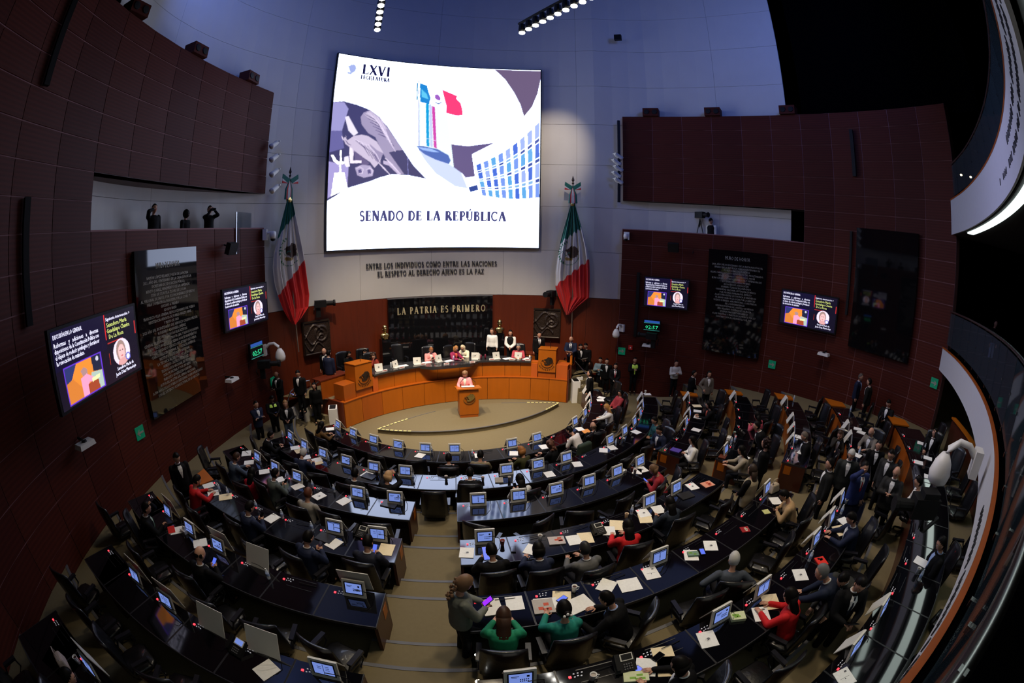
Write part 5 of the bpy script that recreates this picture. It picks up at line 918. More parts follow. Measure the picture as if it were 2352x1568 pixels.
# ---------- front wall ----------
wf=struct('wall_front')
def wpts():
    P=[];
    for i in range(39): P.append(pF(-112+i*(130)/38,RF+.06))
    P.append((5.,20.42))
    for a in range(26,66,2): P.append((cR[0]+14.6*sin(rad(a)),cR[1]+14.6*cos(rad(a))))
    return P
WP=[p for p in wpts() if not (p[0]>11.7)]
mb=MB();V=[];F=[]
for x,y in WP: V+=[(x,y,-.1),(x,y,21)]
mb.add(V,[(2*i,2*i+1,2*i+3,2*i+2) for i in range(len(WP)-1)]);mb.build('wall_core',M_joint,wf)
def strip(name,P,z0,z1,mt,parent,th=.05,trim=.006):
    mb=MB();V=[];P=[np.array(p) for p in P];n=len(P)
    for i,p in enumerate(P):
        d=P[min(i+1,n-1)]-P[max(i-1,0)];d/=np.linalg.norm(d);nn=np.array([d[1],-d[0]])
        if i==0:p=p+d*trim
        if i==n-1:p=p-d*trim
        q=p+nn*th;V+=[(*p,z0+trim),(*q,z0+trim),(*q,z1-trim),(*p,z1-trim)]
    F=[]
    for i in range(n-1):
        o=i*4
        for k in range(4):F.append((o+k,o+4+k,o+4+(k+1)%4,o+(k+1)%4))
    F+=[(0,1,2,3),tuple((n-1)*4+k for k in (3,2,1,0))]
    return mb.add(V,F).build(name,mt,parent)
ARC=[0.];
for p,q in zip(WP[:-1],WP[1:]): ARC.append(ARC[-1]+math.dist(p,q))
def wseg(s0,s1,n=7):
    out=[]
    for i in range(n+1):
        s=s0+(s1-s0)*i/n;j=min(max(np.searchsorted(ARC,s)-1,0),len(WP)-2);t=(s-ARC[j])/(ARC[j+1]-ARC[j]);out.append((WP[j][0]*(1-t)+WP[j+1][0]*t,WP[j][1]*(1-t)+WP[j+1][1]*t))
    return out
s_ref=(14+112)/180*PI*(RF+.06) # vertical joint right of the screen
SV=[s_ref+6.82*k for k in range(-4,3)]
SV=[s for s in SV if 0<s<ARC[-1]];SV=[0.]+SV+[ARC[-1]]
ZS=[4.46,6.62,8.72,10.77,12.83,14.9,16.96,19.0,21.]
for zi in range(len(ZS)-1):
    for a,b in zip(SV[:-1],SV[1:]):
        if b-a<.3: continue
        if zi==0:
            for k in range(2): strip('plaster_panel',wseg(a+(b-a)*k/2,a+(b-a)*(k+1)/2,5),ZS[0],ZS[1],M_plaster,wf)
        else: strip('plaster_panel',wseg(a,b,8),ZS[zi],ZS[zi+1],M_plaster,wf)
k0=(-66+112)/180*PI*(RF+.06);k1=(30+112)/180*PI*(RF+.06);nW=15
for i in range(nW): strip('wood_panel',wseg(k0+(k1-k0)*i/nW,k0+(k1-k0)*(i+1)/nW,3),0,4.45,M_redwood,wf,.07,.003)
# ---------- side walls of ribbed panels ----------
def side_wall(name,c,R,a0,a1,inner,ncol,open_cols,ztop,pitch):
    w=struct(name);da=(a1-a0)/ncol;tw=abs(rad(da))*R
    sgn=-1
    mA=MB();mA.box((0,0,0),(tw-.024,.05,.676));meA=mA.mesh('panel',M_tile);mB_=MB();mB_.box((0,0,0),(tw-.024,.05,.676));meB=mB_.mesh('panel',M_tile2)
    for (z0,z1,cols) in [(-.05,7.75,range(ncol)),(9.1,ztop,range(ncol)),(7.75,9.1,[k for k in range(ncol) if k not in open_cols])]:
        # backing core
        cols=list(cols);run=[]
        for k in cols+[None]:
            if k is not None and (not run or k==run[-1]+1): run.append(k);continue
            if run: MB().ring(c,R+.004,R+.33,a0+da*run[0],a0+da*(run[-1]+1),z0,z1,len(run)*2).build('wall_core',M_grout,w)
            run=[k] if k is not None else []
        nr=int(round((z1-z0)/.7)) if z1!=7.75 else 11
        for k in cols:
            for r in range(nr):
                z=z1-(r+.5)*(z1-z0)/nr if z1!=7.75 else 7.75-.35-r*.7
                if name=='wall_right' and (r>=8 and z1==7.75) and k>ncol-4: pass
                a=a0+da*(k+.5);o=ob('panel',meA if (k*7+r*3)%3 else meB,w,(c[0]+R*sin(rad(a)),c[1]+R*cos(rad(a)),z),-rad(a))
                if abs((z1-z0)/nr-.7)>.01: o.scale=(1,1,((z1-z0)/nr)/.7)
    return w
# left: angle measured from +Y about cL; wall lies at x<0 => angles near -90
aLf=math.degrees(math.atan2(-9.5-cL[0],15.07-cL[1]));aLe=aLf-14*math.degrees(1.49/RL)
wl=side_wall('wall_left',cL,RL,aLf,aLe,1,14,range(0,6),13.35,1.49)
aRf=math.degrees(math.atan2(4.98-cR[0],20.16-cR[1]));aRe=math.degrees(math.atan2(14.12-cR[0],8.45-cR[1]))
wr=side_wall('wall_right',cR,RR_,aRf,aRe,1,11,range(0,6),13.25,1.5)
def pL(y,off=0):  # point on left wall at given y, off into the room
    x=cL[0]-math.sqrt((RL-off)**2-(y-cL[1])**2);return x,y
def pR(a,off=0): return cR[0]+(RR_-off)*sin(rad(a)),cR[1]+(RR_-off)*cos(rad(a))
def aR(x,y): return math.degrees(math.atan2(x-cR[0],y-cR[1]))
# gallery slabs, soffits behind the openings
for c,R,a0,a1,nm in ((cL,RL,aLf,aLf-6*3.53,'left'),(cR,RR_,aRf,aRf+6*(aRe-aRf)/11,'right')):
    MB().ring(c,R+.3,R+1.2,a0,a1,6.7,6.85,10).build('gallery_deck',M_black,wl if nm=='left' else wr)
    MB().ring(c,R+.0,R+1.3 if nm=='left' else R+.5,a0,a1,9.1,9.16,10).build('soffit',mat('soffit_grey',(.16,.13,.13),.8,noise=.05),wl if nm=='left' else wr)
    MB().ring(c,R+.0,R+.34,a0,a1,7.74,7.78,10).build('sill',M_grout,wl if nm=='left' else wr)
# end returns of the blocks
for (x,y) in ((-9.5,15.07),(4.98,20.16)):
    s=-1 if x<0 else 1
# dark hall beyond the right wall and ceiling
ce=struct('ceiling');M_dark=mat('dark_hall',(.0008,.0009,.0014),.95,noise=.1,spec=0)
MB().box((0,4,21.2),(60,56,.2)).build('ceiling_slab',M_dark,ce)
wb=struct('wall_back');mb=MB();mb.ring((0,6),24,24.3,60,300,-.1,21,40);mb.ring((0,6),24,24.3,30,60,-.1,21,8);mb.build('wall_core',M_dark,wb)
MB().ring(cR,RR_+.4,RR_+9,aRf+34.5,aRe+6,13.0,21,16).build('upper_void_panel',M_dark,wb)
# slim dark uprights on the side walls
for i,(y,z0,z1) in enumerate([(3.8,6.1,8.4),(3.78,10.55,13.3)]):
    x,_=pL(y,.12);o=MB().box((0,0,0),(.1,.16,z1-z0)).build('line_array_speaker',M_black,None,(x,y,(z0+z1)/2));tag(o,['slim black column speaker on left wall beside left television','upper slim black column speaker high on the left wall'][i],'speaker')
a=aR(12.85,12.9);x,y=pR(a,.12);o=MB().box((0,0,0),(.16,.1,1.9)).build('line_array_speaker',M_black,None,(x,y,11.5),-rad(a));tag(o,'slim black column speaker high on the right wall','speaker')
x,y=pR(aR(12.75,13.1),.1);o=MB().box((0,0,0),(.1,.08,3.2)).build('line_array_speaker',M_black,None,(x,y,6.8),-rad(aR(x,y)));tag(o,'thin dark upright beside the blank black panel','speaker')
x,y=pR(aR(5.75,19.85),.06);o=MB().box((0,0,0),(.14,.06,3.)).build('line_array_speaker',M_black,None,(x,y,4.3),-rad(aR(x,y)));tag(o,'thin dark upright left of the right wall television','speaker')
# speakers on top of blocks
def top_speaker(x,y,z,rz,label):
    t=thing('speaker_cabinet',label,'speaker',(x,y,z),rz,'speakers on top of the side blocks')
    MB().box((0,0,.2),(.75,.5,.4)).build('cabinet',M_tile2,t)
    for s in(-1,1): mb=MB();mb.lathe((0,0,0),[(.13,0),(.12,.03),(.03,.035)],12);o=mb.build('driver',M_black,t);o.location=(s*.19,-.25,.2);o.rotation_euler=(PI/2,0,0)
for i,(y) in enumerate((6.5,10.1,13.5)):
    x,_=pL(y,-.1);top_speaker(x,y,13.36,-rad(90)+PI,['speaker box on the left block nearest the camera','middle speaker box on top of the left block','speaker box on the left block nearest the screen'][i])
for i,(x,y) in enumerate(((6.25,19.62),(8.77,18.04),(11.31,15.46))):
    a=aR(x,y);x,y=pR(a,-.1);top_speaker(x,y,13.26,-rad(a),['speaker box on the right block nearest the screen','middle speaker box on top of the right block','dark speaker box where the pale wall ends'][i])
# ---------- giant curved screen ----------
ls=thing('led_screen','huge curved white LED screen showing a building, flag tower and SENADO DE LA REPÚBLICA','screen')
a0,a1,z0,z1=-48.2,4.9,6.72,15.73;Hn,Wn=300,330
SS=2;U,Vv=np.meshgrid((np.arange(Wn*SS)+.5)/SS/(Wn-1)-.5/(Wn-1),(np.arange(Hn*SS)+.5)/SS/(Hn-1)-.5/(Hn-1))
img=np.ones((Hn*SS,Wn*SS,3))*np.array([.74,.86,1.22])
for c,p in SCR: img[inpoly(U,Vv,p)]=c if min(c)>.97 else tuple(q/3.2 for q in c)
def addemb(cu,cv,ru,rv,col,cond=None):
    for pts,d,k in EMB:
        img[inpoly(U,Vv,[(cu+x*ru,cv+z*rv) for x,z in pts])]=col
addemb(.065,.92,.036,.052,(.1,.12,.22))
img=img.reshape(Hn,SS,Wn,SS,3).mean((1,3))
aa=np.radians(np.linspace(a0,a1,Wn));zz=np.linspace(z0,z1,Hn);Rs=10.72
Pp=np.stack([np.broadcast_to(cF[0]+Rs*np.sin(aa),(Hn,Wn)),np.broadcast_to(cF[1]+Rs*np.cos(aa),(Hn,Wn)),np.broadcast_to(zz[:,None],(Hn,Wn))],-1)
o=ob('display',gridmesh('display',Pp,img,mat('led_picture',(.02,.02,.02),.4,attr='em',es=4.0)),ls)
MB().ring(cF,10.74,10.86,a0-.25,a1+.25,z0-.05,z1+.05,40).build('casing',M_black,ls)
def ftext(s,acen,z,wdt,h,R,m,parent,name,depth=.012,bold=1,trk=1):
    tw=sum((FONT[c][0] if c!=' ' else .42)+.06 for c in s)-.06;sx=wdt/tw;x=-tw/2
    for ch in s:
        if ch==' ': x+=.48;continue
        wd=FONT[ch][0];me=serif_text(ch,wd*sx*trk,h,depth,MB(),rad(acen)*R+(x+wd/2)*sx,z,bold).mesh(name,m);curvemap(me,cF,R);ob(name,me,parent);x+=wd+.06
ftext('LXVI',-37.9,14.86,1.38,.5,10.7,M_scrtext,ls,'heading_letter',.004,1.25);ftext('LEGISLATURA',-37.95,14.58,1.42,.2,10.7,M_scrtext,ls,'subheading_letter',.004,1.5)
ftext('SENADO DE LA REPÚBLICA',-21.7,7.95,6.85,.44,10.7,mat('screen_ink_violet',(.03,.03,.09),.6,em=(.05,.05,.16),es=1),ls,'title_letter',.004,1.5)
w1=thing('motto_lettering','dark capital letters ENTRE LOS INDIVIDUOS COMO ENTRE LAS NACIONES on pale wall','lettering')
ftext('ENTRE LOS INDIVIDUOS COMO ENTRE LAS NACIONES',-21.7,5.83,6.2,.23,10.88,M_dktext,w1,'letter',.03,1.0);ftext('EL RESPETO AL DERECHO AJENO ES LA PAZ',-21.9,5.46,5.05,.23,10.88,M_dktext,w1,'letter',.03,1.0)
# ---------- black panel LA PATRIA ES PRIMERO ----------
bp=thing('black_inscription_panel','tall polished black panel with gold words LA PATRIA ES PRIMERO','panel')
MB().ring(cF,10.66,10.84,-33.,-6.4,1.05,4.42,20).build('slab',M_gran,bp)
ftext('LA PATRIA ES PRIMERO',-19.5,3.7,4.22,.31,10.655,M_goldletter,bp,'gold_letter',.03,1.0,.8)
MB().ring(cF,10.66,10.85,-33.,-6.4,4.42,4.45,20).build('top_edge',M_nose,bp)
# ---------- flags ----------
def flag(side):
    if side=='L':
        Z=[8.95,8.4,7.6,6.8,6.2,5.5,5.0,4.5,4.1,3.9];Lf=[-58.9,-59.8,-61,-62.2,-62.5,-62,-61.2,-60.2,-59,-58.2];Rt=[-58,-57.2,-56,-54.9,-54.2,-53.7,-53.4,-53.8,-56.,-57.6]
        gl=[(-61.6,7.3),(-56.6,8.3)];rl=[(-60.9,5.25),(-54.,6.5)];ec=(-58.5,6.75);lab='Mexican flag draped on a pole left of the screen';top=(-58.4,9.75);bot=(-57.1,2.74)
    else:
        Z=[8.83,8.2,7.5,6.8,6.2,5.6,5.0,4.5,4.1,3.65];Lf=[12.9,12.,11,10.1,9.5,9.2,9.3,10.2,11.2,12.3];Rt=[13.9,14.9,16.1,17.2,17.8,18,18.1,18.1,15.5,13.2]
        gl=[(9.8,6.9),(16,7.75)];rl=[(9.2,4.95),(18,6.3)];ec=(12.7,6.5);lab='Mexican flag draped on a pole right of the screen';top=(13.3,9.75);bot=(14.,2.5)
    t=thing('flag',lab,'flag',group='national flags beside the screen')
    H,W_=170,110;zs=np.linspace(Z[0],Z[-1],H);l=np.interp(-zs,[-z for z in Z],Lf);r=np.interp(-zs,[-z for z in Z],Rt)
    u=np.linspace(0,1,W_);A_=l[:,None]+(r-l)[:,None]*u;Zg=np.broadcast_to(zs[:,None],A_.shape).copy()
    amp=.05+.1*np.clip((Z[0]-zs)/2,0,1)
    fold=amp[:,None]*(np.sin(u*31+.6*np.sin(zs*1.3)[:,None])*.5+.35*np.sin(u*13+zs[:,None]*.5)+.3*np.sin(u*57+1))
    R=10.5+fold
    P=np.stack([cF[0]+R*np.sin(np.radians(A_)),cF[1]+R*np.cos(np.radians(A_)),Zg],-1)
    def side_(ln): (x0,y0),(x1,y1)=ln;return (Zg-(y0+(y1-y0)*(A_-x0)/(x1-x0)))
    wob=.06*np.sin(u*31)
    col=np.ones((H,W_,3))*np.array([.62,.6,.57]);col[side_(gl)+wob>0]=(.005,.13,.09);col[side_(rl)+wob<0]=(.55,.012,.012)
    sa=2.9;sz=.58
    for pts,d,k in EMB:
        cc={'b':(.05,.025,.015),'w':(.1,.06,.03),'s':(.02,.2,.15),'n':(.3,.2,.05),'l':(.02,.16,.07)}[k]
        sgn=1
        col[inpoly(A_,Zg,[(ec[0]+x*sa*.95,ec[1]+z*sz) for x,z in pts])]=cc
    for k in range(11):
        a=rad(100+k*13);col[inpoly(A_,Zg,[(ec[0]+(cos(a)*r_-(0.0))*sa*.95,ec[1]+sin(a)*r_*sz) for r_,a in ((.8,a),(1,a+.05),(1.02,a+.17),(.86,a+.14))])]=(.02,.16,.07)
    ob('cloth',gridmesh('cloth',P[::-1].copy(),col[::-1].copy(),mat('flag_cloth',(.5,.5,.5),.7,attr='base',sheen=.1)),t)
    p0=(*pF(top[0],10.55),top[1]);p1=(*pF(bot[0],10.55),bot[1]);mb=MB();mb.tube([p1,p0],.028,8);mb.build('pole',mat('pole_silver',(.35,.3,.25),.35,.8,noise=.1),t)
    mb=MB();mb.lathe(p0,[(.03,0),(.06,.06),(.02,.12),(.07,.2),(.005,.42)],8,sy=.5);mb.build('spear_tip',M_bronze,t)
    x,y,z=p0;cg=mat('ribbon_green',(.0,.12,.09),.6,noise=.1);cw=mat('ribbon_white',(.6,.6,.58),.6,noise=.1);cr=mat('ribbon_red',(.5,.02,.02),.6,noise=.1)
    ty=np.array([cos(rad(top[0])),-sin(rad(top[0])),0]);
    for s in(-1,1):
        for cm_,k0,k1 in((cg,.24,.14),(cw,.16,.04),(cr,.08,-.06)):
            mb=MB();b=np.array([x,y,z-.1]);q=[b,b+ty*s*.36+np.array([0,0,k0-.02]),b+ty*s*.38+np.array([0,0,k1-.1]),b+ty*s*.1+np.array([0,0,-.16])];n=np.array([-sin(rad(top[0])),-cos(rad(top[0])),0])*(.05+.03*k0)
            mb.add([p+n for p in q]+[p+n*.4 for p in q],[(0,1,2,3),(7,6,5,4),(0,4,5,1),(1,5,6,2),(2,6,7,3)]);mb.build('bow_loop',cm_,t)
        for cm_,dx in((cg,.12),(cw,.03),(cr,.09)):
            mb=MB();mb.tube([(x,y,z-.12),(x+ty[0]*s*dx,y+ty[1]*s*dx-.05,z-.5),(x+ty[0]*s*dx*1.2,y+ty[1]*s*dx-.06,z-.9)],[.03,.06,.07],6);mb.build('ribbon_tail',cm_,t)
    mb=MB();mb.lathe((x,y,z-1.02),[(.1,0),(.13,.08),(.1,.2)],10);mb.build('gold_cord',M_gold,t)
flag('L');flag('R')
# ---------- bronze reliefs ----------
def relief(ac,label):
    t=thing('bronze_relief',label,'relief',group='bronze reliefs');H=W_=90
    u=np.linspace(-1,1,W_);v=np.linspace(-1,1,H);Uu,Vw=np.meshgrid(u,v);d=np.zeros((H,W_))
    for k,(ax,f,am,ph,z_) in enumerate([(.0,4.5,.28,.0,-.1),(-.2,5.5,.22,1.2,-.55),(.1,3.5,.3,2.,.45)]):
        path=z_+am*np.sin(Uu*f+ph)*(1-.3*Uu);d+=.05*np.exp(-((Vw-path)/.07)**2)*(Uu<.5)
    d+=.05*np.exp(-(((np.hypot((Uu-.35),(Vw-.2))-.45)/.08)**2));d+=.03*np.exp(-(((np.hypot((Uu-.35)*1.2,(Vw-.2))-.25)/.05)**2))
    d+=.02*rng.random((H,W_))*(np.abs(Vw)<.9);d+=.06*((np.abs(Uu)>.95)|(np.abs(Vw)>.95))
    a=np.radians(ac+Uu*3.4);R=10.72-d;P=np.stack([cF[0]+R*np.sin(a),cF[1]+R*np.cos(a),3.15+Vw*.68],-1)
    ob('carved_face',gridmesh('carved_face',P,np.zeros((H,W_,3)),M_bronze),t);MB().ring(cF,10.72,10.85,ac-3.45,ac+3.45,2.44,3.86,6).build('back_plate',M_bronze,t)
relief(-51.6,'square dark bronze relief of serpents left of the rostrum');relief(7.5,'square dark bronze relief of serpents right of the rostrum')
# ---------- honour walls, blank panel ----------
def wallpanel(name,label,x0,y0,x1,y1,zb,ztop,txt=None,th=.12):
    p0=np.array([x0,y0]);p1=np.array([x1,y1]);c=(p0+p1)/2;d=p1-p0;L=np.linalg.norm(d);rz=math.atan2(d[1],d[0])
    t=thing(name,label,'panel',(c[0],c[1],0),rz);MB().box((0,0,(zb+ztop)/2),(L,th,ztop-zb)).build('black_slab',M_gran,t)
    if txt: o=ob('engraved_text',txt,t,(0,-th/2-.002,0))
    return t
wallpanel('honour_panel','black panel MURO DE HONOR between the two left wall televisions',*pL(7.86,.12),*pL(10.85,.16),2.8,7.2,TX['L'])
wallpanel('honour_panel','black panel MURO DE HONOR between the two right wall televisions',8.5,18.05,10.52,16.25,2.65,7.12,TX['R'])
wallpanel('blank_panel','wide blank black panel at the far right wall',12.78,12.8,13.72,10.1,4.05,8.55)
# ---------- televisions ----------
def tvpic():
    H,W_=120,206;U,V_=np.meshgrid(np.linspace(-1.32,1.32,W_),np.linspace(-.75,.75,H));im=np.ones((H,W_,3))*np.array([.004,.003,.012])
    im[(U<.25)&(V_>.0)]=(.004,.003,.02)
    def P(pts,c): im[inpoly(U,V_,pts)]=c
    P([(-1.12,.03),(.02,.03),(.02,-.72),(-1.12,-.72)],(.1,.03,.5));P([(-1.09,0),(-.01,0),(-.01,-.69),(-1.09,-.69)],(.75,.22,.03))
    P([(-1.09,0),(-.75,0),(-.95,-.28),(-1.09,-.3)],(.02,.03,.12));P([(-1.09,-.3),(-.9,-.25),(-.5,-.69),(-1.09,-.69)],(.55,.17,.03));P([(-.3,0),(-.01,0),(-.01,-.35),(-.28,-.3)],(.01,.015,.04));P([(-.35,-.3),(-.01,-.35),(-.01,-.69),(-.4,-.69)],(.35,.45,.4))
    P([(-.66,-.18),(-.55,-.12),(-.46,-.2),(-.47,-.3),(-.6,-.32)],(.35,.2,.2));P([(-.68,-.32),(-.5,-.28),(-.28,-.42),(-.3,-.5),(-.46,-.46),(-.42,-.69),(-.68,-.69)],(.9,.28,.45));P([(-.5,-.5),(-.18,-.45),(-.15,-.69),(-.5,-.69)],(.3,.05,.02));P([(-.36,-.42),(-.1,-.4),(-.12,-.48),(-.36,-.5)],(.7,.75,.35))
    P([(.24,.75),(.27,.75),(.27,.2),(.24,.2)],(.6,.02,.02));P([(.28,-.1),(.3,-.1),(.3,-.35),(.28,-.35)],(.4,.03,.01));P([(1.28,.4),(1.31,.4),(1.31,.1),(1.28,.1)],(.4,.02,.02));P([(.28,.1),(.8,.1),(.8,.12),(.28,.12)],(.35,.02,.02))
    E_=lambda cx,cy,rx,ry:((U-cx)/rx)**2+((V_-cy)/ry)**2<1
    im[E_(.72,-.18,.3,.3)]=(.75,.62,.85);im[E_(.7,-.16,.17,.25)&E_(.72,-.18,.3,.3)]=(.3,.2,.18);im[E_(.71,-.19,.12,.18)]=(.75,.42,.42);im[E_(.72,-.42,.17,.1)&E_(.72,-.18,.3,.3)]=(.6,.3,.3);im[E_(.67,-.14,.022,.014)|E_(.76,-.14,.022,.014)]=(.05,.03,.05);im[E_(.715,-.27,.04,.014)]=(.45,.08,.1);im[E_(.92,-.34,.09,.09)]=(.1,.1,.45);im[E_(.92,-.34,.06,.06)]=(.7,.7,.85);im[E_(-.12,-.08,.045,.05)]=(.5,.5,.6)
    P_=np.stack([U,np.zeros_like(U),V_],-1);return gridmesh('picture',P_,im,mat('tv_picture',(.01,.01,.01),.25,attr='em',es=1.5))
TVP=tvpic();TVM=MB();TVa=TVT[0].mesh('white_caption',M_tvtext);TVb=TVT[1].mesh('yellow_caption',M_tvyel);TVc=MB().box((0,.03,0),(2.76,.1,1.62)).mesh('casing',M_black);TVd=MB().box((0,0,0),(.5,.5,.3)).mesh('wall_bracket',M_black)
def tv(label,x0,y0,x1,y1,zb,ztop):
    d=np.array([x1-x0,y1-y0]);L=np.linalg.norm(d);t=thing('television',label,'television',((x0+x1)/2,(y0+y1)/2,(zb+ztop)/2),math.atan2(d[1],d[0]),'wall televisions')
    t.scale=(L/2.72,1,(ztop-zb)/1.58);ob('casing',TVc,t);ob('picture',TVP,t,(0,-.025,0));ob('white_caption',TVa,t,(0,-.03,0));ob('yellow_caption',TVb,t,(0,-.03,0));ob('wall_bracket',TVd,t,(0,.3,0))
tv('left wall television nearest the camera, showing the speaker and a portrait',-7.42,3.72,-8.1,6.68,4.6,6.02)
tv('left wall television beside the flag and the clock',*pL(12.1,.3),*pL(14.72,.3),4.28,5.7)
tv('right wall television nearest the screen, above the clock',5.95,19.5,7.78,18.5,4.3,5.66)
tv('right wall television between honour panel and blank panel',10.95,15.55,12.4,13.35,4.38,5.78)
# ---------- clocks ----------
M_clk=mat('clock_digits',(0,.3,.1),.5,em=(.04,.75,.33),es=1.0)
def clock(label,x0,y0,x1,y1,zb,ztop):
    d=np.array([x1-x0,y1-y0]);L=np.linalg.norm(d);t=thing('digital_clock',label,'clock',((x0+x1)/2,(y0+y1)/2,(zb+ztop)/2),math.atan2(d[1],d[0]),'green digital clocks')
    h=ztop-zb;MB().box((0,.06,0),(L,.12,h)).build('housing',M_black,t);mb=MB();mb.box((0,-.005,h*.36),(L*.9,.012,h*.2));mb.build('date_band',mat('clock_blue',(.01,.03,.15),.5,em=(.02,.08,.35),es=1),t)
    v,f=TX['clk'];mb=MB();mb.add(v*np.array([L*.95,1,h*.95/.7])+np.array([0,-.012,-h*.33]),f);mb.build('digits',M_clk,t)
    mb=MB()
    for q in((0,-h*.46,L*.94,.02),(0,h*.22,L*.94,.02)): mb.box((q[0],-.005,q[1]),(q[2],.012,q[3]))
    mb.build('green_frame',mat('clock_frame',(.05,.3,.25),.5,em=(.03,.25,.2),es=.7),t)
clock('green digital clock reading 02:57 on the left wall',*pL(13.4,.35),*pL(14.2,.35),3.02,3.6);clock('green digital clock reading 02:57 on the right wall',6.0,19.45,6.72,19.1,3.2,3.68)
# ---------- exit signs, alarm, small projectors, cctv ----------
def exit_sign(label,x,y,z,rz,flip):
    t=thing('exit_sign',label,'sign',(x,y,z),rz,'green arrow signs');MB().box((0,0,0),(.34,.03,.34)).build('plate',M_green,t)
    s=-1 if flip else 1;mb=MB();mb.box((-.03*s,-.02,0),(.2,.01,.045));mb.poly([(s*.13,0),(s*.01,.1),(s*.01,.05),(s*.07,0),(s*.01,-.05),(s*.01,-.1)][::s],.02);mb.build('arrow',M_paletext,t)
x,y=pL(7.18,.06);exit_sign('green arrow sign low on the left wall near the honour panel',x,y,2.7,PI/2,True)
x,y=pL(14.95,.06);exit_sign('green arrow sign at the front corner of the left wall',x,y,1.75,PI/2,True)
for i,(xx,yy,z) in enumerate(((5.2,20.05,2.05),(11.04,15.8,2.55),(14.08,8.74,3.72))):
    a=aR(xx,yy);x,y=pR(a,.06);exit_sign(['green arrow sign at the front corner of the right wall','green arrow sign between honour panel and second television, right wall','green arrow sign at the balcony end of the right wall'][i],x,y,z,-rad(a),False)
a=aR(5.6,19.92);x,y=pR(a,.08);t=thing('fire_alarm','small red fire alarm box on the right wall','alarm',(x,y,2.27),-rad(a));MB().box((0,0,0),(.2,.1,.2)).build('housing',mat('alarm_red',(.5,.02,.02),.4,noise=.05),t);MB().box((0,-.055,0),(.05,.01,.06)).build('call_point',M_white,t)
def projector(label,x,y,z,rz):
    t=thing('wall_device',label,'device',(x,y,z),rz,'small white wall projectors');MB().box((0,-.3,.02),(.5,.32,.1),taper=.9).build('white_case',M_white,t);MB().tube([(0,.0,.1),(0,-.2,.1)],.03).build('arm',M_black,t);MB().lathe((0,-.3,.07),[(.08,0),(.06,.03)],10).build('lens_cap',M_black,t)
x,y=pL(12.1,.05);projector('small white projector under the second left television',x,y,2.66,PI/2);x,y=pL(4.7,.05);projector('small white projector low on the left wall near the camera',x,y,3.5,PI/2)
x,y=pR(aR(12.43,13.75),.05);projector('small white projector under the right wall second television',x,y,3.52,-rad(aR(12.43,13.75)));x,y=pR(aR(6.35,19.5),.05);projector('small white shelf device by the right wall camera',x,y,2.5,-rad(aR(6.35,19.5)))
def wall_speaker(label,x,y,z,rz):
    t=thing('wall_loudspeaker',label,'speaker',(x,y,z),rz);MB().box((0,-.35,-.05),(.48,.2,.4),rx=.35).build('cabinet',M_black,t);MB().tube([(0,0,.1),(0,-.3,0)],.03).build('bracket',M_black,t)
x,y=pL(12.6,.05);wall_speaker('tilted black loudspeaker on the left wall under the gallery',x,y,7.1,PI/2);x,y=pR(aR(7.22,19.1),.05);wall_speaker('tilted black loudspeaker on the right wall under the gallery',x,y,7.1,-rad(aR(7.22,19.1)))
def ptz(label,x,y,z,rz,big=0,s=1):
    t=thing('security_camera',label,'camera',(x,y,z),rz);t.scale=(s,s,s)
    MB().box((0,-.08,0),(.3,.16,.42)).build('mount_box',M_white,t)
    if big: MB().tube([(0,-.1,.05),(.0,-.3,.22),(0,-.5,.24),(.0,-.68,.1),(0,-.72,-.02)],.06,8).build('curved_arm',M_white,t,True);MB().lathe((0,-.72,-.5),[(.08,0),(.19,.06),(.22,.2),(.17,.38),(.08,.52)],14).build('teardrop_housing',M_white,t,True)
    else: MB().tube([(0,-.1,.05),(0,-.35,.08)],.05,8).build('arm',M_white,t);MB().lathe((0,-.4,-.2),[(.02,0),(.12,.04),(.14,.16),(.13,.28),(.05,.32)],14).build('dome_housing',M_white,t,True);MB().ell((0,-.4,-.2),(.1,.1,.08)).build('dark_dome',M_black,t,True)
x,y=pL(14.6,.0);ptz('white teardrop camera on curved arm at the left wall corner',x,y,3.1,PI*.62,1,1.);x,y=pL(14.95,.05);ptz('white dome camera at the upper left wall corner',x,y,7.5,PI*.6,0)
x,y=pR(aR(5.18,20.09),.0);ptz('white teardrop camera at the front corner of right wall',x,y,3.15,-PI*.25,1,.8);ptz('white dome camera at the upper right wall corner',x,y,7.45,-rad(20),0,.85)
def video_cam(label,x,y,z,rz):
    t=thing('video_camera',label,'camera',(x,y,z),rz);MB().box((0,0,0),(.3,.5,.28)).build('camera_body',M_black,t);o=MB().lathe((0,0,0),[(.1,0),(.1,.3),(.13,.32),(.13,.4)],12).build('lens',M_black,t);o.location=(0,.25,0);o.rotation_euler=(-PI/2,0,0)
    MB().box((0,-.1,-.35),(.12,.2,.4)).build('mount',M_black,t);MB().tube([(.1,-.2,.1),(.25,-.3,-.2),(.0,-.3,-.4)],.02).build('cable',M_black,t)
x,y=pL(13.9,.55);video_cam('black remote video camera mounted under the left clock',x,y,2.75,-rad(70));x,y=pR(aR(6.5,19.4),.5);video_cam('black remote video camera mounted under the right clock',x,y,3.0,rad(60))
x,y=pF(-50.5,10.6);video_cam('black camera on the wood edge above the left relief',x,y,4.55,-rad(60));x,y=pF(8.4,10.6);video_cam('black camera on the wood edge left of the right flag',x,y,4.6,rad(150))
x,y=pR(44,.0)
def flood(label,x,y,z,rz,tilt,group):
    t=thing('spotlight',label,'lamp',(x,y,z),rz,group);o=MB().lathe((0,0,0),[(.06,0),(.1,.1),(.1,.34),(.12,.36),(.12,.44)],12).build('lamp_can',M_greyplastic,t,True);o.rotation_euler=(tilt,0,0);o.location=(0,0,0);MB().box((0,0,.0),(.26,.05,.05)).build('yoke',M_greyplastic,t)
x,y=-9.15,15.25
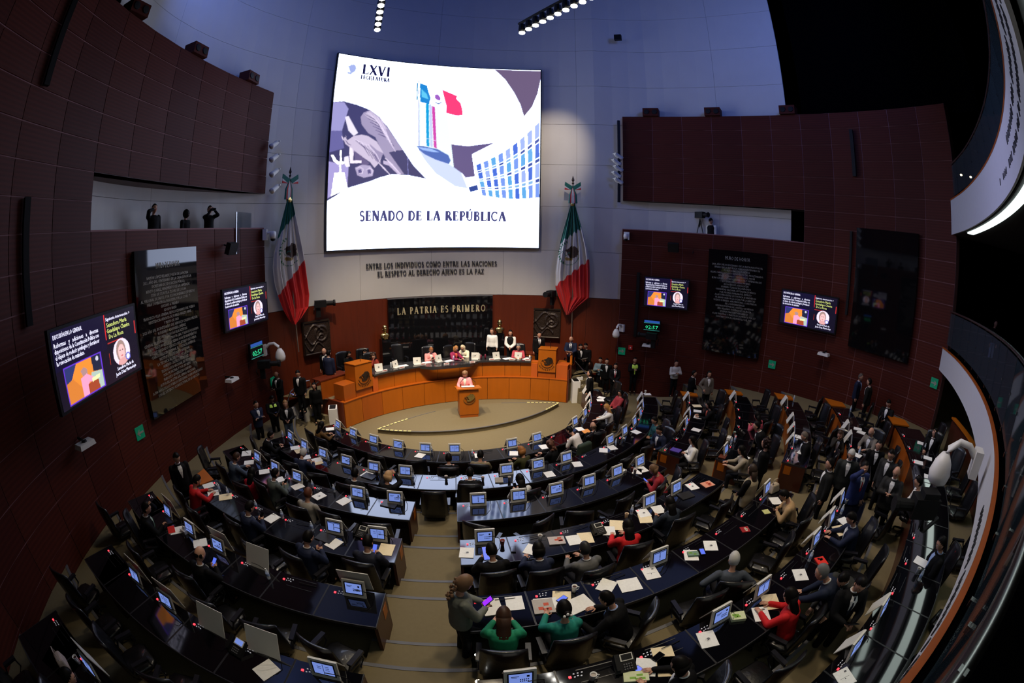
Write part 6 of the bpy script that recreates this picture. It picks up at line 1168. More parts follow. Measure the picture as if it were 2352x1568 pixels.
for i,(z) in enumerate((11.2,10.65,10.05,9.4)): flood('grey spotlight, %s of four on the left block edge'%['topmost','second','third','lowest'][i],x+.05*i,y,z,rad(-20),PI*.7,'spotlights at the left block edge')
for i,(z) in enumerate((11.3,11.,10.7,10.4,10.1)): flood('grey spotlight, %s of five on the right block edge'%['topmost','second','third','fourth','lowest'][i],4.55-.08*(i%2),20.,z,rad(110),PI*.65,'spotlights at the right block edge')
MB().box((0,0,0),(.12,.12,4)).build('edge_truss',M_black,wr,(4.78,20.1,11.0))
# ---------- light bars ----------
def lightbar(label,p,q,n):
    t=thing('stage_light_bar',label,'lamp',tuple(p));d=q-p;mb=MB();mb.tube([(0,0,.35),tuple(d+Vector((0,0,.35)))],.05,6);mb.tube([(0,0,.0),tuple(d)],.03,6);mb.build('truss',M_black,t)
    for i in range(n):
        c=d*((i+.5)/n);o=MB().lathe((0,0,0),[(.1,0),(.12,.05),(.1,.3),(.04,.34)],10).build('lamp_can',M_black,t);o.location=(c.x,c.y,-.05)
        f=MB().ell((0,0,-.03),(.1,.1,.05),10,5).build('lens',M_bulb,o)
    MB().tube([(d.x*.5,d.y*.5,.35),(d.x*.5,d.y*.5,7.3)],.02).build('hanger',M_black,t)
lightbar('hanging bar of bright white stage lamps above the screen',LB1,LB2,16);lightbar('short hanging row of bright lamps at upper left',LB3,LB4,9)
o=MB().box((0,0,0),(.35,.2,.3)).build('wall_sensor',M_black,None,(*pF(25.5,10.75),17.6),-rad(25));tag(o,'small dark box high on the pale wall','device')
# ---------- rostrum ----------
cS=(.08,11.86)
def pS(a,R): return cS[0]+R*sin(rad(a)),cS[1]+R*cos(rad(a))
ro=thing('rostrum','curved orange wood rostrum with black counter facing the seats','rostrum')
AL,AR=-64.5,19.5
MB().ring(cS,7.14,7.9,AL,AR,0,1.04,40).build('plinth_core',M_redwood,ro)
seams=[AL,-57,-48.8,-40.8,-32.5,-24.8,-17,-9.3,-1.4,6.3,13,AR]
for i in range(len(seams)-1): MB().ring(cS,7.07,7.15,seams[i]+.06,seams[i+1]-.06,.02,1.03,4).build('front_panel',[M_orange,M_orange2][i%2] if i in(0,1,10) else M_orange,ro)
MB().ring(cS,7.05,7.3,AL,AR,1.03,1.06,40).build('ledge',M_orange2,ro)
useams=[-51,-43,-35,-27,-19,-11,-3,2.5,8.6]
for i in range(len(useams)-1): MB().ring(cS,7.22,7.32,useams[i]+.06,useams[i+1]-.06,1.06,1.72,4).build('upper_panel',M_orange,ro)
MB().ring(cS,7.1,8.0,-51.2,6.2,1.72,1.79,40).build('counter_top',M_granite,ro)
mb=MB();q=[pS(-33.5,7.12),pS(-30,6.72),pS(-16,6.72),pS(-12.5,7.12)]
mb.add([(x,y,1.66) for x,y in q]+[(x,y,1.79) for x,y in q],[(4,5,6,7),(0,3,2,1),(0,1,5,4),(1,2,6,5),(2,3,7,6)]);mb.build('counter_bay',M_granite,ro)
# deck behind, polygon between arc and wall
mb=MB();o1=[pS(AL+(AR-AL)*i/30,7.8) for i in range(31)];o2=[pF(AL+2+(AR-AL+2)*i/30,10.75) for i in range(31)]
mb.add([(x,y,1.05) for x,y in o1+o2],[(i,i+1,32+i,31+i) for i in range(30)]);mb.build('deck',M_carpet,ro)
for a0,a1 in ((AL-.4,AL),(AR,AR+.4)): MB().ring(cS,7.1,8.7,a0,a1,0,1.06 if a0<0 else 1.5,2).build('side_cheek',M_redwood,ro)
def lectern_box(label,a0,a1,am0,am1):
    am=(a0+a1)/2;x,y=pS(am,7.13);t=thing('side_lectern',label,'lectern',(x,y,0),-rad(am),'side lecterns of the rostrum');wd=rad(a1-a0)*7.13
    MB().box((0,.38,1.2),(wd*.98,.7,.3)).build('recessed_base',M_orange2,t)
    mb=MB();mb.box((0,.34,1.83),(wd,.74,.98));mb.build('box',M_orange,t);mb=MB();mb.box((0,.34,2.335),(wd+.02,.78,.03),rx=-.06);mb.build('sloped_top',M_orange,t)
    o=emblem_mb(MB(),.31,0,0,t=.3).build('bronze_emblem',M_bronze,t,(0,-.035,1.82))
    mb=MB()
    for k in range(10): a=rad(215+k*12.2);mb.box((.38*cos(a),-.01,.38*sin(a)),(.03,.02,.05))
    mb.build('emblem_legend',M_bronze,t,(0,-.03,1.82))
    MB().tube([(.1,.3,2.35),(.1,.3,2.5),(.09,.2,2.68)],.012).build('microphone',M_black,t)
    for s,(b0,b1) in enumerate((am0,am1)): MB().ring(cS,7.15,7.75,b0,b1,1.06,1.68,4).build('side_block',[M_orange2,mat('red_orange_wood',(.5,.1,.014),.38,noise=.14,nscale=3,stretch=(2,2,.35))][s if a0<0 else 1],ro)
lectern_box('orange wooden side lectern with bronze eagle emblem, left end of rostrum',-58.5,-51.8,(-63.5,-58.7),(-51.6,-49.6))
lectern_box('orange wooden side lectern with bronze eagle emblem, right end of rostrum',8.8,15.,(6.3,8.6),(15.2,19.3))
# side table behind left lectern and right one
def sidetable(label,a,R,w_):
    x,y=pS(a,R);t=thing('side_table',label,'table',(x,y,1.05),-rad(a));MB().box((0,0,.74),(w_,.6,.04)).build('table_top',M_redwood,t);MB().box((0,-.27,.36),(w_*.96,.03,.72)).build('front_panel',M_orange2,t)
    for s in(-1,1): MB().box((s*w_*.46,.2,.36),(.04,.04,.72)).build('leg',M_redwood,t)
sidetable('dark red side table with papers behind the left lectern',-61,8.35,1.5);sidetable('dark red side table behind the right lectern',8.5,8.6,1.6)
x,y=pS(17,8.2);t=thing('low_table','small pale wooden low table beside the right lectern','table',(x,y,1.05),rad(-20));MB().box((0,0,.5),(.7,.5,.04)).build('table_top',M_orange,t)
for a in(-1,1):
    for b in(-1,1): MB().box((a*.3,b*.2,.24),(.03,.03,.48)).build('leg',M_black,t)
# rostrum consoles (laptops lids), name plates, mics
for i,a in enumerate((-47.6,-41.5,-33.6,-26.,-13.2,-6.,1.6)):
    x,y=pS(a,7.45);t=thing('rostrum_screen','small grey folding screen on the rostrum counter, %s from left'%['first','second','third','fourth','fifth','sixth','seventh'][i],'screen',(x,y,1.79),-rad(a)+rad(25 if i%2 else -15),'folding screens on the rostrum counter')
    MB().box((0,0,.16),(.34,.02,.28),rx=-.25).build('lid',M_greyplastic,t);MB().box((0,-.06,.015),(.3,.2,.03)).build('base',M_greyplastic,t);MB().box((0,-.025,.17),(.04,.008,.04),rx=-.25).build('mark',M_dktext,t)
for i,a in enumerate((-46.5,-40,-32.2,-24.5,-15.,-7.6,-.6,5.)):
    x,y=pS(a,7.2 if not -30<a<-14 else 6.85);t=thing('name_plate','small pale name plate on the rostrum edge, %s from left'%['first','second','third','fourth','fifth','sixth','seventh','last'][i],'plate',(x,y,1.79),-rad(a),'name plates on the rostrum edge');MB().box((0,0,.04),(.24,.03,.075)).build('plate',M_paperwhite,t);MB().box((0,-.017,.045),(.17,.004,.03)).build('name_band',mat('plate_red',(.4,.05,.05),.5,noise=.05),t)
for i,(a,R) in enumerate(((-38.5,7.5),(-30,7.5),(-22.5,7.4),(-2.,7.45),(4.2,7.5))):
    x,y=pS(a,R);t=thing('paper_sheet',['white papers before the empty chair left of pink blazer','white booklet under the pink blazer person','white papers before the magenta jacket','white papers beside the grey folder','white papers before the dark red blouse'][i],'paper',(x,y,1.792),-rad(a)+.2*i);MB().box((0,0,.004),(.42,.26,.008)).build('sheet',M_paperwhite,t)
for i,(a,R,c,h) in enumerate(((-42.8,7.5,0,.22),(-27.,7.45,1,.1),(-20.8,7.4,2,.2),(-11.3,7.35,3,.22),(-9.8,7.35,3,.24),(5.6,7.4,1,.18))):
    x,y=pS(a,R);t=thing('drink',['small clear bottle on the left of the rostrum','white cup near the magenta jacket','lilac tumbler near the cream jacket','dark red flask beside the grey box','tall dark red flask right of the grey box','white cup at the right end of the counter'][i],'cup' if c==1 else 'bottle',(x,y,1.79))
    MB().lathe((0,0,0),[(.035,0),(.04,h*.7),(.03,h)],12).build('vessel',[M_water,M_white,mat('lilac_plastic',(.4,.3,.5),.4,noise=.05),mat('wine_flask',(.15,.01,.03),.3,noise=.05)][c],t,True);MB().lathe((0,0,h),[(.03,0),(.028,.02)],10).build('cap',M_white if c<3 else M_black,t)
for i,(px,py) in enumerate(((-.75,19.42),)): t=thing('folder_box','pale grey box folder standing on the rostrum counter','box',(*pS(-12.8,7.5),1.79),.2);MB().box((0,0,.11),(.34,.14,.22)).build('box',M_greyplastic,t);MB().box((0,-.072,.11),(.1,.004,.04)).build('spine_label',M_white,t)
# busts
def head_arrays(nu=22,nv=16,style=0):
    V=[];U=np.linspace(0,2*PI,nu,endpoint=False);T=np.linspace(.06,PI-.06,nv)
    for t in T:
        z=cos(t);s=sin(t)
        for u in U:
            x=s*cos(u);y=s*sin(u);front=max(0,y)
            X=x*.077;Y=y*.096;Z=z*.122
            if z<0: k=1-.28*(-z)**1.4;X*=k;Y*=(1-.12*(-z)) if y>0 else (1-.35*(-z))
            if y>0: # face relief
                g=lambda a,b,w:math.exp(-((x-a)/w)**2-((z-b)/w)**2)
                Y+=.024*math.exp(-(x/.13)**2)*math.exp(-((z+.16)/.16)**2)*(y>.3)
                Y+=.010*math.exp(-(x/.1)**2)*math.exp(-((z-.05)/.2)**2)*(y>.3)
                Y-=.011*(g(.33,.08,.17)+g(-.33,.08,.17)); Y+=.006*math.exp(-((z-.27)/.09)**2)*(y>.5)
                Y+=.008*math.exp(-(x/.25)**2)*math.exp(-((z+.47)/.09)**2);Y+=.010*math.exp(-(x/.25)**2)*math.exp(-((z+.8)/.14)**2)
            V.append((X,Y,Z))
    F=[(j*nu+i,(j+1)*nu+i,(j+1)*nu+(i+1)%nu,j*nu+(i+1)%nu) for j in range(nv-1) for i in range(nu)]
    F.append(tuple(range(nu)));F.append(tuple((nv-1)*nu+i for i in range(nu-1,-1,-1)))
    return np.array(V),F
HV,HF=head_arrays()
def bust(label,ac,R,style):
    x,y=pF(ac,R);t=thing('bust',label,'bust',(x,y,2.72),-rad(ac)+PI,'gilded busts beside the black panel');mb=MB();mb.add(HV*1.35+np.array([0,0,.42]),HF)
    mb.cap((0,-.01,.2),(0,0,.34),.085,.075,12);mb.lathe((0,-.02,0),[(.13,0),(.21,.08),(.24,.17),(.17,.24),(.07,.29)],18,sy=.6);mb.ell((0,-.02,.5 if style else .53),(.115,.14,.13 if style else .11),14,9)
    for s in(-1,1): mb.ell((s*.1,.0,.42),(.02,.035,.05),6,5)
    if style: mb.ell((0,.09,.32),(.06,.05,.08),8,6)
    mb.build('sculpture',M_gold,t,True);MB().box((0,.12,.12),(.16,.1,.2)).build('lapels',M_gold,t)
    p=thing('bust_pedestal','tall black pedestal under the %s gilded bust'%('right' if style else 'left'),'pedestal',(x,y,1.05),-rad(ac));MB().box((0,0,.83),(.42,.4,1.66)).build('column',M_gran,p);MB().box((0,0,.03),(.5,.48,.06)).build('base',M_black,p)
bust('gilded bust left of the black inscription panel',-34.6,10.35,0);bust('gilded bust right of the black inscription panel',-4.6,10.4,1)
# central lectern
t=thing('podium','freestanding orange wooden lectern with golden eagle emblem on the platform','lectern',(-1.69,16.5,.165),math.atan2(.2,.75))
MB().box((0,0,.06),(.72,.5,.12)).build('plinth',M_orange2,t);MB().box((0,0,.62),(.76,.52,1.0)).build('body',M_orange,t);mb=MB();mb.box((0,0,1.15),(.98,.62,.05),rx=-.12);mb.build('sloped_top',M_orange,t)
emblem_mb(MB(),.26,0,0,t=.35).build('golden_emblem',M_gold,t,(0,-.27,.82))
for s in(-1,1): mb=MB();mb.tube([(s*.3,.05,1.18),(s*.3,.08,1.35),(s*.18,.14,1.45)],.01);mb.ell((s*.17,.15,1.46),(.02,.03,.02),6,5);mb.build('microphone',M_black,t)
tt=thing('paper_sheet','white speech pages on the central lectern','paper',(-1.7,16.52,1.36),.2);MB().box((0,0,.004),(.5,.26,.008),rx=-.12).build('sheet',M_paperwhite,tt)
# white portable units beside rostrum
def unit(label,x,y,rz):
    t=thing('portable_unit',label,'appliance',(x,y,0),rz);MB().box((0,0,.5),(.34,.5,1.0)).build('white_case',M_white,t);MB().box((0,0,1.0),(.24,.4,.03)).build('dark_top_grille',M_black,t);MB().box((-.172,0,.55),(.006,.03,.8)).build('slot',M_nose,t)
unit('white portable air unit at the left end of rostrum',-6.65,14.55,.35);unit('white portable air unit at the right end of rostrum',2.85,18.75,.1);unit('second white unit behind it at the right end',3.05,19.4,.1)
# stairs and rails at both rostrum ends
def stairs(label,pts,z1,rz,n=6,wd=1.3):
    t=thing('steps',label,'stairs',(*pts,0),rz)
    for i in range(n): MB().box((0,.28*i+.14,z1*(i+1)/n/2),(wd,.3,z1*(i+1)/n)).build('step',M_carpet,t)
    return t
stairs('beige steps rising to the left end of the rostrum',(-8.0,15.3),1.05,rad(-35));stairs('beige steps rising to the right end of the rostrum',(4.0,18.2),1.05,rad(38))
def ramp(label,x,y,rz,L,h): t=thing('ramp',label,'ramp',(x,y,0),rz);mb=MB();mb.add([(-.05,0,0),(.05,0,0),(.05,L,0),(-.05,L,0),(-.05,0,h*.5),(.05,0,h*.5),(.05,L,h),(-.05,L,h)],[(0,3,2,1),(4,5,6,7),(0,1,5,4),(1,2,6,5),(2,3,7,6),(3,0,4,7)]);mb.build('pale_side_panel',M_plaster,t);MB().tube([(0,-.1,h*.5+.1),(0,.3,h*.5+.75),(0,L*.6,h+.55),(0,L,h+.5),(0,L+.1,h)],.025).build('handrail',M_chrome,t)
ramp('pale ramp wall with steel handrail left of the rostrum',-8.3,15.2,rad(-30),2.4,1.1);ramp('second pale ramp wall with rail near the left wall',-9.0,15.0,rad(-20),1.5,.9);ramp('pale ramp wall with rail right of the rostrum',3.45,18.4,rad(25),2.2,1.1)
t=thing('stair_banister','sloping orange capped banister at the right rostrum end','banister',(2.6,18.75,1.05),rad(-8));mb=MB();mb.add([(-.04,0,0),(.04,0,0),(.04,1.4,0),(-.04,1.4,0),(-.04,0,.62),(.04,0,.62),(.04,1.4,1.3),(-.04,1.4,1.3)],[(0,3,2,1),(4,5,6,7),(0,1,5,4),(1,2,6,5),(2,3,7,6),(3,0,4,7)]);mb.build('side_panel',M_redwood,t);mb=MB();mb.tube([(0,-.02,.64),(0,1.42,1.32)],.05,4);mb.build('cap_rail',M_orange,t)
# ---------- balconies ----------
BC=[(14.35,8.95),(14.1,8.6),(12.9,7.15),(11.7,6.0),(9.7,4.75),(8.2,3.5),(5.7,1.93),(4.0,1.18),(2.9,.80),(2.1,.56),(1.4,.36),(.7,.2),(0,.06),(-.8,-.12),(-3,-.5)]
def smooth(P,k=6):
    P=[np.array(p) for p in P];o=[]
    for i in range(len(P)-1):
        a,b,c,d=P[max(i-1,0)],P[i],P[i+1],P[min(i+2,len(P)-1)]
        for j in range(k): t=j/k;o.append(.5*((2*b)+(-a+c)*t+(2*a-5*b+4*c-d)*t*t+(-a+3*b-3*c+d)*t**3))
    return o+[P[-1]]
BP=[]
_x=list(np.concatenate([np.linspace(14.35,3,44),np.linspace(2.8,-3,24)]))
for q in _x:
    xx=max(q,0);yy=.000141*xx**3+.0289*xx*xx+.171*xx+.0564+.3*math.exp(-((xx-14.2)/.9)**2)*.3-.24*math.exp(-((xx-9.2)/1.4)**2)*-.0
    BP.append(np.array([q,yy+min(q,0)*.17]))
BN=[]
for i in range(len(BP)): d=BP[min(i+1,len(BP)-1)]-BP[max(i-1,0)];d/=np.linalg.norm(d);BN.append(np.array([-d[1],d[0]]))  # away from the hall
if BN[10]@np.array([1,-1])<0: BN=[-n for n in BN]
def sweep(name,o0,o1,z0,z1,m,parent,i0=0,i1=None):
    mb=MB();V=[];I=range(i0,i1 or len(BP))
    for i in I:
        a=BP[i]+BN[i]*o0;b=BP[i]+BN[i]*o1;V+=[(*a,z0),(*b,z0),(*b,z1),(*a,z1)]
    n=len(I);F=[(q*4+k,q*4+(k+1)%4,q*4+4+(k+1)%4,q*4+4+k) for q in range(n-1) for k in range(4)]+[(3,2,1,0),tuple((n-1)*4+k for k in range(4))]
    return mb.add(V,F).build(name,m,parent)
def balcony(nm,label,zt_,zb_,glassh,words):
    t=thing(nm,label,'balcony')
    M_fas=mat('fascia_lilac_white',(.6,.6,.62),.6,noise=.04)
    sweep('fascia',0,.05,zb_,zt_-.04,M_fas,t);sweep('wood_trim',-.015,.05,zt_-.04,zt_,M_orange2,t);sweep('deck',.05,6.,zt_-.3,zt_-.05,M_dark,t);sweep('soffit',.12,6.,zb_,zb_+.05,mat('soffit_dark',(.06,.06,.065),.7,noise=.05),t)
    for s,(o0,o1,zz) in enumerate(words):
        mb=MB();i=o0;
        L=0
        for i in range(o0,o1):
            a=BP[i];b=BP[i+1];n=int(max(2,np.linalg.norm(b-a)/.11))
            for k in range(n):
                if rng.random()<.15: continue
                p=a+(b-a)*(k+.3)/n-BN[i]*.008;d=b-a;h=.1+.05*rng.random();mb.box((p[0],p[1],zz),(.05,.014,h),math.atan2(d[1],d[0]))
        mb.build('inscription',M_dktext,t)
    rail=[];N=len(BP)
    mb=MB();mb.tube([(*(BP[i]+BN[i]*.12),zt_+glassh+.06) for i in range(N)],.032,8);mb.build('handrail',M_chrome,t,True)
    acc=0;last=BP[0]+BN[0]*.12;posts=[0];
    for i in range(1,N):
        acc+=np.linalg.norm(BP[i]-BP[i-1])
        if acc>.95 or i==N-1: posts.append(i);acc=0
    for a,b in zip(posts[:-1],posts[1:]):
        p=BP[a]+BN[a]*.12;q=BP[b]+BN[b]*.12;d=q-p;L=np.linalg.norm(d);c=(p+q)/2
        if L<.1: continue
        MB().box((0,0,0),(L-.03,.012,glassh-.12)).build('glass_pane',M_glass,t,(c[0],c[1],zt_+.06+glassh/2),math.atan2(d[1],d[0]))
        for zc,sz in ((glassh-.02,(.025,.03,.22)),(glassh*.55,(.04,.04,.04)),(.1,(.05,.05,.06))): MB().box((0,0,zc),sz).build('glass_clamp',M_chrome,t,(p[0],p[1],zt_),math.atan2(d[1],d[0]))
    return t
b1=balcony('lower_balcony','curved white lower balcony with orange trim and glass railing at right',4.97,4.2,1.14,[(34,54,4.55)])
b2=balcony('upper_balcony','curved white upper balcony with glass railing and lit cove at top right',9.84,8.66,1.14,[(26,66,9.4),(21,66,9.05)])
sweep('led_cove_strip',.2,.44,8.62,8.66,M_strip,b2,5);sweep('led_cove_strip',.16,.36,4.16,4.2,M_strip,b1,5)
# lamp row deep in the upper gallery
t=thing('ceiling_lamp_row','row of small warm lamps glowing in the dark upper gallery','lamp',(19.5,9.5,11.9),rad(-50))
for i in range(8): MB().ell((i*.55-2,.05*(i%3),0),(.07,.07,.05),8,5).build('lamp',mat('warm_lamp',(1,.9,.6),.4,em=(1,.85,.5),es=6),t)
# back parapet below balcony
t=thing('back_parapet','brown curved parapet with orange cap behind the last row','wall');mb=MB();ringC(mb,18.62,18.7,14,56,0,3.15,30);mb.build('panel',M_deskwood,t);mb=MB();ringC(mb,18.57,18.75,14,56,3.15,3.2,30);mb.build('cap',M_orange,t)
# security camera + tv camera on the lower balcony
x,y=6.5,2.62
ptz('large white teardrop camera on the curved balcony edge',x,y,4.6,rad(217),1,.95)
t=thing('studio_camera','black studio video camera on an arm below the balcony edge','camera',(5.75,3.05,3.9),rad(60));t.scale=(.78,.78,.78);MB().box((0,0,0),(.36,.62,.4)).build('camera_body',M_black,t);MB().box((0,-.05,.25),(.3,.4,.12)).build('viewfinder',M_black,t);o=MB().lathe((0,0,0),[(.12,0),(.12,.35),(.15,.37),(.15,.46)],14).build('lens',M_black,t);o.location=(0,.3,0);o.rotation_euler=(-PI/2,0,0);MB().tube([(0,-.1,-.2),(.0,-.2,-.5),(.35,-.5,-.75),(.55,-.9,-.55)],.05,8).build('support_arm',M_black,t,True);MB().tube([(.15,-.3,.1),(.35,-.45,-.1),(.2,-.4,-.35),(.35,-.5,-.5)],.015).build('cable',M_black,t,True);MB().tube([(.12,-.3,.0),(.42,-.35,-.2),(.3,-.4,-.4)],.012).build('cable',M_black,t,True)
# tripod camera in right gallery
x,y=8.3,18.75;t=thing('tripod_camera','black video camera on a tripod in the right gallery','camera',(x,y,6.85),rad(200));MB().box((0,0,1.78),(.22,.5,.28)).build('camera_body',M_black,t);o=MB().lathe((0,0,0),[(.09,0),(.09,.25),(.12,.3)],12).build('lens',M_black,t);o.location=(0,.25,1.78);o.rotation_euler=(-PI/2,0,0)
for k in range(3): MB().tube([(0,0,1.6),(.4*cos(2.1*k),.4*sin(2.1*k),0)],.02).build('tripod_leg',M_black,t)
x,y=pL(13.9,-.45);t=thing('glass_screen','glass railing pane at the open end of the left gallery','railing',(-9.75,14.1,6.85),rad(95));MB().box((0,0,.75),(1.6,.02,1.5)).build('glass_pane',M_glass,t);MB().box((-.8,0,.75),(.04,.04,1.5)).build('post',M_chrome,t)
# ---------- desks ----------
ORD=['','first','second','third','fourth','fifth','sixth','seventh','eighth','ninth','tenth','eleventh','twelfth','thirteenth','fourteenth','fifteenth','sixteenth','seventeenth','eighteenth','nineteenth','twentieth','twenty-first','twenty-second','twenty-third']
ROWN={1:'front row',2:'second row',3:'third row',4:'fourth row',5:'fifth row',6:'sixth row',7:'seventh row'}
BTN=MB().box((0,0,0),(.03,.03,.02)).mesh('red_button_light',M_red);BT2=MB();[BT2.box((x_,y_,0),(.018,.012,.01)) for x_,y_ in ((0,0),(.04,.01),(.08,0),(0,.05),(.05,.05),(.1,.05))];BT2=BT2.mesh('buttons',M_whitebtn)
mb=MB();mb.box((0,0,.0),(.36,.03,.31),m=0);MONF=mb.mesh('monitor',M_greyplastic)
mb=MB();mb.box((0,0,0),(.29,.004,.215),m=0);MONB=mb.mesh('bezel',M_black);MONS=MB().box((0,0,0),(.255,.006,.18)).mesh('screen',M_screenblue)
def icons(k):
    mb=MB()
    if k==0:
        for i in range(5):
            for j in range(2): mb.box((.0+.022*i,0,-.005-.03*j),(.014,.004,.014))
        mb.box((.085,0,.045),(.03,.004,.03));mb.box((-.06,0,.05),(.09,.004,.008));mb.box((-.07,0,.03),(.06,.004,.006))
    elif k==1:
        for j in range(5): mb.box((0,0,.05-.027*j),(.018,.004,.016))
        mb.box((0,0,.08),(.24,.004,.012))
    else:
        mb.box((0,0,0),(.006,.004,.17));[mb.box((.05,0,.05-.03*j),(.05,.004,.006)) for j in range(3)];[mb.box((-.05,0,.04-.03*j),(.05,.004,.006)) for j in range(2)]
    return mb.mesh('icons',M_icon)
ICO=[icons(0),icons(1),icons(2)]
MICM=MB();MICM.tube([(0,0,0),(-.02,-.03,.12),(-.12,-.08,.22),(-.22,-.1,.24)],.006,5);MICM=MICM.mesh('microphone',M_black)
MICF=MB().tube([(0,0,0),(-.3,-.02,.02)],.006,5).mesh('microphone',M_black)
LID=MB().box((0,0,0),(.5,.012,.42)).mesh('raised_lid',M_greyplastic)
LIDS=MB().box((0,0,0),(.34,.012,.34)).mesh('raised_lid',M_greyplastic)
DD={}
for d in DESKS: DD.setdefault(d[0],[]).append(d)
DEP={1:.72,2:.72,3:.72,4:.72,5:.72,6:.72,7:1.0}
for n,k,lo,hi,stt,first,last in DESKS:
    R=RW[n-1];zf_=.3*(n-1);am=(lo+hi)/2;D=DEP[n]
    dirv=np.array([sin(rad(am)),-cos(rad(am))]);px=C0[0]+R*dirv[0];py=C0[1]+R*dirv[1]
    rz=rad(am)  # local +y points to the stage centre
    stn=['closed flush screen','raised screen','raised screen and tall back plate','raised back plate, no screen'][stt]
    t=thing('desk','black glass-topped desk, %s, %s from left in %s'%(stn,ORD[k+1],ROWN[n]),'desk',(px,py,zf_),rz,'senate desks in curved rows')
    t['_']=0;del t['_']
    Minv=t.matrix_basis.inverted() if False else None
    cr_,sr_=cos(-rz),sin(-rz)
    def W2L(mbx):
        a=np.concatenate(mbx.v);a=a-np.array([px,py,zf_]);X=a[:,0]*cr_-a[:,1]*sr_;Y=a[:,0]*sr_+a[:,1]*cr_;mbx.v=[np.stack([X,Y,a[:,2]],1)];return mbx
    g=math.degrees(.006/R)
    mb=MB();ringC(mb,R,R+D,lo+g*2,hi-g*2,zf_+.73,zf_+.76,4);W2L(mb).build('desktop',M_desk,t)
    for q in ((R-.01,R+D+.01,lo+g*.3,lo+g*2,1),(R-.01,R+D+.012,hi-g*2,hi-g*.3,1),(R+D,R+D+.015,lo+g,hi-g,4)): mb=MB();ringC(mb,q[0],q[1],q[2],q[3],zf_+.71,zf_+.763,q[4]);W2L(mb).build('edge_strip',M_deskmat,t)
    mb=MB();ringC(mb,R+.0,R+.03,lo,hi,zf_,zf_+.72,4);W2L(mb).build('modesty_panel',M_orange2 if (lo>44 and n>=2) else M_deskwood,t)
    if first or last:
        e=lo if first else hi;s=1 if first else -1
        mb=MB();ringC(mb,R+.02,R+D-.02,e,e+s*g*8,zf_,zf_+.72,1);W2L(mb).build('end_panel',M_deskwood,t)
        mb=MB();ringC(mb,R+.1,R+.3,e-s*g*.6,e,zf_+.45,zf_+.68,1);W2L(mb).build('end_handle',M_orange,t)
    for b,dx,dy in ((BTN,-.33,-.14),(BT2,-.27,-.15)): o=ob(b.name,b,t,(dx*(rad(hi-lo)*(R+.2))/.98,dy,.765))
    if stt==0: ob('microphone',MICF,t,(.28,-.12,.77))
    else: ob('microphone',MICM,t,(.3,-.14,.76))
    if stt in(1,2):
        m=ob('monitor',MONF,t,(.02,-.13,.76+.155));m.rotation_euler=(rad(-12),0,0)
        ob('bezel',MONB,m,(0,-.0165,.01));ob('screen',MONS,m,(0,-.019,.01));ob('icons',ICO[(n*3+k)%3],m,(0,-.0225,.01))
        o=ob('raised_lid',LID if stt==2 else LIDS,t,(.02,-.02 if stt==2 else .0,.76+(.24 if stt==2 else .15)));o.rotation_euler=(rad(12 if stt==2 else 28),0,0)
    elif stt==3:
        o=ob('raised_lid',LID,t,(.02,-.02,.76+.17));o.rotation_euler=(rad(-25),0,0)
    else:
        mb=MB();mb.box((0,0,0),(.46,.012,.006));mb.box((0,-.2,0),(.46,.008,.006)).build('slot_outline',M_deskmat,t,(.02,-.05,.762))
# wooden wedges at the left wall ends and right starts
def wedge(label,pts,z):
    t=thing('wood_wedge',label,'counter');mb=MB();K=len(pts);mb.add([(x,y,z) for x,y in pts]+[(x,y,z-.04) for x,y in pts],[tuple(range(K)),tuple(K+i for i in range(K-1,-1,-1))]+[(i,K+i,K+(i+1)%K,(i+1)%K) for i in range(K)]);mb.build('wedge_top',M_orange,t)
    c=np.mean(pts,0);q=[c+(np.array(p)-c)*.9 for p in pts];mb=MB();mb.add([(x,y,z-.05) for x,y in q]+[(x,y,z-.78) for x,y in q],[(i,K+i,K+(i+1)%K,(i+1)%K) for i in range(K)]);mb.build('base_panel',M_deskwood,t)
wedge('orange wooden corner counter beside row seven, bottom left',[(-5.95,1.3),(-5.1,1.12),(-5.1,.5),(-5.75,.45)],2.56)
wedge('orange wooden corner counter at the left end of row six',[(-6.8,3.48),(-6.05,3.25),(-6.15,2.6),(-6.5,2.68)],2.26)
wedge('orange wooden corner counter at the left end of row five',[(-7.65,5.8),(-7.05,5.5),(-7.2,5.0),(-7.6,5.2)],1.96)
wedge('orange wooden corner counter at the left end of row four',[(-7.75,7.85),(-7.1,7.45),(-7.3,7.1),(-7.75,7.3)],1.66)
wedge('orange wooden corner counter at the left end of row three',[(-7.85,10.05),(-7.4,9.7),(-7.7,9.2),(-8.0,9.4)],1.36)
for n,a,l in ((3,78.2,'three'),(4,75.6,'four'),(5,70.4,'five'),(6,65.4,'six'),(7,57.6,'seven')):
    R=RW[n-1];p=[(C0[0]+r*sin(rad(b)),C0[1]-r*cos(rad(b))) for r,b in ((R-.05,a-.3),(R+.6,a-.3),(R+.6,a+1.6),(R-.05,a+3))];wedge('orange wooden corner counter at the right wall, row %s'%l,p[::-1],.3*(n-1)+.8)
# aisle uplights
for i,(x,y,z) in enumerate(((-.72,7.9,.905),(-.66,7.25,1.055),(-.42,3.9,1.505),(-.36,3.3,1.66))):
    t=thing('floor_light','small round floor light in the centre aisle, %s from the stage'%ORD[i+1],'lamp',(x,y,z),0,'centre aisle floor lights');MB().lathe((0,0,-.1),[(.04,0),(.04,.102)],12).build('ring',M_chrome,t);MB().lathe((0,0,.002),[(.028,0),(.02,.006)],10).build('lens',mat('floor_lamp_glow',(1,1,1),.4,em=(1,1,.95),es=3),t)
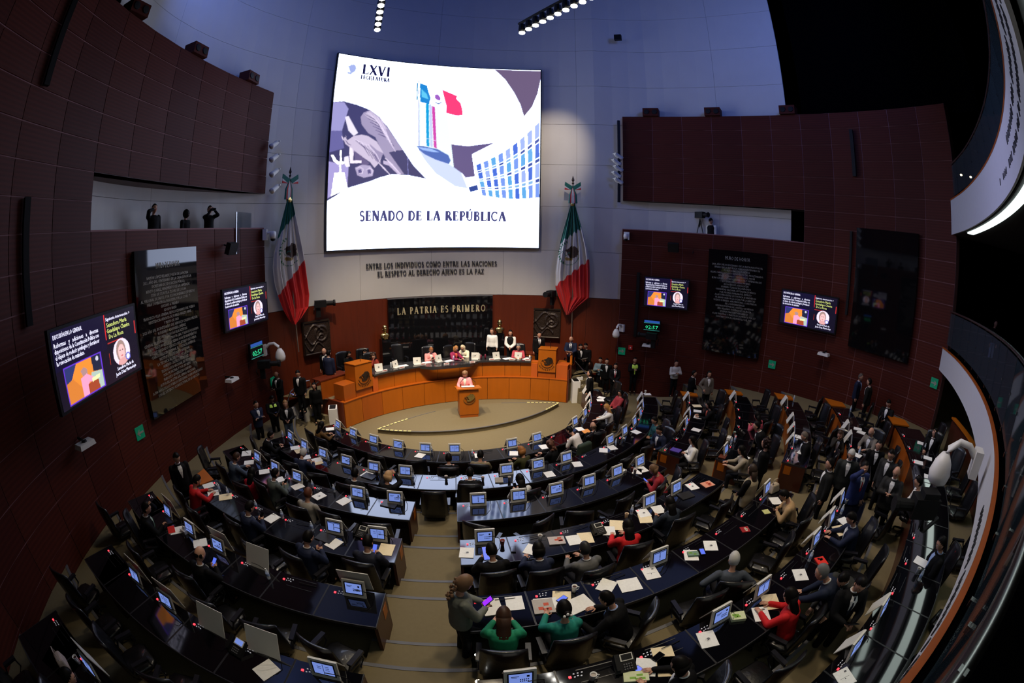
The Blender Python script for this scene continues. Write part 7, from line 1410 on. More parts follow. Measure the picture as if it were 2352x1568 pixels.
# ---------- chairs ----------
def chair_parts():
    P={}
    mb=MB();V=[];H=9;W_=7   # curved backrest slab
    for s in (0,1):
        for j in range(H):
            for i in range(W_):
                u=i/(W_-1)*2-1;v=j/(H-1);w=.325*(1-.1*v)*(1-.08*abs(v-.5));x=u*w;y=-.23-.12*v+.06*u*u*-1*-1-(0 if s==0 else .075*(1-.5*abs(u)**3)*(1-.35*max(0,v-.8)/.2))
                z=.46+.76*v*(1)+(-.035*u*u if j==H-1 else 0);V.append((x,y,z))
    id_=lambda s,j,i:s*H*W_+j*W_+i
    F=[]
    for j in range(H-1):
        for i in range(W_-1): F.append((id_(0,j,i),id_(0,j+1,i),id_(0,j+1,i+1),id_(0,j,i+1)));F.append((id_(1,j,i),id_(1,j,i+1),id_(1,j+1,i+1),id_(1,j+1,i)))
    for j in range(H-1): F.append((id_(0,j,0),id_(1,j,0),id_(1,j+1,0),id_(0,j+1,0)));F.append((id_(0,j,W_-1),id_(0,j+1,W_-1),id_(1,j+1,W_-1),id_(1,j,W_-1)))
    for i in range(W_-1): F.append((id_(0,H-1,i),id_(1,H-1,i),id_(1,H-1,i+1),id_(0,H-1,i+1)));F.append((id_(0,0,i),id_(0,0,i+1),id_(1,0,i+1),id_(1,0,i)))
    mb.add(V,F);P['backrest']=mb.mesh('backrest',M_leather,True)
    mb=MB();pr=[(-.235,-.26),(.235,-.26),(.27,-.1),(.27,.18),(.2,.27),(-.2,.27),(-.27,.18),(-.27,-.1)];K=8
    V=[(x*.9,y*.9,.39) for x,y in pr]+[(x,y,.42) for x,y in pr]+[(x,y,.475) for x,y in pr]+[(x*.88,y*.88,.5) for x,y in pr]
    F=[(r*K+i,r*K+(i+1)%K,(r+1)*K+(i+1)%K,(r+1)*K+i) for r in range(3) for i in range(K)]+[tuple(range(K-1,-1,-1)),tuple(3*K+i for i in range(K))]
    mb.add(V,F);P['seat']=mb.mesh('seat',M_leather,True)
    mb=MB();mb.box((0,.02,.69),(.075,.32,.045));mb.tube([(0,.15,.68),(0,.17,.52),(0,.05,.42)],.018,6);mb.tube([(0,-.12,.68),(0,-.2,.55)],.018,6);P['armrest']=mb.mesh('armrest',mat('armrest_black',(.012,.012,.016),.22,spec=.6,noise=.1))
    mb=MB();mb.cap((0,0,.1),(0,0,.4),.035,.03,8)
    for k in range(5): a=k*2*PI/5;mb.tube([(0,0,.12),(.28*cos(a),.28*sin(a),.07)],[.03,.018],6);mb.ell((.28*cos(a),.28*sin(a),.035),(.03,.03,.035),6,4)
    P['star_base']=mb.mesh('star_base',mat('base_dark',(.03,.03,.03),.3,.6,noise=.1));return P
CP=chair_parts()
def chair(x,y,z,h,label,nm='swivel_chair',sc=1):
    t=thing(nm,label,'chair',(x,y,z),-rad(h),'black leather swivel chairs');t.scale=(sc,sc,sc)
    ob('backrest',CP['backrest'],t);ob('seat',CP['seat'],t);ob('star_base',CP['star_base'],t)
    for s in(-1,1): ob('armrest',CP['armrest'],t,(s*.32,0,0))
    return t
occ={}
for p in PEOPLE:
    if p[0]!='sit': continue
    if p[16]==0: # rostrum
        chair(p[1],p[2],p[3],p[4],'black leather chair under the '+' '.join(p[15].replace('person in ','').split()[:7]),sc=1.05);continue
    n=p[16];a=p[17];best=min(DD[n],key=lambda d:abs((d[2]+d[3])/2-a));key=(n,best[1])
    occ[key]=1
    chair(p[1],p[2],p[3],p[4] if abs(((p[4]+a)+180)%360-180)>0 else p[4],'occupied black chair at the %s desk from left, %s, seat %s'%(ORD[best[1]+1],ROWN[n],'taken') if False else 'black leather chair occupied by the '+' '.join(p[15].replace('person in ','').replace('person with ','').split()[:8]))
for n,k,lo,hi,stt,first,last in DESKS:
    if (n,k) in occ: continue
    am=(lo+hi)/2;R=RW[n-1]+(DEP[n]+.42)+(.1*rng.random());r2=random.uniform(-30,30) if n>2 else random.uniform(-18,18)
    x=C0[0]+R*sin(rad(am));y=C0[1]-R*cos(rad(am));h=-am+r2
    if n==7 and am<0 and False: continue
    chair(x,y,.3*(n-1),h,'empty black leather chair at the %s desk from left, %s'%(ORD[k+1],ROWN[n]))
for i,(a,R) in enumerate(((-36,8.75),(-19.5,9.0),(-14.,9.0),(-5.5,8.9),(-52.5,9.))):
    x,y=pS(a,R);chair(x,y,1.05,180+a,['empty black chair left of the pink blazer on the rostrum','spare black chair behind the rostrum centre','second spare black chair behind the rostrum centre','tall empty black chair right of the grey box','empty grey topped chair by the left lectern'][i],sc=1.1)
# coat on chair: front row
x,y=C0[0]+6.85*sin(rad(38.5)),C0[1]-6.85*cos(rad(38.5));t=thing('draped_coat','dark green coat draped over a front row chair back','coat',(x,y,0),rad(38.5));mb=MB();mb.box((0,-.36,.86),(.6,.2,.72),taper=.86);o=mb.build('cloth',mat('coat_green',(.02,.035,.018),.8,noise=.2,bump=.4),t);b=o.modifiers.new('b','BEVEL');b.width=.06;b.segments=3
# ---------- items ----------
BM={}
def bottle_meshes():
    a=MB().lathe((0,0,0),[(.03,0),(.032,.02),(.028,.07),(.032,.12),(.028,.16),(.012,.2)],12).mesh('bottle_body',M_water,True);b=MB().lathe((0,0,.2),[(.013,0),(.013,.02)],8).mesh('cap',M_white);c=MB().lathe((0,0,.07),[(.0325,0),(.0325,.05)],12).mesh('label_band',mat('bottle_label',(.3,.4,.65),.5,noise=.1));return a,b,c
BO=bottle_meshes();CU={}
for kd,x,y,z,h,prm,label in ITEMS:
    rz=-rad(h)
    if kd=='paper':
        wd,hh,c,k=prm;rz+=random.uniform(-.08,.08);t=thing('paper_sheet',label,'paper',(x,y,z),rz);mb=MB();mb.box((0,0,.003),(wd*1.15,hh*1.05,.006));mb.build('sheet',cmat(c,.85,'paper'),t)
        if k==1: o=emblem_mb(MB(),.045,t=.02).build('printed_emblem',M_nose,t,(0,0,.0065));o.rotation_euler=(-PI/2,0,0)
        elif k==2: mb=MB();mb.box((0,0,.0065),(wd*.7,.004,.001));mb.box((.06,.09,.0065),(.04,.03,.001));mb.box((0,-.02,.0065),(.015,.02,.001));mb.build('print',M_nose,t)
    elif kd=='bottle':
        t=thing('water_bottle',label,'bottle',(x,y,z),rz,'plastic water bottles');ob('bottle_body',BO[0],t);ob('cap',BO[1],t);ob('label_band',BO[2],t)
    elif kd=='cup':
        c=prm[0]
        if c not in CU: CU[c]=(MB().lathe((0,0,0),[(.03,0),(.042,.12),(.044,.125),(.038,.125),(.034,.1)],14).mesh('cup_body',cmat(c,.5,'cup'),True),MB().lathe((0,0,.1),[(.036,0),(.036,.004)],12).mesh('drink_surface',mat('coffee',(.05,.02,.01),.2,noise=.1)))
        t=thing('cup',label,'cup',(x,y,z),rz,'cups on the desks');ob('cup_body',CU[c][0],t);ob('drink_surface',CU[c][1],t)
        if 'mug' in label or 'coffee' in label: MB().tube([(.04,0,.1),(.075,0,.08),(.07,0,.04),(.035,0,.02)],.008,5).build('handle',cmat(c,.5,'cup'),t)
    elif kd=='phone':
        t=thing('mobile_phone',label,'phone',(x,y,z),rz);MB().box((0,0,.005),(.09,.17,.01)).build('case',M_black,t);MB().box((0,0,.011),(.08,.155,.002)).build('display',mat('phone_blue',(.02,.02,.1),.3,em=(.12,.2,.95),es=.9) if prm[0][2]>.5 else M_desk,t)
    elif kd=='laptop':
        t=thing('laptop' if 'folder' not in label else 'folder',label,'laptop' if 'folder' not in label else 'folder',(x,y,z),rz);MB().box((0,0,.01),(.36,.25,.02)).build('cover',mat('dark_grey_case',(.02,.02,.022),.4,noise=.1),t);MB().box((0,-.125,.01),(.36,.006,.012)).build('front_edge',M_nose,t)
    elif kd=='book':
        wd,hh,th,c=prm;t=thing('notebook',label,'book',(x,y,z),rz);MB().box((0,0,th/2),(wd,hh,th)).build('cover',cmat(c,.6,'cover'),t);MB().box((wd*.01,0,th/2),(wd*1.01,hh*.96,th*.7)).build('pages',M_paperwhite,t)
        if 'magazine' in label or 'green' in label or 'patterned' in label or 'phone' in label:
            mb=MB();rr=random.Random(len(label))
            for q in range(4): mb.box((rr.uniform(-.3,.3)*wd,rr.uniform(-.3,.3)*hh,th+.001),(wd*.25,hh*.2,.002))
            mb.build('cover_print',cmat((.5,.08,.04) if 'magazine' in label else ((.2,.4,.05) if 'green' in label else (.6,.5,.4) if 'patterned' in label else (.01,.01,.01)),.6,'print'),t)
    elif kd=='telephone':
        t=thing('desk_telephone',label,'telephone',(x,y,z),rz+PI*0);MB().box((0,0,.06),(.26,.24,.06),rx=.45).build('base',M_black,t);MB().box((-.1,0,.12),(.055,.22,.04),rx=.45).build('handset',M_black,t);MB().box((.03,.06,.125),(.16,.1,.012),rx=.45).build('display_frame',M_greyplastic,t);MB().box((.03,.058,.133),(.13,.075,.006),rx=.45).build('display',M_screenblue if prm[0] else M_black,t);mb=MB();[mb.box((-.02+.03*i,-.03-.03*j,.088-.014*j),(.018,.018,.01),rx=.45) for i in range(4) for j in range(3)];mb.build('keys',M_nose,t)
    elif kd=='bag':
        t=thing('handbag',label,'bag',(x,y,z),rz);o=MB().box((0,0,.1),(.32,.18,.2),taper=.7).build('body',cmat(prm[0],.7,'leather'),t);b=o.modifiers.new('b','BEVEL');b.width=.03;b.segments=2;MB().tube([(-.1,0,.18),(-.06,.0,.32),(.06,0,.32),(.1,0,.18)],.01).build('strap',cmat(prm[0],.7,'leather'),t)
    elif kd=='tissue':
        t=thing('tissue_box',label,'box',(x,y,z),rz);MB().box((0,0,.035),(.2,.12,.07)).build('box',M_white,t);mb=MB();mb.add([(-.05,-.02,.07),(.05,-.02,.07),(.06,.02,.07),(-.06,.02,.07),(-.02,0,.13),(.04,.01,.12)],[(0,1,5,4),(1,2,5),(2,3,4,5),(3,0,4)]);mb.build('tissue',M_paperwhite,t)
# ---------- people ----------
def ik(S,T_,l1,l2,pole):
    S=np.array(S,float);T_=np.array(T_,float);d=T_-S;L=np.linalg.norm(d);L=min(max(L,.08),(l1+l2)*.995);d=d/np.linalg.norm(d);T2=S+d*L
    a=(l1*l1-l2*l2+L*L)/(2*L);h=math.sqrt(max(l1*l1-a*a,0));p=np.array(pole,float);p=p-d*(p@d);p/=np.linalg.norm(p)+1e-9
    return S+d*a+p*h,T2
def loft(mb,secs,n=14,m=0):
    V=[]
    for c,rx,ry,R in secs:
        for i in range(n): a=2*PI*i/n;V.append(np.array(c)+np.array(R)@np.array([rx*cos(a),ry*sin(a),0]))
    K=len(secs);F=[(j*n+i,j*n+(i+1)%n,(j+1)*n+(i+1)%n,(j+1)*n+i) for j in range(K-1) for i in range(n)]
    F.append(tuple(range(n-1,-1,-1)));F.append(tuple((K-1)*n+i for i in range(n)));mb.add(V,F,m)
def Rx(a): return np.array(Matrix.Rotation(-a,3,'X'))   # leans forward (+y)
def Rz_(a): return np.array(Matrix.Rotation(a,3,'Z'))
def hand(mb,wrist,fdir,up,side,curl=.5,s=1.0):
    f=np.array(fdir,float);f/=np.linalg.norm(f);u=np.array(up,float);u-=f*(u@f);u/=np.linalg.norm(u)+1e-9;x=np.cross(f,u)*side
    B=np.stack([x,f,u],1);W0=np.array(wrist,float)
    mb.ell(W0+f*.045*s,(.038*s,.052*s,.017*s),10,6,R=B)
    for k,(ox,L) in enumerate(((-.03,.066),(-.01,.076),(.01,.07),(.029,.056))):
        p=W0+(f*.08+x*ox)*s;
        a=curl*.6;d1=f*cos(a)-u*sin(a);d2=f*cos(a+curl)-u*sin(a+curl);q=p+d1*L*.55*s;r=q+d2*L*.5*s
        mb.cap(p-f*.015,q,.0092*s,.0085*s,6,rings=1);mb.cap(q,r,.0085*s,.007*s,6,rings=1)
    p=W0+(f*.02-x*.03)*s;q=p+(f*.03-x*.03-u*.01)*s;r=q+(f*.034-x*.004-u*.012)*s;mb.cap(p,q,.012*s,.010*s,6,rings=1);mb.cap(q,r,.010*s,.008*s,6,rings=1)
JOBS=[]
def job(o,vox,extra=None): JOBS.append((o,vox,extra))
def person(i,rec):
    kind,x,y,z0,h,arms,top,tc,tr,hair,hc,sk,ex,lean,hp,label,row,_a=rec
    dist=math.hypot(x,y);fine=dist<8;vox=.017 if fine else (.022 if dist<14 else .028)
    hd=h;t=thing('person',label,'person',(x,y,z0),-rad(hd))
    sit=kind=='sit';pz=.53 if sit else .93;py=0.0;la=rad(lean)
    if not sit and abs(lean)>15: py=-.22*sin(la)
    sp=np.array([0,sin(la),cos(la)]);R=Rx(la);pel=np.array([0,py,pz]);TL=.53 if sit else .52
    neck=pel+sp*TL;la2=la+rad(4);nk2=neck+np.array([0,sin(la2),cos(la2)])*.09
    hpr=rad(hp)+la*.3;headc=neck+np.array([0,sin(la2)+.12+sin(rad(hp))*.25,cos(la2)])*.17;HR=Rx(hpr)
    fem=hair in('long','bob','bun','curly','pony');sw=.175 if fem else .205
    sh={s:neck-sp*.07+np.array([s*sw,0,0]) for s in(-1,1)}
    def targ(s):
        sd=sh[s]
        if arms=='down': return np.array([s*.25,.06+py,.80 if not sit else .6]),(s*.3,-1,-.1)
        if arms=='phone': return np.array([s*.07,.33+py+sp[1]*.2,(1.12 if not sit else .9)-.25*sin(max(la,0))]),(s*.9,-.2,-1)
        if arms=='front': return np.array([s*.045,.24,.98 if not sit else .6]),(s,-.3,-.6)
        if arms=='chest': return np.array([s*.07,.26,1.2 if not sit else .82]),(s*.9,-.2,-1)
        if arms=='crossed': return np.array([-s*.1,.2,1.16]),(s,-.1,-.8)
        if arms=='desk': return np.array([s*.13,.46+.2*sp[1],.80]),(s*.8,-.2,-1)
        if arms=='tablet': return np.array([s*.12,.42,.88]),(s*.8,-.2,-1)
        if arms=='lectern': return np.array([s*.17,.36,1.12]),(s*.8,-.3,-1)
        if arms=='read': return np.array([s*.11,.33,1.06]),(s*.8,-.3,-1)
        if arms=='lap': return np.array([s*.1,.26,.64]),(s*.9,-.3,-.6)
        if arms=='armrest': return np.array([s*.33,.22,.72]),(s,-.4,-.6)
        if arms=='camera': return headc+np.array([s*.07,.2,-.02]),(s*.8,0,-1)
        if arms=='hip': return (np.array([s*.2,.12,.98]) if s>0 else np.array([s*.25,.05,.82])),(s,-.6,-.2)
        if arms=='face': return (headc+np.array([.09,.1,-.02]),(1,0,-.6)) if s>0 else (np.array([-.25,.06,.82]),(-.3,-1,-.1))
        if arms=='chin': return (headc+np.array([.03,.09,-.13]),(.6,.2,-1)) if s>0 else (np.array([-.1,.4,.8]),(-.8,-.2,-1))
        if arms=='chinL': return (headc+np.array([-.05,.12,.05]),(-.8,.2,-1)) if s<0 else (np.array([.12,.42,.82]),(.8,-.2,-1))
        if arms=='reach': return (sd+np.array([-.12,.52,-.12]),(-1,0,-.6)) if s<0 else (np.array([.12,.4,.8]),(.8,-.2,-1))
        if arms=='reachL': return (np.array([-.3,.55,.84]),(-.6,0,-1)) if s<0 else (np.array([.1,.5,.82]),(.8,-.2,-1))
        if arms=='point': return (np.array([-.1,.62,.85]) if s<0 else np.array([.2,.5,.85])),(s*.6,-.2,-1)
        return np.array([s*.25,.05,.82]),(s,-1,0)
    A={};l1,l2=.285,.25
    for s in(-1,1):
        T_,pole=targ(s);E,Wr=ik(sh[s],T_,l1,l2,pole);A[s]=(sh[s],E,Wr)
    if sit: legs={s:(np.array([s*.09,.02,pz-.0]),np.array([s*.12,.42,.5]),np.array([s*.12,.4,.09])) for s in(-1,1)}
    else: legs={s:(np.array([s*.085,py,pz-.02]),np.array([s*.095,py*.4+.03,.49]),np.array([s*.105,-.01,.09])) for s in(-1,1)}
    def torso(mb,g,lo=-.06):
        prof=[(lo,.175,.135),(.1,.185,.14),(.32,.16 if fem else .185,.13),(.55,.18,.14),(.78,.185 if fem else .21,.138),(.9,.155 if fem else .185,.11),(.99,.075,.068)]
        loft(mb,[(pel+sp*TL*q,rx+g,ry+g*.9,R) for q,rx,ry in prof])
    bare=top=='blouse' and ex!='open' and not fem
    # body (continuous figure)
    mb=MB();torso(mb,-.018);mb.cap(neck-sp*.05,nk2,.056,.05,10)
    for s in(-1,1):
        S0,E,Wr=A[s];mb.cap(S0,E,.045,.038,8);mb.cap(E,Wr,.036,.024,8);H_,K_,An=legs[s];mb.cap(H_,K_,.07,.05,8);mb.cap(K_,An,.045,.033,8);mb.cap(An,An+np.array([0,.12,-.04]),.032,.026,8)
    o=mb.build('body',SKINS[sk],t)
    HR=HR*1.15;hm=MB();hm.add(HV@HR.T+headc,HF,0)
    for s in(-1,1):
        hm.ell(headc+HR@np.array([s*.077,-.005,-.01]),(.012,.02,.032),6,5,0)
        hm.ell(headc+HR@np.array([s*.03,.081,.012]),(.014,.008,.008),6,5,1);hm.ell(headc+HR@np.array([s*.03,.086,.012]),(.006,.005,.006),6,4,2)
    hm.ell(headc+HR@np.array([0,.088,-.057]),(.022,.008,.0065),8,4,3)
    for s in(-1,1):
        S0,E,Wr=A[s];f=Wr-E;f/=np.linalg.norm(f)
        if arms in('down','hip'): hand(hm,Wr-f*.01,f,(s*1,0,0) if arms=='down' else (0,1,0),s,.45)
        elif arms in('desk','point','lap','lectern','armrest','reach','reachL'): hand(hm,Wr-f*.01,f*np.array([1,1,.25]),(0,0,1),s,.3)
        else: hand(hm,Wr-f*.01,f,(0,-.5,1),s,.9)
    job(o,vox,(hm,[M_eye,M_iris,M_lip]))
    # top
    col=cmat(tc);mb=MB();g=.014 if top in('blouse',) else .022
    torso(mb,g,-.14 if top in('suit','jacket','sweater','hivis') else -.08)
    sleeve=top not in('vest2','short')
    for s in(-1,1):
        S0,E,Wr=A[s];mb.cap(S0,E,.07+g*.6,.058+g*.5,9)
        We=E+(Wr-E)*(.93 if sk==1 or True else .5);mb.cap(E,We,.057+g*.5,.042+g*.3,9)
    if top=='suit' and not sit: loft(mb,[(pel-np.array([0,0,.16]),.2,.155,R),(pel+sp*.1,.19,.15,R)])
    o=mb.build('jacket' if top in('suit','jacket','hivis','hivis2','sweater') else 'shirt',col if top not in('vest','vest2') else cmat((.7,.68,.64) if top=='vest' else BLKC),t);job(o,vox)
    if top in('vest','vest2'):
        mb=MB();torso(mb,.03,-.08 if top=='vest' else -.3);o=mb.build('vest',cmat((.015,.015,.017)) if top=='vest' else col,t);job(o,vox)
    # front patch helpers in torso frame
    def patch(name,rows,m,off,cx=0,nx=4):
        V=[];
        for hw,q in rows:
            ry=np.interp(q,[-.06,.1,.32,.55,.78,.9,.99],[.135,.14,.13,.14,.138,.11,.068]);rx=np.interp(q,[-.06,.1,.32,.55,.78,.9,.99],[.175,.185,.17,.18,.2,.17,.075])+.03
            for k in range(nx+1):
                xx=cx+hw*(2*k/nx-1);V.append(pel+sp*TL*q+R@np.array([xx,(ry+off)*math.sqrt(max(1-(xx/(rx+off*.5))**2,.04)),0]))
        n0=len(V);V=V+[v+R@np.array([0,-.02,0]) for v in V];w_=nx+1;F=[]
        for a_ in range(len(rows)-1):
            for k in range(nx): b_=a_*w_+k;F.append((b_,b_+1,b_+w_+1,b_+w_))
            F.append((a_*w_,a_*w_+w_,n0+a_*w_+w_,n0+a_*w_));F.append((a_*w_+nx,n0+a_*w_+nx,n0+a_*w_+w_+nx,a_*w_+w_+nx))
        mb=MB();mb.add(V,F);return mb.build(name,m,t)
    if top in('suit','jacket') or ex in('open','coral'):
        sc={'coral':(.75,.14,.08),'blueshirt':(.3,.4,.65),'lanyard':(.5,.6,.55)}.get(ex,(.7,.7,.7))
        if top=='suit' and tc[0]>.5: sc=(.75,.68,.6)
        patch('shirt_front',[(.008,.4),(.026,.56),(.044,.72),(.06,.86),(.045,.97)],cmat(sc),.032)
        if ex in('tie','redtie'): patch('tie',[(.004,.36),(.024,.43),(.018,.7),(.012,.93),(.017,.965)],cmat((.3,.01,.02) if ex=='redtie' else (.015,.02,.04)),.04)
    if top=='suit' or ex=='blueshirt':
        mb=MB();V=[neck+R@np.array([.064*cos(a),.06*sin(a),.012]) for a in np.linspace(0,2*PI,13)];mb.tube(V,.011,5);mb.build('collar',cmat((.3,.4,.65) if ex=='blueshirt' else (.7,.7,.7)),t)
        for s in(-1,1): S0,E,Wr=A[s];f=Wr-E;mb=MB();mb.cap(E+f*.93,E+f*.985,.038,.036,8,rings=1);mb.build('shirt_cuff',cmat((.3,.4,.65) if ex=='blueshirt' else (.7,.7,.7)),t)
    if top in('hivis','hivis2'):
        hv=mat('neon_yellow',(.5,.75,.12),.6,em=(.3,.45,.05),es=.12,noise=.05)
        if top=='hivis': patch('reflective_strip',[(.022,.08),(.022,.4),(.022,.7),(.022,.93)],hv,.036)
        for s in(-1,1): patch('neon_yoke',[(.055,.62 if top=='hivis' else .76),(.058,.78),(.05,.88),(.03,.95)],hv,.034,s*.085)
        if top=='hivis':
            for s in(-1,1): S0,E,Wr=A[s];mb=MB();mb.cap(S0+(E-S0)*.15,S0+(E-S0)*.75,.07,.064,9);mb.build('neon_sleeve_band',hv,t)
    if ex=='lanyard': patch('lanyard',[(.012,.3),(.006,.42),(.006,.6),(.01,.9)],cmat((.2,.5,.35)),.045)
    # trousers
    mb=MB();loft(mb,[(pel-sp*.09,.165,.13,R),(pel+sp*.08,.175,.135,R)])
    for s in(-1,1):
        H_,K_,An=legs[s];mb.cap(H_,K_,.1,.074,9);mb.cap(K_,An,.07,.058,9)
    o=mb.build('trousers',cmat(tr),t);job(o,vox+.004)
    for s in(-1,1):
        An=legs[s][2];mb=MB();mb.cap(An+np.array([0,-.03,-.045]),An+np.array([0,.16,-.055]),.044,.034,8);mb.build('shoe',M_black if i%3 else cmat((.02,.015,.01)),t,True)
    # hair
    hmat=cmat(hc,.5,'hair');mb=MB()
    def hcap(lim,sc_,back=0,m=0):
        V=HV.copy();nu=22;keep=[]
        Vs=V*np.array(sc_);
        F=[]
        for q in HF:
            c=V[list(q)].mean(0) if len(q)<10 else V[list(q)].mean(0)
            zz=c[2]/.122;yy=c[1]/.096
            if zz>lim(yy): F.append(q)
        mb.add(Vs@HR.T+headc,F,m)
    if hair in('short','cap','hood'): hcap(lambda y:.6 if y>.5 else (.1+.9*max(y,0) if y>-.1 else -.45),(1.09,1.06,1.09))
    elif hair=='bald': hcap(lambda y:9,(1,1,1)) ; 
    elif hair in('long','bob','bun','curly','pony'): hcap(lambda y:.62 if y>.5 else (.25 if y>.2 else -.6),(1.17,1.1,1.12))
    if hair=='bald':
        for s in(-1,1): mb.ell(headc+HR@np.array([s*.066,-.03,-.01]),(.016,.05,.035),8,5,R=HR)
        mb.ell(headc+HR@np.array([0,-.075,-.015]),(.055,.026,.04),8,6,R=HR)
    D=HR@np.array([0,-.06,0])
    if hair=='long':
        b=headc+HR@np.array([0,-.05,.0]);loft(mb,[(b,.085,.065,HR),(b+np.array([0,-.04,-.12]),.095,.055,R),(neck+R@np.array([0,-.09,-.08]),.1,.045,R),(neck+R@np.array([0,-.125,-.26]),.07,.025,R)],12)
    if hair=='bob':
        b=headc+HR@np.array([0,-.025,.0]);loft(mb,[(b+np.array([0,0,.04]),.09,.08,HR),(b+np.array([0,-.01,-.06]),.098,.078,HR),(b+np.array([0,-.02,-.13]),.08,.06,HR)],12)
    if hair in('curly',):
        for k in range(26):
            a=rng.uniform(0,2*PI);zz=rng.uniform(-.16,.12);mb.ell(headc+HR@np.array([.095*cos(a),-.03+.085*sin(a)*(.9 if sin(a)<.3 else .2),zz]),(.04,.04,.04),6,4)
    if hair=='pony':
        for k in range(26): mb.ell(headc+HR@np.array([rng.uniform(-.04,.04),-.085,.02])+np.array([rng.uniform(-.03,.03),-.006*k,-.011*k]),(.024,.024,.026),6,5)
    if hair=='bun': mb.ell(headc+HR@np.array([0,-.12,-.01]),(.055,.05,.05),9,6)
    if hair=='cap': mb.ell(headc+HR@np.array([0,.02,.06]),(.09,.12,.06),12,7);mb.ell(headc+HR@np.array([0,.12,.04]),(.07,.07,.012),10,5)
    if hair=='hood': mb.ell(headc+HR@np.array([0,-.01,.01]),(.12,.13,.15),12,8)
    if mb.n: mb.build('hair' if hair not in('cap','hood') else hair,hmat,t,True)
    if ex=='flower': m2=MB();[m2.ell(headc+HR@np.array([-.05+.04*k,-.16,-.02+.02*(k%2)]),(.022,.02,.022),6,4) for k in range(3)];m2.build('white_hair_flowers',M_white,t)
    if ex=='glasses':
        m2=MB()
        for s in(-1,1): m2.tube([headc+HR@np.array([s*.032+.02*cos(a),.1,.012+.016*sin(a)]) for a in np.linspace(0,2*PI,9)],.003,4);m2.tube([headc+HR@np.array([s*.052,.1,.015]),headc+HR@np.array([s*.08,.0,.01])],.003,4)
        m2.build('glasses',M_black,t)
    # brows
    m2=MB();[m2.ell(headc+HR@np.array([s*.032,.088,.034]),(.018,.006,.004),6,4) for s in(-1,1)];m2.build('eyebrows',hmat if hair!='cap' else cmat(BLKC,.5,'hair'),t)
    # held objects are things of their own
    cw=lambda v:(x+v[0]*cos(-rad(hd))-v[1]*sin(-rad(hd)),y+v[0]*sin(-rad(hd))+v[1]*cos(-rad(hd)),z0+v[2])
    mid=(A[-1][2]+A[1][2])/2
    if arms=='phone' and ('phone' in label or 'tablet' in label or 'laptop' not in label):
        big='tablet' in label;ob_=thing('tablet' if big else 'mobile_phone','%s held by the %s'%('dark tablet' if big else ('violet lit phone' if 'sweater' in label else 'dark phone'),' '.join(label.replace('person in ','').replace('person with ','').split()[:8])),'tablet' if big else 'phone',cw(mid+np.array([0,.06,.05])),-rad(hd))
        s_=1.9 if big else 1;MB().box((0,0,0),(.085*s_,.012,.165*s_**.6),rx=-.9).build('case',M_black,ob_);MB().box((0,-.007,.005),(.075*s_,.006,.15*s_**.6),rx=-.9).build('display',mat('phone_violet',(.1,0,.3),.3,em=(.22,.02,1),es=1.6) if 'sweater' in label else (mat('phone_blue',(.02,.02,.1),.3,em=(.12,.2,.95),es=.9) if i%3==0 or 'blue lit' in label else M_desk),ob_)
    if arms=='tablet': ob_=thing('tablet','blue lit tablet held at the row four aisle desk','tablet',cw(mid+np.array([0,.05,.06])),-rad(hd));MB().box((0,0,0),(.2,.012,.27),rx=-1.0).build('case',M_black,ob_);MB().box((0,-.008,.006),(.18,.006,.24),rx=-1.0).build('display',mat('phone_blue',(.02,.02,.1),.3,em=(.12,.2,.95),es=.9),ob_)
    if arms=='read': ob_=thing('paper_sheet','sheet held by the '+' '.join(label.split()[:8]),'paper',cw(mid+np.array([0,.05,.03])),-rad(hd));MB().box((0,0,0),(.3,.004,.22),rx=-1.0).build('sheet',M_paperwhite,ob_)
    if arms=='camera': ob_=thing('photo_camera','black photo camera or phone raised by the '+' '.join(label.replace('person ','').split()[:8]),'camera',cw(mid+np.array([0,.07,0])),-rad(hd));MB().box((0,0,0),(.15,.08,.1)).build('camera_body',M_black,ob_);MB().cap((0,.04,0),(0,.13,0),.035,.035,8).build('lens',M_black,ob_)
BLKC=(.012,.012,.014)
for i,rec in enumerate(PEOPLE): person(i,rec)
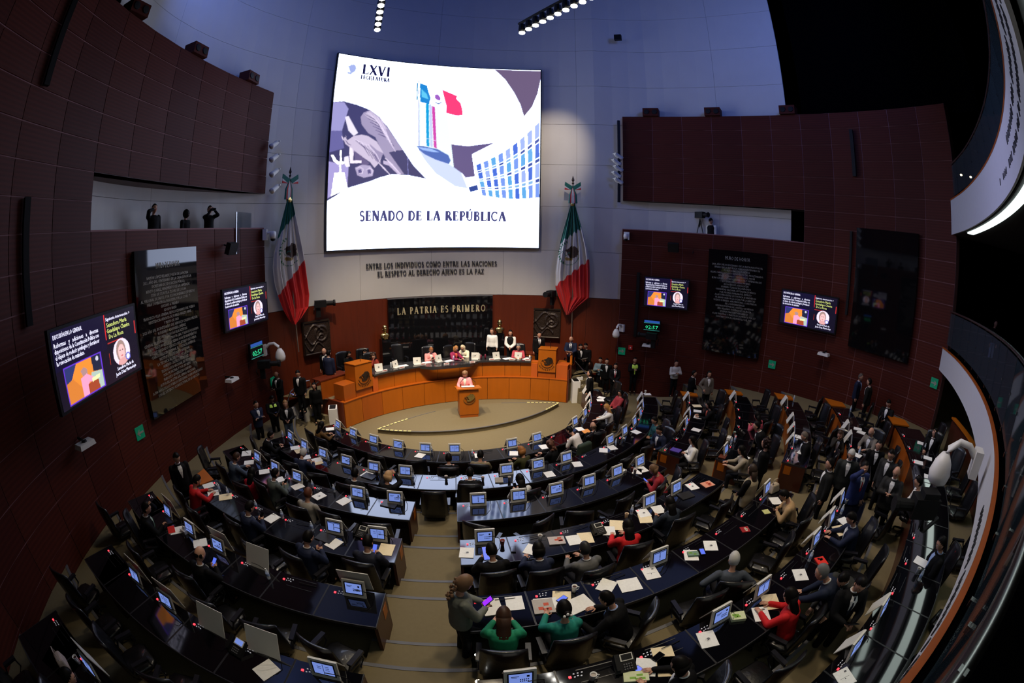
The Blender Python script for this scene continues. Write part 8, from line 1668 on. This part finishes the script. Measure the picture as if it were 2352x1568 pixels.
# shape all remeshed garments and bodies in one pass
for o,vox,extra in JOBS:
    m=o.modifiers.new('r','REMESH');m.mode='VOXEL';m.voxel_size=vox;m.use_smooth_shade=True
    s=o.modifiers.new('s','SMOOTH');s.factor=.5;s.iterations=3
bpy.context.view_layer.update();dg=bpy.context.evaluated_depsgraph_get()
for o,vox,extra in JOBS:
    me=bpy.data.meshes.new_from_object(o.evaluated_get(dg));o['_t']=1;del o['_t']
    if extra:
        hm,ms=extra;V,F,Mi=hm.arrays();n0=len(me.vertices);a=np.empty(n0*3);me.vertices.foreach_get('co',a);P0=a.reshape(-1,3)
        npoly=len(me.polygons);lt=np.empty(npoly,np.int32);me.polygons.foreach_get('loop_total',lt);lv=np.empty(len(me.loops),np.int32);me.loops.foreach_get('vertex_index',lv)
        F2=[tuple(np.array(f)+n0) for f in F];mn=bpy.data.meshes.new('body')
        lv2=np.concatenate([lv,np.fromiter((q for f in F2 for q in f),np.int32)]);lt2=np.concatenate([lt,np.array([len(f) for f in F2],np.int32)])
        mn.vertices.add(n0+len(V));mn.vertices.foreach_set('co',np.concatenate([P0,V]).ravel());mn.loops.add(len(lv2));mn.loops.foreach_set('vertex_index',lv2);mn.polygons.add(len(lt2))
        ls_=np.concatenate([[0],np.cumsum(lt2)[:-1]]).astype(np.int32);mn.polygons.foreach_set('loop_start',ls_);mn.polygons.foreach_set('loop_total',lt2)
        mi=np.concatenate([np.zeros(npoly,np.int32),np.array(Mi,np.int32)]);mn.materials.append(me.materials[0])
        for q in ms: mn.materials.append(q)
        mn.polygons.foreach_set('material_index',mi);mn.polygons.foreach_set('use_smooth',np.ones(len(lt2),bool));mn.update(calc_edges=True);mn.validate();old=me;me=mn;bpy.data.meshes.remove(old)
    o.modifiers.clear();o.data=me
tr_=sum(len(m.loops)-2*len(m.polygons) for m in bpy.data.meshes if m.users)
print('TRIS',tr_,'OBJ',len(bpy.data.objects))

STUFF={'buttons','icons','inscription','engraved_text','white_caption','yellow_caption','hazard_stripe','back_edge_trim','print','cover_print','keys','emblem_legend','printed_emblem','yellow_edge_dash','digits','slot_outline','green_frame','white_hair_flowers','emblem_relief','eyebrows','hair'}
for o in bpy.data.objects:
    if o.type=='MESH' and o.name.split('.')[0] in STUFF and o.parent: o['kind']='stuff'
